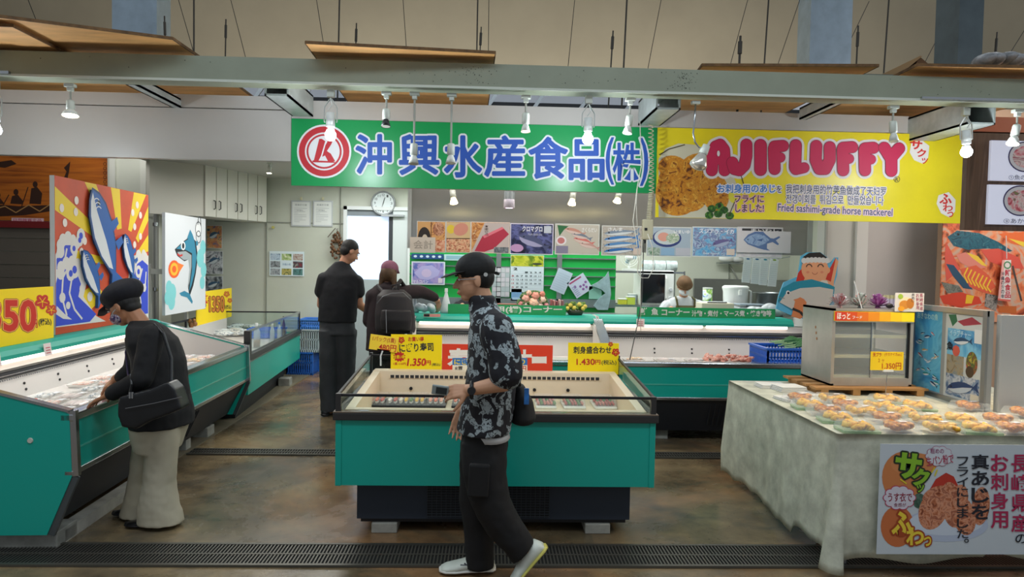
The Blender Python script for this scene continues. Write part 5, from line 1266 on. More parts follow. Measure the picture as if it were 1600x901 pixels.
for rr in range(5):
    for cc in range(7):
        d_ = rr * 7 + cc - 2
        if 0 < d_ < 30: N.text(str(d_), .04 + .135 * cc, .52 - .1 * rr, .11 + .135 * cc, .56 - .1 * rr, '#c04048' if cc in (0,) else '#404850', 2, .01)
for rr in range(1, 6): N.rect(.02, .6 - .1 * rr, .98, .603 - .1 * rr, '#a8b4bc', 1)
p.done()
p = wp('blue_notice', 'small light blue notice below the calendar', (799, 451), (815, 470), '#7ca8d4'); p.N.rect(.1, .1, .9, .3, '#a8c8e4', 1); p.done()
def tilted(name, label, c, wpx, hpx, deg, m, F=FW):
    u, v = F.uv(*c); w = wpx * F.O.y / FPX; h = hpx * F.O.y / FPX
    o = MB().box(-w / 2, w / 2, 0, .004, -h / 2, h / 2, mat(m, .6)).build(name); o.location = F.w(u, v) + Vector((0, -.01, 0)); o.rotation_euler = (0, math.radians(deg), 0)
    tagp(o, label, 'paper'); return o, Art(lambda x, z: (x * w - w / 2, z * h - h / 2))
o, a = tilted('paper_sheet', 'tilted blank white sheet pinned on the green wall', (877, 439), 24, 36, 22, '#b8c8d8')
for k in range(8): a.rect(.1, .1 + .1 * k, .9, .11 + .1 * k, '#98acc0', 1)
a.build('printing', o)
o, a = tilted('leaflet', 'tilted white leaflet with purple dots on the green wall', (906, 446), 30, 29, -34, '#c4cce0')
a.rect(.08, .84, .8, .92, '#a83c6c', 1)
for k, (x, z) in enumerate(((.5, .45), (.68, .42), (.85, .5), (.55, .25), (.75, .25), (.25, .6))): a.disc(x, z, .07, .07, '#8c5ca0', 1, 10)
for k in range(6): a.rect(.06, .1 + .1 * k, .3, .13 + .1 * k, '#8894b8', 1)
a.build('printing', o)
o, a = tilted('paper_sheet', 'small pale paper near the hanging plastic sheet on the green wall', (930, 457), 20, 20, 0, '#88c0b0')
cur = thing('plastic_drape', 'pale translucent plastic drape hanging at the right end of the green wall', 'plastic sheet', atY(945, 480, 8.34))
a_ = Vector(cur.location); g = MB()
pts = [(951, 424), (946, 432), (935, 440), (924, 446), (940, 452), (946, 458), (936, 466), (928, 478), (934, 484), (950, 484), (955, 460), (953, 438)]
P3 = [((atY(x, y, 8.34) - a_).x, (atY(x, y, 8.34) - a_).z) for x, y in pts]
flip_fix(g.prism(P3, 0, .04, mat('#a8c4cc', .3, alpha=.85, nz=(12, .3))).build('sheet', cur))
# four hanging order sheets at right
FH = FY(7.6)
for i, (x, lb) in enumerate(((1166, 'leftmost'), (1180, 'second'), (1193, 'third'), (1207, 'rightmost'))):
    p = Panel('order_sheet', f'{lb} of the four long white slips hanging right of the cook', 'paper', FH, (x - 6.2, 402.5 + i * .5), (x + 5.5, 441 + i * 2), mat('#eceff2', .6), .003, 'long paper slips hanging right of the cook')
    p.o.rotation_euler = (0, math.radians(4), 0)
    for k in range(10): p.N.rect(.12, .08 + .08 * k, .85, .085 + .08 * k, '#a8b4c4', 1)
    p.N.disc(.5, .97, .22, .03, ('#3c70a8', '#3c70a8', '#2c8ca8', '#8ca83c')[i], 2, 12); p.done()
e0_, e1_ = atY(1155, 402, 7.62), atY(1216, 404, 7.62); MB_ = MB().tube([V3(e0_.x, 7.322, e0_.z + .02), e0_, e1_, V3(e1_.x, 7.322, e1_.z + .02)], .006, CHROME, 6).build('slip_rail'); tagp(MB_, 'thin metal rail holding the hanging white slips', 'rail')

# ================================================================ kitchen behind the counter
t = thing('work_table', 'long stainless steel work table behind the rear cases', 'table', (1.2, 7.7, 0))
MB().box(-.6, 4.2, 7.35, 7.95, 1.0, 1.04, STEEL).build('table_top', t, W=True)
for x in (-.5, .9, 2.3, 4.1):
    for y in (7.42, 7.9): MB().box(x - .02, x + .02, y - .02, y + .02, 0, 1.0, ALU).build('leg', t, W=True)
MB().box(-.6, 4.2, 7.4, 7.9, .2, .23, STEEL).build('undershelf', t, W=True)
TZ = 1.042
sp = thing('steel_backsplash', 'low dark steel backsplash along the back wall behind the pot', 'panel', (3, 9.8, 0))
MB().box(atY(1085, 440, 9.8).x, 4.42, 9.8, 9.85, 0, atY(1150, 436, 9.8).z, mat('#8b8d8c', .3, .8, nz=(2, .2))).build('sheet', sp, W=True)
# wall shelf
t = thing('wall_shelf', 'small wall shelf with white packages near the hanging slips', 'shelf', atY(1143, 410, 9.7)); a_ = Vector(t.location)
MB().box(-.17, .22, -.0, .15, -.02, 0, STEEL).build('board', t)
MB().bar((.0, .1, -.02), (.2, .14, -.32), .02, .02, mat('#9a9c98', .5)).build('bracket', t)
MB().ell((-.05, .05, .06), (.12, .07, .06), PLASTW).ell((.1, .05, .05), (.1, .07, .05), mat('#d8dadc', .5)).build('package', t, smooth=True)
# wire rack with microwave
rx0, rx1 = atY(953, 450, 8.7).x, atY(1062, 450, 8.7).x
t = thing('wire_rack', 'chrome wire shelf rack carrying the microwave', 'rack', (rx0, 8.7, 0))
zs = [.35, atY(1000, 478, 8.5).z, atY(1000, 425, 8.5).z]
for z in zs:
    g = MB().box(rx0, rx1, 8.5, 8.51, z - .012, z + .012, CHROME).box(rx0, rx1, 8.95, 8.96, z - .012, z + .012, CHROME)
    for i in range(28): x = rx0 + (rx1 - rx0) * i / 27; g.box(x - .002, x + .002, 8.5, 8.96, z - .002, z + .002, CHROME)
    g.build('shelf', t, W=True)
for x in (rx0, rx1):
    for y in (8.5, 8.95): MB().cyl((x, y, 0), (x, y, zs[2] + .02), .012, .012, CHROME, 8).build('post', t, W=True)
mx0, mx1 = atY(1000, 450, 8.5).x, atY(1053, 450, 8.5).x; mz1 = atY(1020, 422, 8.5).z; mz0 = zs[1] + .014
t = thing('microwave', 'white microwave oven with a black door on the wire rack', 'microwave', ((mx0 + mx1) / 2, 8.5, mz0)); hw = (mx1 - mx0) / 2; hh = mz1 - mz0
MB().box(-hw, hw, 0, .4, 0, hh, PLASTW).build('body', t, bevel=.008)
MB().box(-hw + .01, hw * .45, -.012, 0, .03, hh - .05, mat('#15171c', .12)).build('door', t)
MB().tube([(hw * .50, -.012, .06), (hw * .50, -.035, .09), (hw * .50, -.035, hh - .1), (hw * .50, -.012, hh - .07)], .009, PLASTW, 8).build('handle', t)
for z in (.09, .2): MB().cyl((hw * .8, 0, z), (hw * .8, -.02, z), .024, .02, mat('#c8ccd0', .4)).build('knob', t)
t = thing('desk_fan', 'small white desk fan on top of the wire rack', 'fan', (atY(983, 425, 8.6).x, 8.6, zs[2] + .014))
MB().box(-.08, .08, -.06, .06, 0, .03, PLASTW).cyl((0, .02, .03), (0, .02, .12), .015, .015, PLASTW).build('base', t)
g = MB()
for r_ in (.03, .06, .09, .115):
    g.tube([(r_ * math.cos(2 * PI * k / 20), -.02, .17 + r_ * math.sin(2 * PI * k / 20)) for k in range(21)], .0035, PLASTW, 5, False)
g.cyl((0, -.035, .17), (0, .06, .17), .04, .05, PLASTW); g.build('cage', t, smooth=True)
g = MB()
for k in range(3): g.ell((.05 * math.cos(2.1 * k), -.01, .17 + .05 * math.sin(2.1 * k)), (.045, .006, .025), mat('#9ab0b8', .4), Matrix.Rotation(-2.1 * k, 3, 'Y'), 10, 6)
g.build('blades', t, smooth=True)
r = random.Random(4)
for i, (x, lb) in enumerate(((1012, 'left plastic film roll lying on the rack above the microwave'), (1030, 'middle plastic film roll lying on the rack above the microwave'), (1048, 'right plastic film roll lying on the rack above the microwave'))):
    t = thing('film_roll', lb, 'plastic roll', (atY(x, 420, 8.7).x, 8.7, zs[2] + .014 + .07))
    g = MB().cyl((-.07, 0, 0), (.07, 0, 0), .07, .07, mat('#b8c4c4', .25, nz=(20, .3), bump=.5), 18); g.build('roll', t, smooth=False); MB().cyl((-.075, 0, 0), (.075, 0, 0), .02, .02, mat('#b8a888', .7)).build('core', t)
for i, (x, c, lb) in enumerate(((972, '#d8d840', 'yellow-green box on the wire rack left of the microwave'), (985, '#c8dc50', 'lime tub on the wire rack beside the microwave'), (990, '#b8c8d0', 'clear tub on the wire rack next to the lime tub'))):
    t = MB().box(-.05, .05, -.05, .05, 0, .07 + .03 * i, mat(c, .5)).box(-.052, .052, -.052, .052, .06 + .03 * i, .075 + .03 * i, PLASTW).build('storage_tub', bevel=.004); t.location = (atY(x, 470, 8.58).x, 8.58 + .1 * (i == 2), zs[1] + .014); tagp(t, lb, 'tub')
# thermo pot, steel pot, boxes, register, scale
t = thing('water_heater_pot', 'large white electric hot water pot on the work table', 'pot', (atY(1146, 480, 7.85).x, 7.8, TZ))
MB().lathe([(0, 0), (.13, 0), (.135, .04), (.14, .28), (.15, .31), (.15, .33), (.13, .345), (0, .35)], PLASTW, n=28).build('body', t, smooth=True)
MB().box(-.02, .02, -.17, -.13, .24, .3, PLASTW).build('spout', t, bevel=.005)
MB().tube([(.14, 0, .3), (.18, 0, .28), (.18, 0, .1), (.14, 0, .08)], .012, PLASTW, 8).build('handle', t, smooth=True)
t = thing('steel_pot', 'large steel stock pot behind the hanging slips', 'pot', (atY(1200, 480, 7.85).x, 7.85, TZ))
MB().lathe([(0, 0), (.17, 0), (.17, .26), (.18, .27), (.165, .27), (.165, .02), (0, .02)], STEEL, n=28).build('body', t, smooth=True)
MB().tube([(.17, -.03, .22), (.2, 0, .22), (.17, .03, .22)], .008, CHROME).build('handle', t)
t = thing('drum_tin', 'small tin with a blue and green printed label behind the cook', 'tin', (atY(1106, 470, 7.85).x, 7.87, TZ))
MB().lathe([(0, 0), (.055, 0), (.055, .3), (0, .3)], photo(['#2c78b8', '#e8f0f0', '#9cc82c', '#1c4c8c'], 10, 70), n=20).build('body', t, smooth=True); MB().cyl((0, 0, .3), (0, 0, .315), .057, .057, PLASTW).build('lid', t)
t = MB().box(-.14, .14, -.1, .1, 0, .15, mat('#c8d4dc', .5)).box(-.15, .15, -.11, .11, .13, .16, mat('#d4dce0', .5)).build('storage_box', bevel=.008); t.location = (atY(1112, 480, 7.85).x - .02, 7.70, TZ); tagp(t, 'white plastic storage box on the work table right of the cook', 'box')
t = thing('cash_register', 'pale beige cash register top behind the fresh fish corner sign', 'cash register', (atY(1120, 478, 7.45).x, 7.5, TZ))
MB().box(-.19, .17, -.12, .1, 0, .16, mat('#cfc9b4', .5)).box(-.12, .1, -.1, -.08, .16, .175, mat('#5c5a54', .5)).build('body', t, bevel=.01)
t = thing('kitchen_scale', 'grey digital kitchen scale on the work table', 'scale', (atY(1172, 478, 7.45).x, 7.48, TZ))
MB().box(-.15, .15, -.1, .1, 0, .12, mat('#b8c0c4', .45)).build('body', t, bevel=.015); MB().box(-.14, .16, -.09, .11, .14, .155, mat('#9aa8b4', .35)).cyl((0, 0, .12), (0, 0, .14), .03, .03, ALU).build('pan', t, bevel=.006)
for i, (x, y, s, lb) in enumerate(((1180, 7.22, .06, 'crumpled clear plastic bag behind the fresh fish corner sign'), (1212, 7.2, .08, 'white padded bag beside the fisherman cutout'), (1231, 7.25, .05, 'second white bag tucked behind the fisherman cutout'))):
    t = MB(); r = random.Random(i)
    for k in range(5): t.ell((r.uniform(-s, s), r.uniform(-.03, .03), s * .8 + r.uniform(-.01, .02)), (s, .06, s * .75), mat('#c8ccd0', .35, bump=.5))
    t = t.build('plastic_bag', smooth=True); t.location = (atY(x, 480, y).x, y + .0, 1.085); tagp(t, lb, 'bag')
# items on / behind the middle hood
HZ = 1.084
t = thing('flower_bouquet', 'round bouquet of pink and cream roses above the fillet corner sign', 'flowers', (atY(832, 480, 7.0).x, 6.97, HZ))
MB().lathe([(0, 0), (.05, 0), (.075, .06), (.07, .075), (0, .07)], mat('#d8c8c0', .5)).build('vase', t, smooth=True)
g = MB(); r = random.Random(2)
for i in range(120):
    an = r.uniform(0, 2 * PI); ph_ = r.uniform(.1, 1.5); v = Vector((.15 * math.cos(an) * math.sin(ph_), .11 * math.sin(an) * math.sin(ph_), .10 + .13 * math.cos(ph_)))
    g.ell(v, (.018, .012, .02), mat('#5c7c48', .6), Euler((r.random() * 3, r.random() * 3, 0)).to_matrix(), 6, 4)
g.build('leaves', t)
for i, (x, z, s, c) in enumerate(((0, .12, .055, '#f0c4a8'), (.02, .19, .045, '#e09a88'), (-.075, .16, .045, '#e8b0a0'), (.09, .15, .042, '#f0ccb8'), (-.12, .10, .035, '#d88c8c'), (.13, .09, .035, '#e0949c'), (-.07, .09, .04, '#f0d8c8'), (.07, .08, .04, '#f0d4c4'), (-.045, .22, .03, '#ecc0a8'), (.09, .21, .032, '#e0907c'), (-.15, .06, .025, '#c86c84'), (.15, .05, .025, '#d07890'))):
    g = MB(); y = -.1 + abs(x) * .3
    for ring_, n in ((1.0, 6), (.68, 5), (.38, 4)):
        for k in range(n):
            an = 2 * PI * k / n + ring_; g.ell((x + s * ring_ * .55 * math.cos(an), y - s * (1 - ring_) * .6, z + s * ring_ * .55 * math.sin(an)), (s * .42, s * .3, s * .42), mat(c, .6), None, 8, 6)
    g.build('rose', t, smooth=True)
t = thing('flower_basket', 'low basket of yellow and green flowers right of the corner sign', 'flowers', (atY(898, 480, 7.0).x, 6.95, HZ))
MB().lathe([(0, 0), (.07, 0), (.09, .045), (.08, .05), (0, .04)], mat('#3c4434', .6)).build('bowl', t, smooth=True)
g = MB(); r = random.Random(6)
for i in range(60): g.ell((r.uniform(-.11, .11), r.uniform(-.07, .05), .05 + r.random() * .07), (.022, .008, .02), mat(r.choice(['#6c8c3c', '#8aa84c', '#4c6c34']), .6), Euler((r.random() * 3, r.random() * 3, 0)).to_matrix(), 6, 4)
g.build('leaves', t)
for x, z in ((-.06, .10), (-.02, .075), (.03, .11), (.07, .07), (.09, .09), (-.09, .07)): MB().ell((x, -.07, z), (.022, .018, .022), mat('#e8d060', .5)).build('blossom', t, smooth=True)
for i in range(5):
    o = MB().box(-.008, .008, -.06, .06, 0, .15 - .008 * (i % 3), mat(['#a85c5c', '#c88c84', '#8c4c54', '#d8b4ac', '#9c6c70'][i], .6)).build('booklet'); o.location = (atY(861 + 4.4 * i, 480, 7.0).x, 7.0, HZ); tagp(o, f'{["leftmost", "second", "middle", "fourth", "rightmost"][i]} thin reddish booklet standing right of the rose bouquet', 'booklet', 'thin booklets by the bouquet')
o = MB().box(-.1, .1, -.05, .05, 0, .1, mat('#8a4a34', .6)).build('wooden_box', bevel=.004); o.location = (atY(792, 480, 7.0).x, 7.0, HZ); tagp(o, 'reddish brown wooden box between walking man and the bouquet', 'box')
t = thing('plastic_bag', 'tall white cone-shaped plastic bag standing on the middle hood', 'bag', (atY(697, 488, 6.95).x, 6.93, HZ))
MB().lathe([(0, 0), (.055, 0), (.06, .02), (.035, .12), (.014, .2), (.012, .22)], mat('#d4dce0', .35, bump=.4, nz=(15, .1)), n=14).build('bag', t, smooth=True); MB().cyl((0, 0, .215), (0, 0, .25), .017, .015, mat('#e8ecec', .4)).build('knot', t)
t = MB(); r = random.Random(12)
for k in range(9): t.ell((r.uniform(-.1, .12), r.uniform(-.04, .04), .035 + r.random() * .03), (.05, .04, .035), mat('#d0dce4', .3, bump=.5), Euler((r.random(), r.random(), 0)).to_matrix(), 8, 6)
t.ell((-.07, 0, .09), (.02, .02, .07), mat('#d0dce4', .3, bump=.5)); t = t.build('plastic_bag', smooth=True); t.location = (atY(659, 488, 6.95).x, 6.93, HZ); tagp(t, 'crumpled white plastic bags beside the hand of the backpack woman', 'bag')
t = MB().box(-.04, .04, -.03, .03, 0, .06, mat('#6a6458', .5)).build('card_reader', bevel=.005); t.location = (atY(714, 488, 6.95).x, 6.93, HZ); tagp(t, 'small dark box beside the cone-shaped bag on the hood', 'box')
t = MB().box(-.06, .06, -.04, .04, 0, .035, PLASTW).box(-.05, .03, -.03, .03, .035, .05, mat('#c8ccd4', .5)).build('paper_stack'); t.location = (atY(733, 488, 6.95).x, 6.93, HZ); tagp(t, 'small white stack of paper on the hood before the walking man', 'paper')
# corner name boards on the hoods
FN = FY(5.98 + .86)
p = Panel('corner_sign', 'long green corner sign with white writing above the middle rear case', 'sign', FN, (700, 474), (884, 492), mat('#1f9a5a', .5), .01); p.o.location.z = HZ; K = p.A
K.text('刺身用(柵)コーナー', 742, 489, 878, 477.5, '#dcdcd4', 1.2, .03); p.done()
FN2 = FY(5.98 + .84)
p = Panel('corner_sign', 'long green fresh fish corner sign above the rear right case', 'sign', FN2, (995.5, 480.5), (1211, 499), mat('#1f9a5a', .5), .01); p.o.location.z = HZ; K = p.A
K.text('鮮', 1001, 492.5, 1011, 482, '#dcdcd4', 1.2, .03); K.text('魚', 1018, 493, 1028, 482.5, '#dcdcd4', 1.2, .03); K.text('コーナー', 1034, 493.5, 1077, 484, '#dcdcd4', 1.2, .03)
K.text('汁物・煮付・マース煮・焼き物等', 1081, 495, 1205, 486, '#dcdcd4', 1.2, .03); p.done()

# fisherman cutout board (generic)
FB = FY(6.80)
t = thing('fisherman_cutout', 'painted cutout of a boy fisherman with headband hugging a big blue fish', 'painted board', FB.w(FB.uv(1255, 505)[0], HZ)); L0 = Vector(t.location)
cut = Art(lambda x, y: ((atY(x, y, 6.80) - L0).x, (atY(x, y, 6.80) - L0).z))
def cpoly(pts, m, name, y0=0, y1=.02):
    P = [((atY(x, y, 6.80) - L0).x, (atY(x, y, 6.80) - L0).z) for x, y in pts]
    o = flip_fix(MB().prism(P, y0, y1, mat(m, .5)).build(name, t)); return o
cpoly([(1225, 441), (1247, 432), (1252, 400), (1262, 394), (1282, 394), (1293, 402), (1297, 412), (1305, 402), (1310, 402), (1308, 430), (1300, 455), (1304, 470), (1303, 508), (1276, 503), (1240, 494), (1213, 482), (1217, 462)], '#5cb4d8', 'board')
C = cut
C.poly([(1240, 445), (1252, 432), (1258, 418), (1298, 420), (1306, 403), (1310, 408), (1303, 440), (1300, 470), (1296, 482), (1252, 482)], '#e8a478', 1)
C.poly([(1243, 442), (1247, 426), (1252, 420), (1258, 432), (1252, 448)], '#c8301c', 1.5); C.poly([(1290, 436), (1296, 420), (1306, 402), (1304, 412), (1298, 440)], '#c8301c', 1.5)
C.poly([(1250, 446), (1262, 436), (1292, 438), (1298, 452), (1292, 470), (1256, 470)], '#d8d4c8', 1.8)
C.disc(1273, 420, 21, 21, '#e8a478', 2.2, 28); C.disc(1293, 422, 4, 5, '#e8a478', 2.1)
C.poly([(1253, 412), (1255, 401), (1264, 395), (1281, 394), (1292, 402), (1294, 412), (1284, 406), (1262, 405)], '#181410', 2.6)
for k in range(7): C.disc(1256 + 6 * k, 407 - .12 * (9 - (k - 3) ** 2), 4.2, 4.5, '#dcdcd8', 3 + .04 * k, 12)
for sx in (1264, 1282): C.ring(sx, 417, 3.5, 5, '#181410', 3.4, PI, 2 * PI, 10)
C.ring(1273, 424, 4, 4.8, '#a8503c', 3.4, .3, PI - .3, 8); C.disc(1262, 425, 2.6, 1.8, '#e08a68', 3.2, 10); C.disc(1284, 425, 2.6, 1.8, '#e08a68', 3.2, 10)
C.poly([(1215, 470), (1222, 450), (1240, 440), (1268, 436), (1296, 444), (1304, 448), (1302, 470), (1292, 484), (1262, 488), (1236, 484)], '#1c8ca4', 3.6)
C.poly([(1218, 472), (1228, 458), (1250, 450), (1280, 448), (1302, 452), (1300, 470), (1290, 483), (1262, 487), (1238, 483)], '#cfcac0', 4)
C.disc(1231, 457, 3.2, 3.4, '#e8e8e4', 4.4); C.disc(1231.5, 457.5, 1.9, 2.1, '#1c1c28', 4.7); C.line([(1216, 464), (1226, 466)], 1, '#7c8488', 4.6)
C.poly([(1238, 488), (1242, 470), (1239, 468), (1246, 466), (1250, 464), (1256, 467), (1260, 472), (1258, 482), (1262, 490), (1250, 498), (1236, 494)], '#dc8450', 5)
C.line([(1238, 482), (1250, 487), (1257, 495)], 4, '#2c2420', 5.5)
C.build('painting', t)

# kitchen spotlights in front of the posters
def kspot(px, ytop, ybot, label, Y=6.55, color=(1, .82, .5), power=8, e='#ffe9a8', tilt=0):
    top = atY(px, ytop, Y); H = top.z - atY(px, ybot, Y).z
    t = thing('kitchen_spotlight', label, 'spotlight', top, 0, 'warm spotlights above the poster row')
    MB().tube([(0, 0, .0), (0, 0, 2.74 - top.z)], .006, CHROME, 6).build('stem', t)
    T = Matrix.Rotation(tilt, 4, 'Y') @ Matrix.Rotation(-.3, 4, 'X')
    MB().lathe([(0, .01), (.028, .01), (.03, -H * .55), (.02, -H * .6)], mat('#a8a89c', .4), T=T).build('housing', t, smooth=True)
    MB().lathe([(.02, -H * .55), (.038, -H), (.03, -H * .98), (0, -H * .9)], mat(e, .4, emit=12), T=T).build('bulb', t, smooth=True)
    light('SPOT', T @ Vector((0, 0, -H * 1.08)), power, color, t, .03, 100, (T.to_euler().x + .45, T.to_euler().y, 0))
kspot(707, 298, 319, 'warm glowing spotlight over the left posters', tilt=-.15)
kspot(896, 300, 321, 'warm glowing spotlight over the red fish poster', tilt=.15)
kspot(967, 302, 317, 'dim spotlight under the right end of the kanji sign', power=1.5, tilt=.25, color=(1, .8, .6))
t = thing('cylinder_lamp', 'white cylinder downlight with pinkish glow over the tuna posters', 'lamp', atY(796, 298, 6.55)); H = t.location.z - atY(796, 325, 6.55).z
MB().tube([(0, 0, 0), (0, 0, 2.74 - t.location.z)], .006, CHROME, 6).build('stem', t)
g = MB().lathe([(0, 0), (.05, 0), (.05, -H * .5)], mat('#8c9090', .4), n=20)
for k in range(8): g.box(.049 * math.cos(k * .8) - .003, .049 * math.cos(k * .8) + .003, .049 * math.sin(k * .8) - .003, .049 * math.sin(k * .8) + .003, -H * .5, 0, ALU)
g.build('heat_sink', t); MB().lathe([(.052, -H * .5), (.054, -H * .98), (.048, -H), (0, -H * .96)], mat('#e0d4e0', .4), n=20).build('housing', t, smooth=True)
MB().lathe([(.045, -H * .99), (0, -H * .985)], mat('#ffd4f4', .4, emit=10), n=20).build('bulb_face', t)
light('SPOT', Vector((0, 0, -H * 1.05)), 14, (1, .78, .95), t, .04, 75, (.5, 0, 0))
# ================================================================ right side: picture wall, neighbour stall, table
WX = atY(1474, 400, 6.6).x
S_('', B('wall_side', mat('#b99a80', .65, nz=(.7, .1)), WX, 9, 6.62, 6.7, 0, 3.2))
FWL = FY(6.6)
p = Panel('fish_mural', 'large wall photo of blue, red and yellow reef fish at right', 'mural', FWL, (1474, 344), (1700, 505), photo(['#8a3a20', '#d8683c', '#e89060', '#c8b09c', '#e87848', '#5c3020'], 2.6, 80, 2.5, .4), .01)
K = p.A
K.poly([(1480, 370), (1495, 360), (1530, 364), (1560, 378), (1582, 392), (1570, 394), (1545, 388), (1512, 390), (1490, 384)], photo(['#123848', '#2c6c7c', '#1c4c60', '#4c8c94'], 12, 81), 1.5)
K.disc(1497, 366, 2, 2, '#101418', 2.4, 8); K.poly([(1478, 378), (1486, 392), (1492, 405), (1500, 420), (1478, 440), (1476, 400)], '#dc5a48', 1.4)
K.poly([(1494, 398), (1508, 394), (1530, 404), (1540, 418), (1520, 420), (1500, 410)], '#e08878', 1.9); K.poly([(1510, 394), (1528, 400), (1542, 416), (1534, 414), (1518, 402)], '#f0c83c', 2.2)
K.poly([(1478, 412), (1490, 414), (1510, 440), (1520, 452), (1505, 450), (1488, 430)], '#28506c', 1.8)
K.poly([(1500, 420), (1525, 414), (1545, 430), (1556, 448), (1540, 458), (1515, 448)], '#e06040', 2.0)
for k in range(7): K.line([(1512 + 6 * k, 418 + 3 * k), (1506 + 6 * k, 430 + 3 * k), (1512 + 6 * k, 442 + 2.4 * k)], 2.2, '#f4c838', 2.4)
K.poly([(1532, 390), (1560, 388), (1592, 402), (1600, 420), (1570, 418), (1545, 408)], '#d85444', 1.7)
K.poly([(1468, 462), (1500, 456), (1530, 464), (1534, 474), (1500, 480), (1474, 474)], '#d84428', 1.8); K.poly([(1510, 460), (1522, 462), (1518, 474), (1508, 474)], '#f0c028', 2.2)
K.poly([(1470, 440), (1498, 446), (1505, 456), (1480, 458)], photo(['#383c34', '#8c8c80', '#5c6058'], 20, 82), 1.9); K.poly([(1540, 458), (1560, 462), (1556, 486), (1538, 478)], photo(['#484c48', '#a8a098', '#6c6460'], 16, 83), 1.9)
K.poly([(1480, 346), (1512, 346), (1508, 356), (1492, 360), (1482, 358)], photo(['#c83c20', '#e8703c', '#8c2818'], 14, 84), 2)
K.poly([(1560, 365), (1600, 362), (1600, 385), (1580, 380)], '#e06a30', 1.7); K.poly([(1575, 372), (1600, 378), (1600, 386)], '#e8c83c', 2)
K.line([(1582, 415), (1588, 440), (1596, 470)], 3, '#4c4440', 2); K.poly([(1560, 478), (1588, 478), (1588, 490), (1560, 488)], '#c8682c', 2)
p.done()
# wood-faced hanging menu boards of the neighbouring stall
FS5 = FY(5.0)
p = Panel('wood_valance', 'brown wood-grained hanging panel behind the menu screens at far right', 'panel', FS5, (1513, 205), (1760, 364), photo(['#4c3828', '#6c5240', '#5c4432', '#7c604c'], 3, 85, .6, .5, stretch=(5, 1, .5)), .05); p.done()
o = MB().box(0, 1.6, 0, .06, 0, .12, mat('#b86848', .5)).build('wood_rail'); o.location = Vector((FS5.w(*FS5.uv(1520, 207)).x, 5.0, FS5.uv(1520, 207)[1])); tagp(o, 'reddish rail on top of the wood-grained panel at far right', 'rail')
for k, (y0, y1, tx, lb) in enumerate(((219, 285, '①魚のから揚げ', 'upper white menu screen with a bowl photo at far right'), (288, 353, '⑨あかまち汁', 'lower white menu screen with a bowl photo at far right'))):
    p = Panel('menu_screen', lb, 'screen', FY(4.97), (1551 - 4 * (k + .5), y0), (1690, y1), mat('#d8dcf0', .3, emit=.35), .02); K = p.A
    cy = (y0 + y1) / 2 - 7; cx = 1602 - 8 * k
    K.disc(cx, cy, 27, 24, '#3c3464', 1, 32); K.disc(cx, cy, 25, 22, '#dcdce4', 1.4, 32); K.disc(cx, cy, 20, 17, photo(['#c84858', '#e8a0a8', '#e8dcd8', '#a8485c', '#7c8c54'], 12, 86 + k), 1.8, 28)
    K.text(tx, 1576 - 8 * k, y1 - 4, 1640 - 8 * k, y1 - 12, '#2c3040', 2); K.rect(1545 - 8 * k, y1 + .5, 1690, y1 - .3, '#1a1c24', 1)
    p.done()
t = thing('hanging_banner', 'narrow vertical white and pink banner hanging on cords before the fish mural', 'banner', atY(1572, 404, 6.56)); L0 = Vector(t.location)
def pq(x, y): v = atY(x, y, 6.56) - L0; return (v.x, v.z)
a = Art(pq); a.poly([(1566, 406), (1580, 406), (1579, 470), (1559, 468)], '#e4dcd8', 0); a.poly([(1566, 406), (1570, 406), (1563, 469), (1559, 468)], '#e8a8a0', 1); a.poly([(1559, 466), (1579, 468), (1579, 471), (1559, 469)], '#d86858', 1)
a.ring(1574, 414, 4, 6, '#4c8c5c', 1, n=16); a.vtext('鮮魚食品', 1570, 420, 1579, 466, '#c83c4c', 2, .02); a.vtext('沖縄の海の幸', 1564, 424, 1569, 466, '#3c4454', 2, .01)
a.build('banner', t)
MB().tube([Vector((*pq(1572, 368), 0)).xzy, Vector((*pq(1573, 404), 0)).xzy], .004, PLASTW, 6).build('cord', t)
pl = MB().cyl((0, 0, 0), (0, 0, 2.2), .02, .02, mat('#a8a49c', .4), 10).build('frame_post'); pl.location = (atY(1592, 500, 4.05).x + .06, 4.05, 0); 
g = atY(1592, 395, 4.05); tagp(pl, 'grey upright post at the right end of the fried food table', 'post'); pl.scale = (1, 1, (g.z) / 2.2)

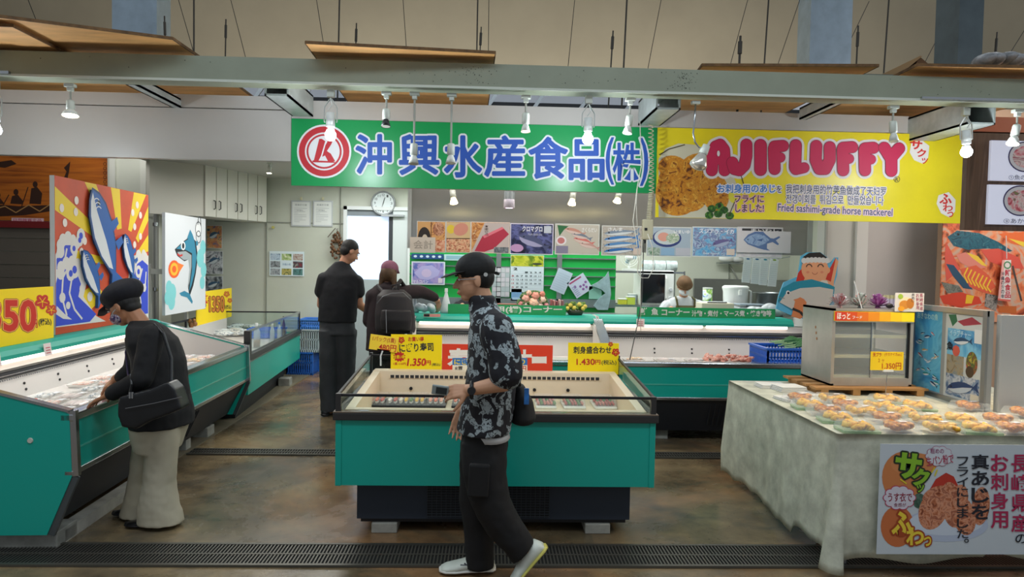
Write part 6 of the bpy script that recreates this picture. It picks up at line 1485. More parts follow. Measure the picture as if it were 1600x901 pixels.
# table and cloth
TX0, TX1, TY0, TY1, TT = 1.83, 3.75, 3.45, 5.05, .745
t = thing('folding_table', 'folding table hidden under the stained white cloth at right', 'table', (2.8, 4.2, 0))
MB().box(TX0 + .03, TX1, TY0 + .03, TY1 - .02, TT - .03, TT - .004, mat('#8a7a60', .6)).build('table_top', t, W=True)
for x in (TX0 + .12, TX1 - .12):
    for y in (TY0 + .12, TY1 - .12): MB().cyl((x, y, 0), (x, y, TT - .03), .015, .015, CHROME).build('leg', t, W=True)
def cloth_mat():
    m = mat('#c2c4b2', .7, nz=(8, .34), bump=.45)
    return m
def cloth():
    vs, fs = [], []
    # perimeter: left edge far -> near, corner, then front edge left -> right
    per = []
    n1, n2 = 46, 56
    for i in range(n1): per.append((TX0, TY1 - (TY1 - TY0) * i / n1, -1, 0))
    for i in range(9): a = PI * .5 * i / 8; per.append((TX0 + .012 * (1 - math.cos(a)), TY0 + .012 * (1 - math.sin(a)), -math.cos(a), -math.sin(a)))
    for i in range(1, n2): per.append((TX0 + (TX1 - TX0) * i / n2, TY0, 0, -1))
    rows = 16; r = random.Random(1)
    for k, (x, y, nx, ny) in enumerate(per):
        s = k / len(per)
        left = k < n1; corner = n1 <= k < n1 + 9
        zb = .06 + .05 * (y < 3.9) + .012 * math.sin(k * .9) if left else (.035 if corner else .085 + .02 * math.sin(k * .35) + (.03 if k > n1 + 9 + 22 else 0))
        for j in range(rows + 1):
            t_ = j / rows; z = TT + .002 - (TT - zb) * t_
            fold = .016 * math.sin(k * .21 + 1 + t_) + .006 * math.sin(k * .83 + t_ * 2) + .016 * math.sin(k * .13 + 2.5 * t_)
            amp = min(1, t_ * 1.3)
            out = .004 + .012 * t_ + (fold * amp * (1.0 if left else .45)) + (.045 * t_ * t_ if corner else 0) + .02 * t_ * t_ * max(0, 1 - abs(k - n1 - 4) / 12)
            vs.append((x + nx * out, y + ny * out, z))
    R = rows + 1
    for k in range(len(per) - 1):
        for j in range(rows): fs.append((k * R + j, (k + 1) * R + j, (k + 1) * R + j + 1, k * R + j + 1))
    b = len(vs); vs += [(TX1, TY1, TT + .002)]
    top = [k * R for k in range(len(per))]
    m = MB(); m.add(vs, fs + [tuple(top + [b])], cloth_mat()); return m
o = cloth().build('tablecloth', smooth=False)
for f in o.data.polygons: f.use_smooth = len(f.vertices) == 4
sd = o.modifiers.new('thick', 'SOLIDIFY'); sd.thickness = .002; sd.offset = 0
tagp(o, 'stained pale greenish white cloth draped over the fried food table', 'tablecloth')
tf = MB().add([(0, 0, 0), (.13, -.09, 0), (.19, -.05, .01), (.07, .04, .02), (0, .03, .07)], [(0, 1, 2, 3), (0, 3, 4)], mat('#b8ae98', .7)).build('cloth_scrap'); q = atZ(1275, 848, .0); tf.location = (q.x + .0, q.y, .004); tagp(tf, 'loose beige scrap of cloth trailing on the floor at the table corner', 'cloth'); sd = tf.modifiers.new('thick', 'SOLIDIFY'); sd.thickness = .003
# banner on the front of the table
FB3 = FY(TY0 - .062)
p = Panel('table_banner', 'white banner for fried horse mackerel hanging on the table front', 'banner', FB3, (1376, 693), (1640, 866), mat('#c4cdd4', .4, bump=.05), .003); K = p.A
SH = photo(['#7a3c28', '#b86c48', '#d89878', '#94503a', '#c88464'], 30, 90, .8, .5)
K.disc(1478, 820, 66, 26, '#b4bfd4', 1, 36); K.disc(1478, 816, 58, 20, '#c8d2e0', 1.3, 36)
K.disc(1412, 745, 34, 40, '#c87c48', 1.05, 26); K.disc(1428, 725, 36, 18, '#cc8450', 1.1, 24); K.disc(1402, 822, 26, 32, '#c46c3c', 1.08, 26)
K.poly([(1452, 765), (1462, 748), (1478, 738), (1490, 744), (1500, 765), (1480, 770)], '#b83424', 1.6); K.disc(1436, 782, 10, 12, photo(['#2c4c40', '#5c7c6c'], 30, 91), 1.5)
for x, y, rx, ry, a_ in ((1458, 796, 22, 32, .35), (1487, 788, 17, 36, -.15), (1506, 806, 18, 30, -.2), (1532, 790, 14, 30, .1), (1466, 775, 26, 16, -.3), (1498, 780, 14, 24, .2)): K.disc(x, y, rx, ry, SH, 1.7 + .05 * (x % 7), 24, a_)
otext(K, 'サ', 1400, 709, 1437, 745, '#86b82c', '#20301c', 2.6, 3, .05, .12); otext(K, 'ク', 1426, 733, 1450, 757, '#86b82c', '#20301c', 2.4, 3.6, .05, .1); otext(K, 'ッ', 1432, 757, 1443, 768, '#86b82c', '#20301c', 1.4, 3, .03)
K.line([(1406, 748), (1416, 755)], 2, '#d8c82c', 3); K.line([(1455, 738), (1460, 730)], 2, '#d8c82c', 3); K.line([(1460, 743), (1464, 733)], 2, '#d8c82c', 3)
otext(K, 'ふ', 1394, 800, 1424, 834, '#e8cc3c', '#a0441c', 2.6, 3, .04); otext(K, 'わ', 1416, 824, 1442, 850, '#e8cc3c', '#a0441c', 2.4, 3.6, .03); otext(K, 'っ', 1443, 838, 1454, 852, '#e8cc3c', '#a0441c', 2, 3, .02)
def cloud(cx, cy, rx, ry, n, c, L):
    for k in range(n): K.disc(cx + rx * math.cos(2 * PI * k / n), cy + ry * math.sin(2 * PI * k / n), rx * .42, ry * .42, c, L, 14)
    K.disc(cx, cy, rx * 1.05, ry * 1.05, c, L + .02, 24)
cloud(1467, 712, 15.5, 11.5, 10, '#b05070', 3); cloud(1467, 712, 15, 11, 10, '#ccd2da', 3.4); cloud(1405, 777, 18.5, 14, 10, '#b83c60', 3); cloud(1405, 777, 17.5, 13, 10, '#d0ccd8', 3.4)
K.text('粗めの', 1453, 708, 1474, 700, '#8c3464', 4.4, .01); K.text('生パン粉で', 1447, 725, 1489, 711, '#a83050', 4.4, .015, -.12); K.text('うす衣で', 1387, 783, 1424, 769, '#8c2c40', 4.4, .015); K.text('食感が', 1396, 791, 1415, 785, '#8c4c60', 4.4, .005)
CR_ = '#a82450'
K.vtext('フライにしました', 1495, 712, 1512, 841, '#20242e', 4, .012); K.text('。', 1506, 847, 1513, 841, '#20242e', 4, .01);
K.vtext('真あじを', 1518, 708, 1544, 812, '#181c28', 4, .02); K.vtext('お刺身用', 1548, 708, 1574, 826, CR_, 4, .02); K.vtext('長崎県産', 1580, 708, 1606, 832, CR_, 4, .02); K.text('の', 1586, 848, 1604, 834, '#181c28', 4, .01)
p.done()

# fried food packs
FRYM = [photo(['#9a6410', '#eaa81c', '#f8cc40', '#d08a1a'], 45, 95, .8, .4), photo(['#a87014', '#f0b828', '#f8d860'], 45, 96, .8, .4), photo(['#7a4410', '#c0701c', '#e8a83c'], 45, 97, .8, .4)]
CLR = mat('#f2f5f2', .06, alpha=.22)
def pack_proto(k):
    t = thing('food_pack', 'pack', 'food pack', (0, 0, -5)); r = random.Random(k)
    MB().box(-.078, .078, -.052, .052, 0, .014, CLR if k else mat('#a8c8a0', .4, alpha=.5)).build('tray', t, bevel=.004)
    g = MB()
    for i in range(9): g.ell((r.uniform(-.055, .055), r.uniform(-.032, .032), .02 + r.random() * .012), (.034, .021, .015), FRYM[k], Euler((r.uniform(-.3, .3), r.uniform(-.3, .3), r.random() * 3)).to_matrix(), 8, 6)
    g.build('fried_food', t, smooth=True)
    a, b = .078, .052
    MB().add([(-a, -b, .014), (a, -b, .014), (a, b, .014), (-a, b, .014), (-a * .85, -b * .8, .045), (a * .85, -b * .8, .045), (a * .85, b * .8, .045), (-a * .85, b * .8, .045)], [(0, 1, 5, 4), (1, 2, 6, 5), (2, 3, 7, 6), (3, 0, 4, 7), (4, 5, 6, 7)], CLR).build('lid', t)
    MB().box(.01, .04, .0, .02, .0455, .046, mat('#e8e4e4', .6)).build('price_label', t)
    return t
pp_ = [pack_proto(0), pack_proto(1), pack_proto(2)]; usedp = set()
rowsP = [('front', 671, [1339, 1402, 1469, 1528, 1582, 1636]), ('second', 657, [1308, 1385, 1445, 1500, 1558]), ('third', 646, [1290, 1345, 1408, 1600]), ('fourth', 637, [1265, 1320, 1372, 1432, 1515]), ('back', 627, [1250, 1300, 1385])]
kk = 0
for rn, py, xs in rowsP:
    for i, px in enumerate(xs):
        q = atZ(px, py + (px - 1400) * .012, TT + .015); k = (kk * 7 + i) % 3; kk += 1
        lb = f'clear pack of fried food on the cloth, {rn} row, {ordn[i]} from the left'
        if k not in usedp: usedp.add(k); o = pp_[k]; o.location = (q.x, q.y, TT + .004)
        else: o = dup(pp_[k], (q.x, q.y, TT + .004))
        o.rotation_euler = (0, 0, random.uniform(-.2, .2)); o.scale = (1.24, 1.24, 1.2); o['label'] = lb; o['group'] = 'packs of fried food on the table'
# empty white trays / papers at far left corner of the table
for i, (px, py, w_, d_, n, lb) in enumerate(((1205, 603, .20, .14, 3, 'stack of thin white foam trays at the far left corner of the cloth'), (1232, 608, .2, .15, 4, 'second stack of white foam trays, nearer the pallet'), (1238, 622, .2, .14, 2, 'low pile of white foam trays in front of the tray stacks'), (1262, 613, .1, .2, 1, 'white paper sleeves beside the pallet on the cloth'))):
    q = atZ(px, py, TT + .01); g = MB()
    for k in range(n): g.box(-w_ / 2 + .004 * k, w_ / 2 - .003 * k, -d_ / 2, d_ / 2, .009 * k, .007 + .009 * k, mat('#dcdcd6', .5))
    o = g.build('foam_tray_stack', bevel=.002); o.location = (max(q.x, TX0 + w_ / 2 + .01), min(q.y, TY1 - d_ / 2 - .02), TT + .004); o.rotation_euler = (0, 0, .0 if i < 1 else .12 * i); tagp(o, lb, 'trays')
# wooden pallet
WD = mat('#a87c48', .7, nz=(6, .25), stretch=(1, 6, 1)); HX0, HX1, HY0, HY1 = 2.36, 2.93, 4.58, 5.02
t = thing('wooden_pallet', 'small wooden slatted pallet under the glass hot food case', 'pallet', (2.7, 4.75, TT + .004))
for i, y in enumerate((4.50, 4.64, 4.78, 4.92)): MB().box(2.22, 3.0, y, y + .09, TT + .04, TT + .054, WD).build('slat', t, W=True)
for x in (2.26, 2.48, 2.70, 2.92): MB().box(x, x + .05, 4.5, 5.01, TT + .004, TT + .04, WD).build('block', t, W=True)
# hot case
hz0 = TT + .056; hz1 = 1.33
SS = mat('#b8b4ac', .32, .5, nz=(2.5, .25)); DG = mat('#5c6462', .4, .4)
hc = thing('hot_food_case', 'stainless steel glass-fronted hot food showcase on a small pallet', 'showcase', (HX0, HY0, hz0)); w_, d_, h_ = HX1 - HX0, HY1 - HY0, hz1 - hz0
g = MB().box(0, .022, 0, d_, 0, h_, SS).box(w_ - .022, w_, 0, .05, 0, h_, SS).box(w_ - .012, w_, .05, d_, 0, .06, SS).box(0, w_, 0, d_, 0, .012, SS).box(.022, w_ - .022, 0, .04, .012, .055, SS).box(0, w_, 0, d_, h_ - .015, h_, SS).box(.02, w_ - .02, d_ - .02, d_, .012, h_ - .02, mat('#888c88', .3, .5))
g.build('body', hc)
MB().box(.02, w_ - .005, -.004, .006, h_ - .09, h_ - .082, PLASTW).build('header_edge', hc)
hd = MB().box(.01, w_ - .004, -.01, 0, h_ - .083, h_ - .018, YEL).build('header_sign', hc)
a = Art(lambda x, z: (.01 + x * (w_ - .014), h_ - .083 + z * .065), y=-.0102)
for k, c in enumerate(('#d23a1e', '#d8501e', '#e0701e', '#e8901e', '#f0b01e', '#f4cc1c', '#f0dc1c')): a.rect(.0 + .14 * k if k else 0, .02, .14 * (k + 1), .98, c, .5)
a.text('ほっと', .03, .2, .19, .85, '#f0e8e0', 1.5, .03); a.text('フード', .22, .25, .34, .55, '#f0e8e0', 1.5, .02)
a.build('header_printing', hc)
p = Panel('menu_card', 'small white photo card for fried mackerel on the hot case header', 'card', FY(HY0 - .016), (1399, 457), (1443, 487), mat('#d8d4cc', .5), .003); K = p.A
K.disc(1416, 474, 12, 10, '#e8d8a8', 1); K.disc(1413, 476, 8, 7, '#d08830', 1.5); K.disc(1422, 474, 6, 8, '#c07828', 1.7); K.disc(1408, 482, 5, 4, '#e8a028', 2); K.disc(1407, 463, 4, 4, '#9cb83c', 1.5); K.vtext('真あじ', 1424, 458, 1429, 472, '#303030', 2); K.vtext('お刺身用', 1431, 458, 1436, 484, '#a83050', 2); K.vtext('長崎県産', 1437, 458, 1442, 485, '#a83050', 2); p.done()
for k in range(3):
    z = .06 + (.0, .14, .28)[k]; g = MB()
    g.box(.03, w_ - .03, .03, d_ - .03, z, z + .006, mat('#9aa098', .3, .6)); g.box(.03, w_ - .03, .028, .034, z - .012, z + .01, mat('#b8b89c', .3, .5))
    for i in range(18): g.box(.03, w_ - .03, .04 + .02 * i, .044 + .02 * i, z + .012, z + .015, CHROME)
    g.build('shelf', hc)
for k in range(2): MB().box(.02 + k * w_ * .47, .02 + (k + 1) * w_ * .49, .012 + .008 * k, .016 + .008 * k, .055, h_ - .09, mat('#e8f2ee', .03, alpha=.12)).build('glass_pane', hc)
MB().box(w_ * .49, w_ * .5, .008, .02, .055, h_ - .09, CHROME).box(w_ - .03, w_ - .022, .0, .03, .055, h_ - .09, BLACK).build('pane_trim', hc)
MB().box(w_ - .006, w_ - .003, .05, d_, .06, h_ - .02, mat('#e8f2ee', .03, alpha=.12)).build('side_glass', hc)
for x, z in ((.0, .38), (.0, .3), (.0, .34)):
    o = MB().ell((-.002, .12 + z * .3, z), (.003, .009, .011), mat('#b08058', .5), None, 8, 6).build('rust_spot', hc)
# decorations on top of the case
def pom(label, px, py, r, cols):
    q = atY(px, py, HY0 + .16); t = thing('tinsel_pompom', label, 'pompom', (q.x, HY0 + .16, hz1), 0, 'tinsel pompoms on the hot case'); rr = random.Random(px)
    g = MB()
    for i in range(170):
        an, ph_ = rr.uniform(0, 2 * PI), rr.uniform(0, 1.55); d = Vector((math.cos(an) * math.sin(ph_), math.sin(an) * math.sin(ph_), math.cos(ph_)))
        s = Vector((-d.y, d.x, 0)).normalized() * .007 if abs(d.z) < .99 else Vector((.007, 0, 0))
        b = Vector((0, 0, .01)); e_ = b + d * r * rr.uniform(.8, 1.1); g.add([b - s * .3, e_ - s, e_ + s, b + s * .3], [(0, 1, 2, 3)], mat(rr.choice(cols), .25, .3))
    g.build('strands', t); MB().cyl((0, 0, 0), (0, 0, .012), .02, .015, mat(cols[0], .4)).build('base', t)
pom('red and silver tinsel pompom at the left end of the hot case top', 1312, 468, .085, ['#c8a8a8', '#d8c8cc', '#b85c5c', '#e0dce0'])
pom('silver green tinsel pompom, middle one on the hot case', 1345, 464, .09, ['#c8d0c8', '#a8b8ac', '#e0e4e0', '#c88888'])
pom('purple tinsel pompom on the hot case', 1372, 466, .085, ['#c078b8', '#d8a8d4', '#a858a0'])
for i, x in enumerate((1380, 1386, 1392, 1398, 1404)):
    q = atY(x, 456, HY0 + .30); t = thing('small_jar', f'{ordn[i]} small jar with a yellow lid from the left on the hot case', 'jar', (q.x, HY0 + .34, hz1), 0, 'small lidded jars on the hot case')
    MB().cyl((0, 0, 0), (0, 0, .06), .0135, .0135, mat('#d4c8d8', .4), 10).build('body', t); MB().cyl((0, 0, .06), (0, 0, .085), .014, .014, mat('#d8cc98', .5), 10).build('lid', t)
t = thing('sunglasses', 'black wraparound sunglasses lying beside the photo card', 'sunglasses', (atY(1394, 474, HY0 + .1).x, HY0 + .08, hz1)); 
g = MB(); 
for s in (-1, 1): g.ell((s * .03, 0, .02), (.027, .01, .018), BLACK)
g.build('lenses', t, smooth=True); g = MB()
for s in (-1, 1): g.tube([(s * .055, 0, .024), (s * .06, .05, .02), (s * .055, .1, .008)], .004, BLACK, 6)
g.build('frame', t)
st = MB().tube([(0, 0, 0), (-.062, 0, .19)], .003, PLASTW, 6).build('paper_straw'); st.location = (atY(1329, 470, HY0 + .2).x, HY0 + .05, hz1); tagp(st, 'thin white stick leaning up from the tinsel on the hot case', 'stick')
# price sign on a wire stand
FT = FY(4.28)
p = Panel('price_sign', 'small yellow tempura price sign 1,350 yen on a wire stand', 'price sign', FT, (1361, 549), (1411, 578.5), mat('#ffd820', .45), .004); K = p.A
K.text('天プラ', 1364, 557, 1377, 550.5, '#c8381e', 1, .02); K.text('(サカナイカetc.)', 1382, 557, 1409, 551, '#c8481e', 1, .005); K.text('2 ヶ', 1372, 566, 1382, 560, '#c8581e', 1); K.text('1.350円', 1378, 576.5, 1408, 566.5, '#c8381e', 1, .01); p.done()
zb_ = p.o.location.z
MB().box(p.w * .4, p.w * .7, -.004, .008, -.01, .004, PLASTW).tube([(p.w * .53, .004, -.008), (p.w * .50, .006, TT + .02 - zb_)], .0025, CHROME, 6).cyl((p.w * .5, .006, TT + .005 - zb_), (p.w * .5, .006, TT + .012 - zb_), .025, .02, PLASTW).build('wire_stand', p.o)
# poster board standing on the table, facing left
FPB = Frame((3.03, 4.74), (3.03, 4.0))
bx = 3.03; y0_, y1_ = 4.74, 4.01
t = thing('poster_board', 'grey framed board with sea life posters standing at the right side of the table', 'board', (bx, y0_, TT + .004), -PI / 2); HH = 1.36 - TT; WW = y0_ - y1_
MB().box(0, WW, 0, .03, 0, HH, mat('#9a9c98', .5)).build('backing', t)
MB().box(0, WW, -.012, 0, HH - .035, HH, ALU).box(0, .02, -.012, 0, 0, HH, ALU).box(WW - .035, WW, -.015, 0, 0, HH, mat('#8f918e', .4, .5)).box(0, WW, -.012, 0, 0, .03, ALU).build('frame', t)
a = Art(lambda x, z: (x * WW, z * HH)); a.rect(.03, .06, .42, .94, photo(['#1c6ca8', '#3c98c8', '#6cbcd8', '#184c84'], 3, 100), .6)
r = random.Random(8)
for i in range(22): a.fish(r.uniform(.08, .38), r.uniform(.12, .7), r.uniform(.06, .12), r.uniform(-.6, .6), r.choice(['#28385c', '#c8584c', '#d8a03c', '#8cacbc', '#a83c4c', '#2c8c8c']), '#d0d8dc', 1, .35, None, False)
a.text('おきなわの魚', .06, .84, .36, .91, '#b8e0d8', 2, .01)
a.rect(.47, .05, .94, .93, '#c8ccc8', .6); a.rect(.5, .5, .93, .78, photo(['#48a0d0', '#88c8e0', '#3080b8'], 4, 101), 1); a.rect(.5, .3, .72, .5, photo(['#5c4c38', '#a89878', '#7c8c94'], 14, 102), 1); a.rect(.5, .07, .92, .3, photo(['#20304c', '#5c7ca0', '#c8ccd0', '#3c5478'], 12, 103), 1)
a.fish(.7, .66, .24, .1, '#2c4c6c', '#d8dcdc', 2); a.fish(.72, .18, .4, .2, '#28406c', '#c0c8d0', 2); a.disc(.82, .45, .07, .12, photo(['#d8b848', '#3c5c2c', '#c8503c'], 16, 104), 2, 20); a.disc(.8, .36, .05, .06, '#4c3c28', 2.4, 16); a.disc(.62, .55, .05, .06, '#d8604c', 2.2, 8)
a.poly([(.5, .92), (.56, .8), (.62, .86), (.6, .93)], '#2c6c48', 1); a.poly([(.62, .86), (.8, .92), (.92, .86), (.7, .82)], '#a83848', 1.2); a.rect(.84, .66, .93, .8, '#dcdcd8', 3); a.text('イラブチャー', .53, .7, .8, .77, '#c8e4ec', 3.5, .01); a.rect(.82, .07, .92, .14, '#e0d8c0', 3); a.vtext('魚', .5, .64, .58, .54, '#20242c', 3, .03)
a.build('printing', t)
sidep = MB().box(3.10, 3.30, 4.0, 4.04, TT + .004, 1.34, mat('#b8b9b6', .55)).build('side_screen'); tagp(sidep, 'plain grey upright screen right of the poster board', 'screen')
# ================================================================ people
def V(*a): return Vector(a)
def loft(mb, secs, m, n=24):
    vs = []
    for c, a, b in secs:
        for k in range(n):
            t = 2 * PI * k / n; vs.append(Vector(c) + Vector(a) * math.cos(t) + Vector(b) * math.sin(t))
    N = len(secs)
    fs = [(i * n + k, i * n + (k + 1) % n, (i + 1) * n + (k + 1) % n, (i + 1) * n + k) for i in range(N - 1) for k in range(n)]
    fs += [tuple(reversed(range(n))), tuple((N - 1) * n + k for k in range(n))]
    mb.add(vs, fs, m)
def remesh(o, vox, smooth=4, disp=0, dscale=.12):
    r = o.modifiers.new('remesh', 'REMESH'); r.mode = 'VOXEL'; r.voxel_size = vox; r.use_smooth_shade = True
    s = o.modifiers.new('smooth', 'SMOOTH'); s.iterations = smooth; s.factor = .5
    if disp:
        tx = bpy.data.textures.new('folds', 'CLOUDS'); tx.noise_scale = dscale
        d = o.modifiers.new('folds', 'DISPLACE'); d.texture = tx; d.strength = disp; d.mid_level = .5; d.texture_coords = 'GLOBAL'
    return o
def frame3(fwd, up=(0, 0, 1)):
    f = Vector(fwd).normalized(); r = f.cross(Vector(up)).normalized(); u = r.cross(f)
    return Matrix((r, f, u)).transposed()      # columns right, fwd, up
def headshape(mb, c, R, m, s=1.0):
    c = Vector(c); at = lambda x, y, z: c + R @ Vector((x * s, y * s, z * s))
    e = lambda p, r: mb.ell(at(*p), tuple(q * s for q in r), m, R, 16, 12)
    e((0, -.012, .025), (.075, .092, .085)); e((0, .018, -.03), (.062, .066, .075)); e((0, .045, -.085), (.034, .032, .022)); e((0, .03, -.055), (.052, .045, .045))
    mb.cap(at(0, .083, .005), at(0, .102, -.028), .008 * s, .0125 * s, m, 8)      # nose
    for q in (-1, 1): e((q * .012, .09, -.032), (.008, .009, .007)); e((q * .076, -.008, -.012), (.008, .018, .03)); e((q * .03, .076, .028), (.022, .012, .008))
    e((0, .084, -.056), (.022, .009, .006)); e((0, .082, -.066), (.019, .01, .006))
def facebits(parent, c, R, s=1.0, mouth=True, closed=False):
    c = Vector(c); at = lambda x, y, z: c + R @ Vector((x * s, y * s, z * s))
    for q in (-1, 1):
        g = MB(); g.ell(at(q * .031, .079, .006), (.0125 * s, .006 * s, (.003 if closed else .006) * s), mat('#e8e4e0', .3), R, 10, 6); g.ell(at(q * .031, .084, .005), (.005 * s, .003 * s, (.002 if closed else .005) * s), mat('#1a120e', .2), R, 8, 6)
        g.build('eye', parent, W=True, smooth=True)
        MB().tube([at(q * .014, .09, .024), at(q * .03, .09, .03), at(q * .048, .08, .026)], .003 * s, mat('#1c1512', .8), 6).build('eyebrow', parent, W=True)
    if mouth: MB().ell(at(0, .09, -.061), (.019 * s, .004 * s, .004 * s), mat('#9a5a50', .5), R, 10, 6).build('mouth', parent, W=True, smooth=True)
def hand(mb, w, d, nrm, m, side=1, curl=.5, s=1.0, spread=.06, grip=None):
    """w wrist, d pointing direction, nrm the palm's facing direction (fingers curl towards it), side +1/-1 where the thumb sits"""
    w = Vector(w); d = Vector(d).normalized(); nrm = Vector(nrm); nrm = (nrm - d * nrm.dot(d)).normalized(); sd = d.cross(nrm) * side
    for k in range(4):
        o = (k - 1.5) * .019 * s
        mb.cap(w + d * .012 * s + sd * -o * .6, w + d * .082 * s - sd * o, .014 * s, .0115 * s, m, 10)
    L = [.072, .080, .074, .058]
    for k in range(4):
        o = (k - 1.5) * .0195 * s; p = w + d * .086 * s - sd * o; a = 0; dd = (d - sd * (k - 1.5) * spread).normalized()
        for j, f in enumerate((.45, .32, .25)):
            a += curl * (.7, 1.0, .8)[j]; v = (dd * math.cos(a) + nrm * math.sin(a)); q = p + v * L[k] * f * s
            mb.cap(p, q, (.0088 - .0008 * j) * s, (.0082 - .0009 * j) * s, m, 8); p = q
    p = w + d * .025 * s + sd * .024 * s; v = (d * .55 + sd * .75 + nrm * .25).normalized()
    for j, l in enumerate((.038, .032, .026)):
        q = p + v * l * s; mb.cap(p, q, (.0125 - .0015 * j) * s, (.011 - .0015 * j) * s, m, 8); p = q; v = (v + d * .35 + nrm * curl * .4).normalized()
def shoe(name, parent, heel, toe, up, m, sole, w=.045, h=.075):
    heel, toe, up = Vector(heel), Vector(toe), Vector(up).normalized(); d = (toe - heel); L = d.length; d.normalize(); sdv = d.cross(up).normalized()
    g = MB(); secs = []
    for t, hw, hh in ((-.02, .5, .5), (.03, .8, .9), (.15, .9, 1.0), (.35, .88, .95), (.5, .9, .75), (.7, 1.05, .55), (.88, .95, .42), (.98, .6, .3), (1.0, .2, .15)):
        c = heel + d * L * t + up * h * hh * .5; secs.append((c, sdv * w * hw, up * h * hh * .5))
    loft(g, secs, m, 18); o = g.build(name, parent, W=True, smooth=True); o2 = MB()
    secs = [(heel + d * L * t + up * .008, sdv * w * hw * 1.08, up * .012) for t, hw in ((-.04, .5), (.02, .85), (.3, .85), (.5, .9), (.72, 1.05), (.9, .95), (1.0, .55), (1.02, .2))]
    loft(o2, secs, sole, 14); s = o2.build('sole', o, smooth=True)
    # sole lives in the same coordinates as the shoe's mesh
    off = Vector(parent.location)
    for v in s.data.vertices: v.co -= off
    return o
def person(label, loc): return thing('person', label, 'person', loc)
def sec(c, fx, rx, ry):       # horizontal ellipse, fx = forward direction (2D)
    f = Vector((fx[0], fx[1], 0)).normalized(); r = Vector((f.y, -f.x, 0)); return (Vector(c), f * rx, r * ry)
TAN = mat('#b98468', .5, nz=(6, .08)); SKIN2 = mat('#c69474', .5, nz=(6, .08)); SKIN3 = mat('#a5704e', .5, nz=(6, .08))
HAIR = mat('#0e0b0a', .7, nz=(60, .4), bump=.3, stretch=(1, 1, .15))
def floral():
    m = bpy.data.materials.new('floral_shirt'); m.use_nodes = True; nt = m.node_tree; b = nt.nodes['Principled BSDF']; b.inputs['Roughness'].default_value = .8
    tc = nt.nodes.new('ShaderNodeTexCoord'); L = nt.links.new
    n = nt.nodes.new('ShaderNodeTexNoise'); n.inputs['Scale'].default_value = 13; n.inputs['Detail'].default_value = 1.5; n.inputs['Distortion'].default_value = 1.6
    n2 = nt.nodes.new('ShaderNodeTexNoise'); n2.inputs['Scale'].default_value = 42; n2.inputs['Distortion'].default_value = 2.5; n2.inputs['Detail'].default_value = 2
    L(tc.outputs['Object'], n.inputs['Vector']); L(tc.outputs['Object'], n2.inputs['Vector'])
    r = nt.nodes.new('ShaderNodeValToRGB'); r.color_ramp.elements[0].position = .525; r.color_ramp.elements[1].position = .54
    r2 = nt.nodes.new('ShaderNodeValToRGB'); r2.color_ramp.elements[0].position = .40; r2.color_ramp.elements[1].position = .47
    L(n.outputs[0], r.inputs[0]); L(n2.outputs[0], r2.inputs[0])
    mu = nt.nodes.new('ShaderNodeMath'); mu.operation = 'MULTIPLY'; L(r.outputs[0], mu.inputs[0]); L(r2.outputs[0], mu.inputs[1])
    x = nt.nodes.new('ShaderNodeMix'); x.data_type = 'RGBA'; x.inputs[6].default_value = lin('#14141c'); x.inputs[7].default_value = lin('#98a4a8'); L(mu.outputs[0], x.inputs[0]); L(x.outputs[2], b.inputs['Base Color'])
    return m
FLOR = floral()

# ---------------------------------------------------------------- walking man (profile, facing left)
Y0 = 3.45
def J(px, py, dy=0): return atY(px, py, Y0 + dy)
P = person('person walking left in a black cap and dark leaf-print shirt, holding a phone', (J(757, 690).x, Y0, 0))
fx = (-1, -.05)
Rh = frame3((-1, -.12, -.12)); hc_ = J(741, 436)
b = MB(); headshape(b, hc_, Rh, SKIN2, 1.0)
b.cap(J(748, 450), J(762, 495), .052, .06, SKIN2)
loft(b, [sec(J(765, 500), fx, .09, .15), sec(J(768, 530), fx, .11, .17), sec(J(765, 600), fx, .10, .14), sec(J(760, 680), fx, .11, .15)], SKIN2)
LS, LE, LWr = J(776, 515, -.19), J(787, 598, -.24), J(733, 609, -.22)
b.chain([LS, LE, LWr], [.05, .043, .028], SKIN2)
hand(b, LWr + V(.005, 0, 0), J(703, 612, -.2) - LWr, (.15, .75, -.45), SKIN2, side=1, curl=.5, s=.98)
RS, RE, RWr = J(768, 518, .19), J(742, 600, .22), J(722, 640, .16)
b.chain([RS, RE, RWr], [.05, .042, .028], SKIN2)
hand(b, RWr, (-.25, 0, -1), (0, -1, .0), SKIN2, side=-1, curl=.35)
hipF, knF, anF = J(752, 690, .05), J(745, 775, .04), J(749, 866, .03)
hipR, knR, anR = J(757, 690, -.08), J(768, 782, -.10), J(822, 856, -.10)
b.chain([hipF, knF, anF], [.085, .055, .04], SKIN2); b.chain([hipR, knR, anR], [.085, .055, .04], SKIN2)
remesh(b.build('body', P, W=True), .0055, 3)
facebits(P, hc_, Rh)
g = MB(); s = lambda x, y, z: hc_ + Rh @ Vector((x, y, z))
g.ell(s(0, -.035, .005), (.077, .07, .07), HAIR, Rh); remesh(g.build('hair', P, W=True), .006, 2)
BLK = mat('#0b0b0c', .75, nz=(40, .3))
g = MB(); g.ell(s(0, -.012, .055), (.086, .104, .082), BLK, Rh, 20, 12); c = remesh(g.build('cap', P, W=True), .006, 3)
g = MB(); loft(g, [(s(0, .05, .045), Rh @ V(.075, 0, 0), Rh @ V(0, 0, .007)), (s(0, .10, .04), Rh @ V(.07, 0, 0), Rh @ V(0, 0, .006)), (s(0, .15, .028), Rh @ V(.05, 0, 0), Rh @ V(0, 0, .005)), (s(0, .165, .024), Rh @ V(.02, 0, 0), Rh @ V(0, 0, .003))], BLK, 16); g.build('cap_brim', P, W=True, smooth=True)
g = MB().cyl(s(-.085, -.05, .02), s(-.091, -.05, .02), .01, .01, mat('#b8b8b4', .4)); g.build('cap_badge', P, W=True)
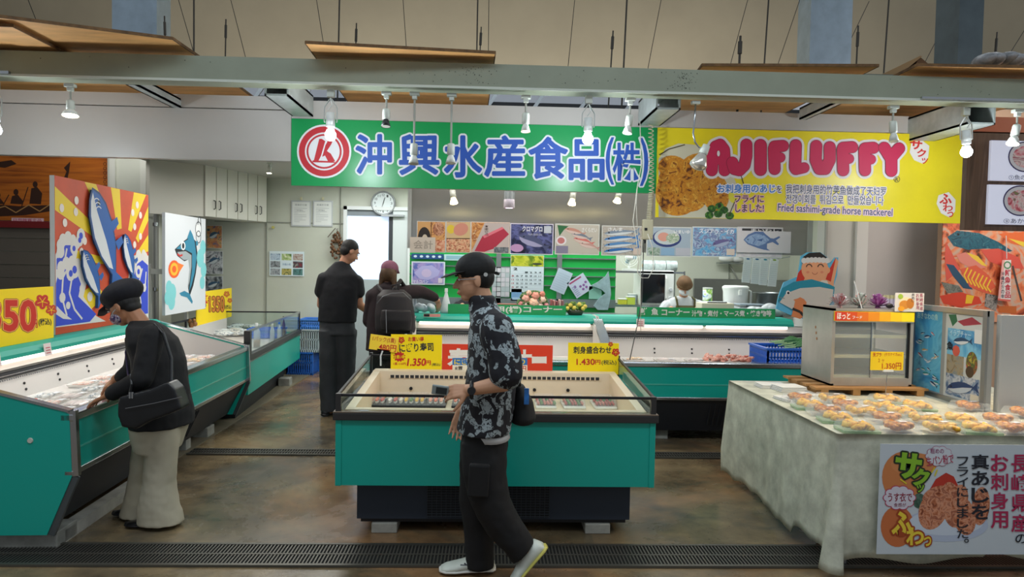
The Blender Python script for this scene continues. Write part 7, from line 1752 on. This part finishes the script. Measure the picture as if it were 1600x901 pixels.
MB().tube([s(-.03, -.112, .02), s(0, -.125, .015), s(.03, -.112, .02)], .008, BLK).build('cap_strap', P, W=True)
MB().tube([s(-.06, .085, .008), s(-.075, .04, .006), s(-.08, 0, .004)], .0016, mat('#8c9094', .3)).build('eyeglass_temple', P, W=True)
# shirt
g = MB()
loft(g, [sec(J(757, 478), fx, .07, .075), sec(J(760, 490), fx, .085, .13), sec(J(766, 503), fx, .105, .185), sec(J(770, 530), fx, .125, .205), sec(J(770, 580), fx, .13, .20), sec(J(762, 630), fx, .135, .195), sec(J(756, 672), fx, .138, .20)], FLOR)
g.chain([LS, J(788, 560, -.22), J(790, 582, -.235)], [.088, .084, .084], FLOR); g.chain([RS, J(762, 560, .21), J(748, 585, .21)], [.07, .075, .075], FLOR)
remesh(g.build('shirt', P, W=True), .009, 4, .012, .08)
g = MB(); loft(g, [sec(J(758, 488), fx, .085, .09), sec(J(755, 476), fx, .074, .07), sec(J(752, 463), fx, .07, .064), sec(J(751, 460), fx, .06, .055)], FLOR, 20); remesh(g.build('collar', P, W=True), .008, 2)
g = MB(); loft(g, [sec(J(760, 668), fx, .11, .175), sec(J(764, 681), fx, .108, .17)], mat('#c8ccd0', .7)); g.build('undershirt', P, W=True, smooth=True)
PN = mat('#0b0b0d', .85, nz=(20, .3))
g = MB()
loft(g, [sec(J(757, 668), fx, .115, .165), sec(J(757, 700, 0), fx, .12, .17), sec(J(755, 720, 0), fx, .105, .15)], PN)
def leg(g, pts, m):
    secs = []
    for (px, py, dy, rx, ry) in pts: secs.append(sec(J(px, py, dy), fx, rx, ry))
    loft(g, secs, m)
leg(g, [(752, 690, .05, .11, .10), (748, 740, .04, .10, .09), (745, 780, .04, .092, .085), (747, 820, .04, .08, .08), (750, 860, .03, .075, .075), (750, 884, .03, .078, .078)], PN)
leg(g, [(757, 690, -.06, .115, .10), (757, 740, -.09, .11, .095), (766, 785, -.10, .10, .09)], PN)
loft(g, [(J(764, 778, -.1), V(.09, 0, .03), V(0, .09, 0)), (J(785, 818, -.1), V(.075, 0, .05), V(0, .082, 0)), (J(806, 845, -.1), V(.06, 0, .055), V(0, .078, 0)), (J(818, 861, -.1), V(.055, 0, .055), V(0, .075, 0))], PN)
remesh(g.build('trousers', P, W=True), .009, 4, .014, .1)
g = MB().box(-.05, .05, -.02, .02, -.08, .08, PN); o = g.build('cargo_pocket', P, W=False, bevel=.01); o.location = J(748, 750, -.19) - P.location; o.rotation_euler = (0, .05, 0)
SHW = mat('#d0d6cc', .5, nz=(14, .15)); SOL = mat('#dcdcd4', .5)
hf = atZ(771, 899, .0); o = shoe('shoe', P, (hf.x, 3.49, .012), (hf.x - .275, 3.47, .012), (0, 0, 1), SHW, SOL, .05, .085)
ank = J(826, 862, -.10); toe = V(atY(800, 905, 3.35).x, 3.35, .03); hl = V(atY(846, 850, 3.35).x, 3.35, atY(846, 850, 3.35).z)
d = (toe - hl).normalized(); upv = V(-.75, 0, .66); upv = (upv - d * upv.dot(d)).normalized()
shoe('shoe', P, hl - upv * .03, hl - upv * .03 + d * .27, upv, SHW, mat('#c8c060', .5), .05, .085)
for k in range(3):
    MB().tube([V(hf.x - .10 - .02 * k, 3.44, .03 + .012 * k), V(hf.x - .13 - .02 * k, 3.44, .075 - .01 * k)], .004, mat('#5c6064', .5), 6).build('shoe_stripe', P, W=True)
MB().tube([LWr + V(.012, 0, 0) + V(0, .036 * math.cos(a), .036 * math.sin(a)) for a in [2 * PI * k / 16 for k in range(17)]], .010, BLACK, 8, False).build('wristband', P, W=True, smooth=True)
MB().cyl(LWr + V(.012, -.036, .004), LWr + V(.012, -.048, .004), .02, .019, BLACK).build('watch', P, W=True)
ph_ = thing('mobile_phone', 'small grey mobile phone held in the hand of the walking man', 'phone', J(692, 609, -.19), 0)
MB().box(-.052, .028, -.012, .0, -.024, .024, mat('#8a9494', .25)).build('body', ph_, bevel=.004); MB().box(-.032, .02, -.0135, -.012, -.016, .016, mat('#2c3438', .1)).build('screen', ph_)
ph_.rotation_euler = (.2, .12, 0)
bg = thing('shoulder_bag', 'black shoulder bag with a blue patch hanging behind the walking man', 'bag', J(818, 655, .05)); o_ = Vector(bg.location)
g = MB(); loft(g, [(J(812, 600, .05), V(.02, 0, 0), V(0, .05, 0)), (J(816, 625, .05), V(.055, 0, 0), V(0, .09, 0)), (J(817, 650, .05), V(.068, 0, 0), V(0, .11, 0)), (J(816, 659, .05), V(.06, 0, 0), V(0, .10, 0))], BLK); remesh(g.build('bag', bg, W=True), .008, 3)
MB().tube([J(812, 602, -.02), J(808, 560, -.12), J(800, 530, -.16)], .008, BLK).build('strap', bg, W=True)
MB().box(-.01, .014, -.012, 0, -.035, .045, mat('#2c78c8', .4, nz=(30, .4))).build('blue_patch', bg); bpy.data.objects['blue_patch'].location = J(822, 620, -.05) - o_

# ---------------------------------------------------------------- woman leaning over the left case
Y0 = 4.13
P = person('person in black beret, patterned mask and beige wide trousers reaching into the left case', (J(240, 700).x, Y0, 0))
fx = (-1, .12); Rh = frame3((-.86, .10, -.5)); hc_ = J(193, 478)
b = MB(); headshape(b, hc_, Rh, SKIN3, .98)
b.cap(J(205, 484), J(224, 512), .048, .055, SKIN3)
loft(b, [sec(J(230, 515), fx, .09, .14), sec(J(245, 550), fx, .11, .15), sec(J(250, 610), fx, .11, .14), sec(J(246, 655), fx, .13, .16)], SKIN3)
LS, LE, LWr = J(238, 525, -.16), J(222, 592, -.24), J(170, 617, -.22)
b.chain([LS, LE, LWr], [.048, .04, .026], SKIN3); hand(b, LWr, J(138, 632, -.2) - LWr, (-.35, .1, -1), SKIN3, side=-1, curl=.3, s=.95, spread=.14)
RS, RE, RWr = J(222, 525, .15), J(206, 578, .16), J(180, 592, .14)
b.chain([RS, RE, RWr], [.048, .04, .026], SKIN3); hand(b, RWr, J(163, 606, .14) - RWr, (-.5, .2, -1), SKIN3, side=1, curl=.5, s=.95)
b.chain([J(250, 655, -.07), J(246, 730, -.07), J(238, 800, -.06)], [.085, .05, .035], SKIN3); b.chain([J(240, 655, .08), J(228, 730, .1), J(222, 792, .08)], [.085, .05, .035], SKIN3)
remesh(b.build('body', P, W=True), .0055, 3); facebits(P, hc_, Rh, .98, False)
g = MB(); s = lambda x, y, z: hc_ + Rh @ Vector((x, y, z)); g.ell(s(0, -.03, .01), (.078, .072, .06), HAIR, Rh); g.ell(s(0, -.05, -.03), (.06, .04, .04), HAIR, Rh); remesh(g.build('hair', P, W=True), .006, 2)
NAVY = mat('#10101a', .8, nz=(30, .3))
g = MB(); g.ell(s(0, -.03, .07), (.108, .13, .078), NAVY, Rh, 20, 12); g.ell(s(0, -.01, .045), (.092, .107, .055), NAVY, Rh); remesh(g.build('beret', P, W=True), .006, 4)
g = MB(); loft(g, [(s(0, .05, .04), Rh @ V(.072, 0, 0), Rh @ V(0, 0, .009)), (s(0, .11, .035), Rh @ V(.062, 0, 0), Rh @ V(0, 0, .008)), (s(0, .15, .02), Rh @ V(.035, 0, 0), Rh @ V(0, 0, .006))], NAVY, 16); g.build('cap_brim', P, W=True, smooth=True)
g = MB(); MK = photo(['#20204c', '#2c3468', '#8c4c5c', '#c8c8d4', '#24285c'], 60, 110, 1, .7); g.ell(s(0, .045, -.048), (.064, .062, .045), MK, Rh); g.ell(s(0, .09, -.035), (.02, .022, .022), MK, Rh); remesh(g.build('face_mask', P, W=True), .005, 3)
MB().tube([s(-.055, .06, -.03), s(-.072, .03, -.02), s(-.08, -.01, -.012)], .0025, mat('#d0d0d4', .6)).build('mask_loop', P, W=True)
CAR = mat('#0d0d10', .85, nz=(18, .25))
g = MB()
loft(g, [sec(J(222, 500), fx, .06, .07), sec(J(228, 510), fx, .085, .14), sec(J(238, 530), fx, .125, .18), sec(J(248, 560), fx, .135, .185), sec(J(252, 600), fx, .14, .185), sec(J(254, 640), fx, .16, .205), sec(J(254, 662), fx, .165, .21)], CAR)
g.chain([LS, LE, J(178, 614, -.22)], [.07, .06, .046], CAR); g.chain([RS, RE, J(190, 588, .14)], [.068, .058, .045], CAR)
remesh(g.build('cardigan', P, W=True), .009, 4, .014, .1)
TR = mat('#bab29c', .8, nz=(5, .1))
g = MB()
loft(g, [sec(J(249, 625), fx, .15, .185), sec(J(249, 665), fx, .15, .19), sec(J(247, 700), fx, .12, .165)], TR)
leg(g, [(252, 665, -.07, .105, .10), (252, 710, -.07, .092, .09), (249, 750, -.07, .09, .09), (247, 790, -.06, .12, .105), (251, 815, -.05, .135, .11)], TR)
leg(g, [(240, 665, .08, .105, .10), (229, 710, .10, .085, .09), (223, 750, .11, .078, .09), (220, 780, .09, .10, .10), (219, 803, .09, .115, .11)], TR)
remesh(g.build('trousers', P, W=True), .009, 4, .016, .13)
for px, dy, yy in ((236, -.08, 816), (215, .10, 806)):
    q = J(px, yy, dy); shoe('shoe', P, (q.x + .09, q.y, .012), (q.x - .15, q.y + .01, .012), (0, 0, 1), mat('#141416', .35), BLACK, .04, .06)
q = J(186, 540, -.1)
MB().tube([J(205, 520, -.05), J(196, 550, -.08), J(200, 585, -.1), J(215, 610, -.16)], .005, mat('#3c3050', .6)).build('lanyard', P, W=True)
bg = thing('handbag', 'large black leather shoulder bag carried by the person in the beret', 'bag', J(240, 660, -.26)); HBM = mat('#15171a', .35, nz=(10, .3))
g = MB(); pts = [(192, 618), (240, 606), (268, 594), (280, 606), (290, 636), (266, 646), (238, 656), (218, 668), (197, 664), (190, 644)]
P3 = [((J(x, y, -.31) - Vector((0, 0, 0))).x, J(x, y, -.31).z) for x, y in pts]
g.prism(P3, Y0 - .36, Y0 - .24, HBM); o = flip_fix(g.build('bag', bg, W=True)); remesh(o, .009, 8)
MB().tube([J(196, 638, -.37), J(240, 630, -.372), J(284, 620, -.37)], .003, mat('#6a6a6c', .3, .6), 6).build('zip', bg, W=True)
MB().tube([J(202, 618, -.3), J(206, 600, -.3), J(204, 585, -.27)], .008, HBM).tube([J(268, 598, -.28), J(268, 560, -.22), J(255, 520, -.19), J(242, 505, -.14)], .009, HBM).build('strap', bg, W=True)
for k in range(2): MB().cyl(J(203 + 4 * k, 612, -.36), J(203 + 4 * k, 622, -.36), .006, .006, CHROME, 8).build('buckle', bg, W=True)

# ---------------------------------------------------------------- man in a black polo shirt, seen from behind
Y0 = 7.05
P = person('person in black polo shirt and grey trousers standing with back turned near the door', (J(528, 600).x, Y0, 0))
fx = (.25, 1); Rh = frame3((.75, .5, -.5)); hc_ = J(547, 393)
b = MB(); headshape(b, hc_, Rh, TAN, 1.0)
b.cap(J(542, 402), J(532, 425), .055, .062, TAN)
loft(b, [sec(J(532, 425), fx, .09, .16), sec(J(530, 450), fx, .11, .18), sec(J(528, 500), fx, .11, .17), sec(J(526, 520), fx, .12, .17)], TAN)
LS, LE, LWr = J(507, 436), J(502, 476, .06), J(520, 500, .26)
RS, RE, RWr = J(557, 440), J(560, 474, .03), J(574, 486, .26)
b.chain([LS, LE, LWr], [.055, .045, .03], TAN); b.chain([RS, RE, RWr], [.055, .047, .032], TAN)
hand(b, RWr, (.4, 1, .1), (-.3, 0, -1), TAN, side=-1, curl=.4); hand(b, LWr, (.4, 1, .1), (.3, 0, -1), TAN, side=1, curl=.4)
b.chain([J(515, 510), J(515, 575), J(515, 640)], [.09, .06, .045], TAN); b.chain([J(541, 510), J(540, 575, .05), J(538, 638, .08)], [.09, .06, .045], TAN)
remesh(b.build('body', P, W=True), .008, 3); facebits(P, hc_, Rh)
g = MB(); s = lambda x, y, z: hc_ + Rh @ Vector((x, y, z)); g.ell(s(0, -.022, .038), (.08, .092, .085), HAIR, Rh); g.ell(s(0, -.05, -.01), (.07, .055, .06), HAIR, Rh); remesh(g.build('hair', P, W=True), .008, 2)
POLO = mat('#0f1016', .85, nz=(12, .25))
g = MB(); loft(g, [sec(J(534, 408), fx, .062, .066), sec(J(532, 418), fx, .08, .12), sec(J(531, 430), fx, .11, .20), sec(J(530, 450), fx, .13, .215), sec(J(528, 480), fx, .135, .205), sec(J(527, 503), fx, .135, .205)], POLO)
g.chain([LS, J(503, 455, .02)], [.075, .075], POLO); g.chain([RS, J(559, 456, .01)], [.075, .075], POLO); remesh(g.build('polo_shirt', P, W=True), .01, 4, .014, .12)
TRG = mat('#3a3c40', .85, nz=(8, .15))
g = MB(); loft(g, [sec(J(527, 498), fx, .12, .19), sec(J(527, 522), fx, .125, .19)], TRG)
leg(g, [(515, 515, 0, .12, .105), (514, 560, 0, .10, .095), (513, 600, .0, .09, .09), (514, 642, 0, .085, .085)], TRG); leg(g, [(541, 515, 0, .12, .105), (541, 560, .04, .10, .095), (540, 600, .06, .09, .09), (538, 636, .08, .085, .085)], TRG)
remesh(g.build('trousers', P, W=True), .01, 4, .014, .12)
for x, dy in ((511, -.02), (538, .1)): q = J(x, 640, dy); shoe('shoe', P, (q.x - .02, q.y - .06, .012), (q.x + .05, q.y + .2, .012), (0, 0, 1), BLACK, BLACK, .045, .07)
MB().box(-.02, .02, -.01, .01, -.03, .03, mat('#c8c8c8', .5)).build('tag', P) if False else None

# ---------------------------------------------------------------- person with cap and backpack
Y0 = 6.75
P = person('person with pink cap and dark backpack reaching over the counter at left', (J(606, 560).x, Y0, 0))
fx = (.1, 1); Rh = frame3((.25, 1, -.2)); hc_ = J(609, 427)
b = MB(); headshape(b, hc_, Rh, TAN, .93); b.cap(J(608, 432), J(605, 452), .045, .052, TAN)
loft(b, [sec(J(605, 452), fx, .08, .14), sec(J(604, 490), fx, .1, .15), sec(J(602, 540), fx, .12, .16)], TAN)
LS, LE, LWr = J(583, 462), J(576, 500, .05), J(590, 515, .22)
RS, RE, RWr = J(630, 456, .02), J(658, 456, .12), J(684, 470, .2)
b.chain([LS, LE, LWr], [.045, .04, .028], TAN); b.chain([RS, RE, RWr], [.045, .04, .028], TAN)
hand(b, RWr, (.1, .3, -1), (-.6, .4, 0), TAN, side=1, curl=.5, s=.95); hand(b, LWr, (.5, 1, 0), (.5, 0, -1), TAN, side=1, curl=.4, s=.95)
b.chain([J(592, 530), J(590, 595), J(589, 660)], [.085, .055, .04], TAN); b.chain([J(617, 530), J(618, 595), J(618, 660)], [.085, .055, .04], TAN)
remesh(b.build('body', P, W=True), .008, 3); facebits(P, hc_, Rh, .93)
g = MB(); s = lambda x, y, z: hc_ + Rh @ Vector((x, y, z)); HB = mat('#5a4028', .6, nz=(30, .4), stretch=(1, 1, .15), bump=.4)
g.ell(s(0, -.03, .0), (.082, .085, .09), HB, Rh); g.cap(s(-.055, -.04, -.02), s(-.07, -.03, -.13), .035, .022, HB); g.cap(s(.055, -.04, -.02), s(.075, -.03, -.14), .035, .022, HB); remesh(g.build('hair', P, W=True), .008, 2)
PK = mat('#8a5468', .75, nz=(20, .2)); g = MB(); g.ell(s(0, -.012, .05), (.085, .10, .078), PK, Rh, 18, 12); remesh(g.build('cap', P, W=True), .007, 3)
g = MB(); loft(g, [(s(0, .05, .045), Rh @ V(.07, 0, 0), Rh @ V(0, 0, .007)), (s(0, .15, .03), Rh @ V(.045, 0, 0), Rh @ V(0, 0, .005))], PK, 14); g.build('cap_brim', P, W=True, smooth=True)
TOP = mat('#2a1c20', .85, nz=(10, .2))
g = MB(); loft(g, [sec(J(607, 440), fx, .06, .065), sec(J(606, 447), fx, .09, .14), sec(J(605, 460), fx, .115, .185), sec(J(604, 490), fx, .125, .19), sec(J(602, 530), fx, .13, .19), sec(J(601, 548), fx, .13, .19)], TOP)
g.chain([LS, LE, LWr - V(.02, .05, 0)], [.075, .062, .045], TOP); g.chain([RS, RE, J(679, 464, .18)], [.075, .065, .048], TOP); remesh(g.build('jacket', P, W=True), .01, 4, .016, .12)
g = MB(); loft(g, [sec(J(603, 535), fx, .12, .17), sec(J(603, 560), fx, .12, .17)], PN)
leg(g, [(592, 545, 0, .11, .095), (590, 600, 0, .09, .085), (589, 664, 0, .08, .08)], PN); leg(g, [(617, 545, 0, .11, .095), (618, 600, 0, .09, .085), (618, 664, 0, .08, .08)], PN); remesh(g.build('trousers', P, W=True), .01, 4, .012, .12)
for x in (589, 618): q = J(x, 660); shoe('shoe', P, (q.x, q.y - .06, .012), (q.x + .01, q.y + .18, .012), (0, 0, 1), BLACK, BLACK, .042, .065)
bk = thing('backpack', 'dark brown backpack with grey zip worn by the person in the pink cap', 'backpack', J(618, 520, -.2)); BPK = mat('#1f181b', .6, nz=(12, .25))
g = MB(); loft(g, [(J(615, 452, -.17), V(.10, 0, 0), V(0, .05, 0)), (J(616, 462, -.2), V(.165, 0, 0), V(0, .09, 0)), (J(617, 490, -.22), V(.19, 0, 0), V(0, .11, 0)), (J(618, 512, -.22), V(.195, 0, 0), V(0, .11, 0)), (J(618, 520, -.22), V(.18, 0, 0), V(0, .10, 0))], BPK); remesh(g.build('bag', bk, W=True), .01, 5)
g = MB(); loft(g, [(J(619, 484, -.31), V(.14, 0, 0), V(0, .05, 0)), (J(619, 500, -.32), V(.15, 0, 0), V(0, .055, 0)), (J(619, 516, -.31), V(.14, 0, 0), V(0, .05, 0))], BPK); remesh(g.build('front_pocket', bk, W=True), .01, 4)
MB().tube([J(589, 474, -.33), J(598, 463, -.33), J(612, 458, -.33), J(630, 457, -.32), J(642, 468, -.33)], .004, mat('#8c8c90', .4, .4), 6).build('zip', bk, W=True, smooth=True)
MB().tube([J(603, 484, -.385), J(604, 520, -.36)], .004, mat('#8c8c90', .4), 6).build('zip_pull', bk, W=True)
MB().tube([J(611, 455, -.2), J(612, 446, -.2), J(622, 444, -.2), J(623, 455, -.2)], .009, BPK, 8).tube([J(614, 455, -.2), J(626, 438, -.06), J(631, 446, .0)], .02, BPK, 8).tube([J(600, 458, -.18), J(590, 446, -.02)], .02, BPK, 8).build('strap', bk, W=True)

# ---------------------------------------------------------------- cook behind the counter
def staff(label, Y, cx, y_top, shirt, apron, capm, masked=True, dark=False):
    global Y0
    Y0 = Y; dx = cx - 1068; dyy = y_top - 428
    q = lambda x, y, d=0: J(x + dx, y + dyy, d)
    P = person(label, (q(1068, 500).x, Y, 0)); fx = (0, -1); Rh = frame3((-.05, -1, -.75)); hc_ = q(1069, 447, -.1)
    b = MB(); headshape(b, hc_, Rh, SKIN2, .97); b.cap(q(1069, 452, -.06), q(1067, 470, .0), .048, .055, SKIN2)
    loft(b, [sec(q(1067, 472), fx, .08, .14), sec(q(1067, 495), fx, .1, .16), sec(q(1067, 530), fx, .11, .16), sec(q(1067, 560), fx, .11, .16)], SKIN2)
    LS, LE, LWr = q(1043, 479), q(1027, 500, -.03), q(1048, 500, -.17); RS, RE, RWr = q(1091, 479), q(1107, 500, -.03), q(1088, 500, -.17)
    LWr.z = max(LWr.z, 1.10); RWr.z = max(RWr.z, 1.10)
    b.chain([LS, LE, LWr], [.05, .042, .03], SKIN2); b.chain([RS, RE, RWr], [.05, .042, .03], SKIN2)
    hand(b, LWr, (.3, -1, 0), (0, 0, -1), SKIN2, side=1, curl=.35); hand(b, RWr, (-.3, -1, 0), (0, 0, -1), SKIN2, side=-1, curl=.35)
    x0, x1 = q(1056, 560), q(1080, 560)
    for xx in (x0.x, x1.x): b.chain([V(xx, Y, .82), V(xx, Y, .45), V(xx, Y, .07)], [.085, .055, .04], SKIN2)
    remesh(b.build('body', P, W=True), .009, 3); facebits(P, hc_, Rh, .97, not masked, True)
    s = lambda x, y, z: hc_ + Rh @ Vector((x, y, z))
    g = MB(); g.ell(s(0, -.03, 0), (.078, .08, .08), HAIR, Rh); remesh(g.build('hair', P, W=True), .009, 2)
    if capm: g = MB(); g.ell(s(0, -.01, .05), (.087, .10, .075), capm, Rh, 18, 12); g.cyl(s(0, .0, .025), s(0, .004, .05), .1, .095, capm, 20); remesh(g.build('cap', P, W=True), .008, 3)
    if masked: g = MB(); g.ell(s(0, .045, -.045), (.062, .062, .045), mat('#dfe3e8', .6), Rh); remesh(g.build('face_mask', P, W=True), .007, 3)
    g = MB(); loft(g, [sec(q(1067, 462), fx, .06, .07), sec(q(1067, 467), fx, .09, .17), sec(q(1067, 477), fx, .125, .225), sec(q(1067, 510), fx, .13, .215), sec(q(1067, 550), fx, .13, .19)], shirt)
    g.chain([LS, LE], [.085, .072], shirt); g.chain([RS, RE], [.085, .072], shirt); remesh(g.build('shirt', P, W=True), .01, 4, .012, .1)
    if apron:
        a0 = q(1067, 480)
        g = MB(); loft(g, [(V(a0.x, Y - .125, a0.z + .03), V(.12, 0, 0), V(0, .012, 0)), (V(a0.x, Y - .145, a0.z - .2), V(.17, 0, 0), V(0, .015, 0)), (V(a0.x, Y - .145, .45), V(.2, 0, 0), V(0, .02, 0))], apron); g.build('apron', P, W=True, smooth=True)
        for sx in (-1, 1): MB().tube([V(a0.x + sx * .10, Y - .13, a0.z + .02), V(a0.x + sx * .11, Y - .11, a0.z + .1), V(a0.x + sx * .10, Y - .03, a0.z + .125)], .012, apron, 8).build('apron_strap', P, W=True)
    g = MB()
    for xx in (x0.x, x1.x): loft(g, [sec((xx, Y, .9), fx, .12, .11), sec((xx, Y, .45), fx, .1, .09), sec((xx, Y, .06), fx, .09, .09)], PN)
    remesh(g.build('trousers', P, W=True), .012, 3)
    for xx in (x0.x, x1.x): shoe('shoe', P, (xx, Y + .08, .012), (xx, Y - .17, .012), (0, 0, 1), PLASTW, PLASTW, .045, .07)
staff('person cooking behind the counter in a brown cap, white mask and olive apron', 8.13, 1068, 428, mat('#c4c8cc', .75, nz=(10, .1)), mat('#55502c', .8), mat('#6a4c30', .8, nz=(14, .3)))
staff('person in dark clothes behind the counter, mostly hidden by the walking man', 8.13, 742, 430, mat('#1c1820', .8), None, None, masked=True)
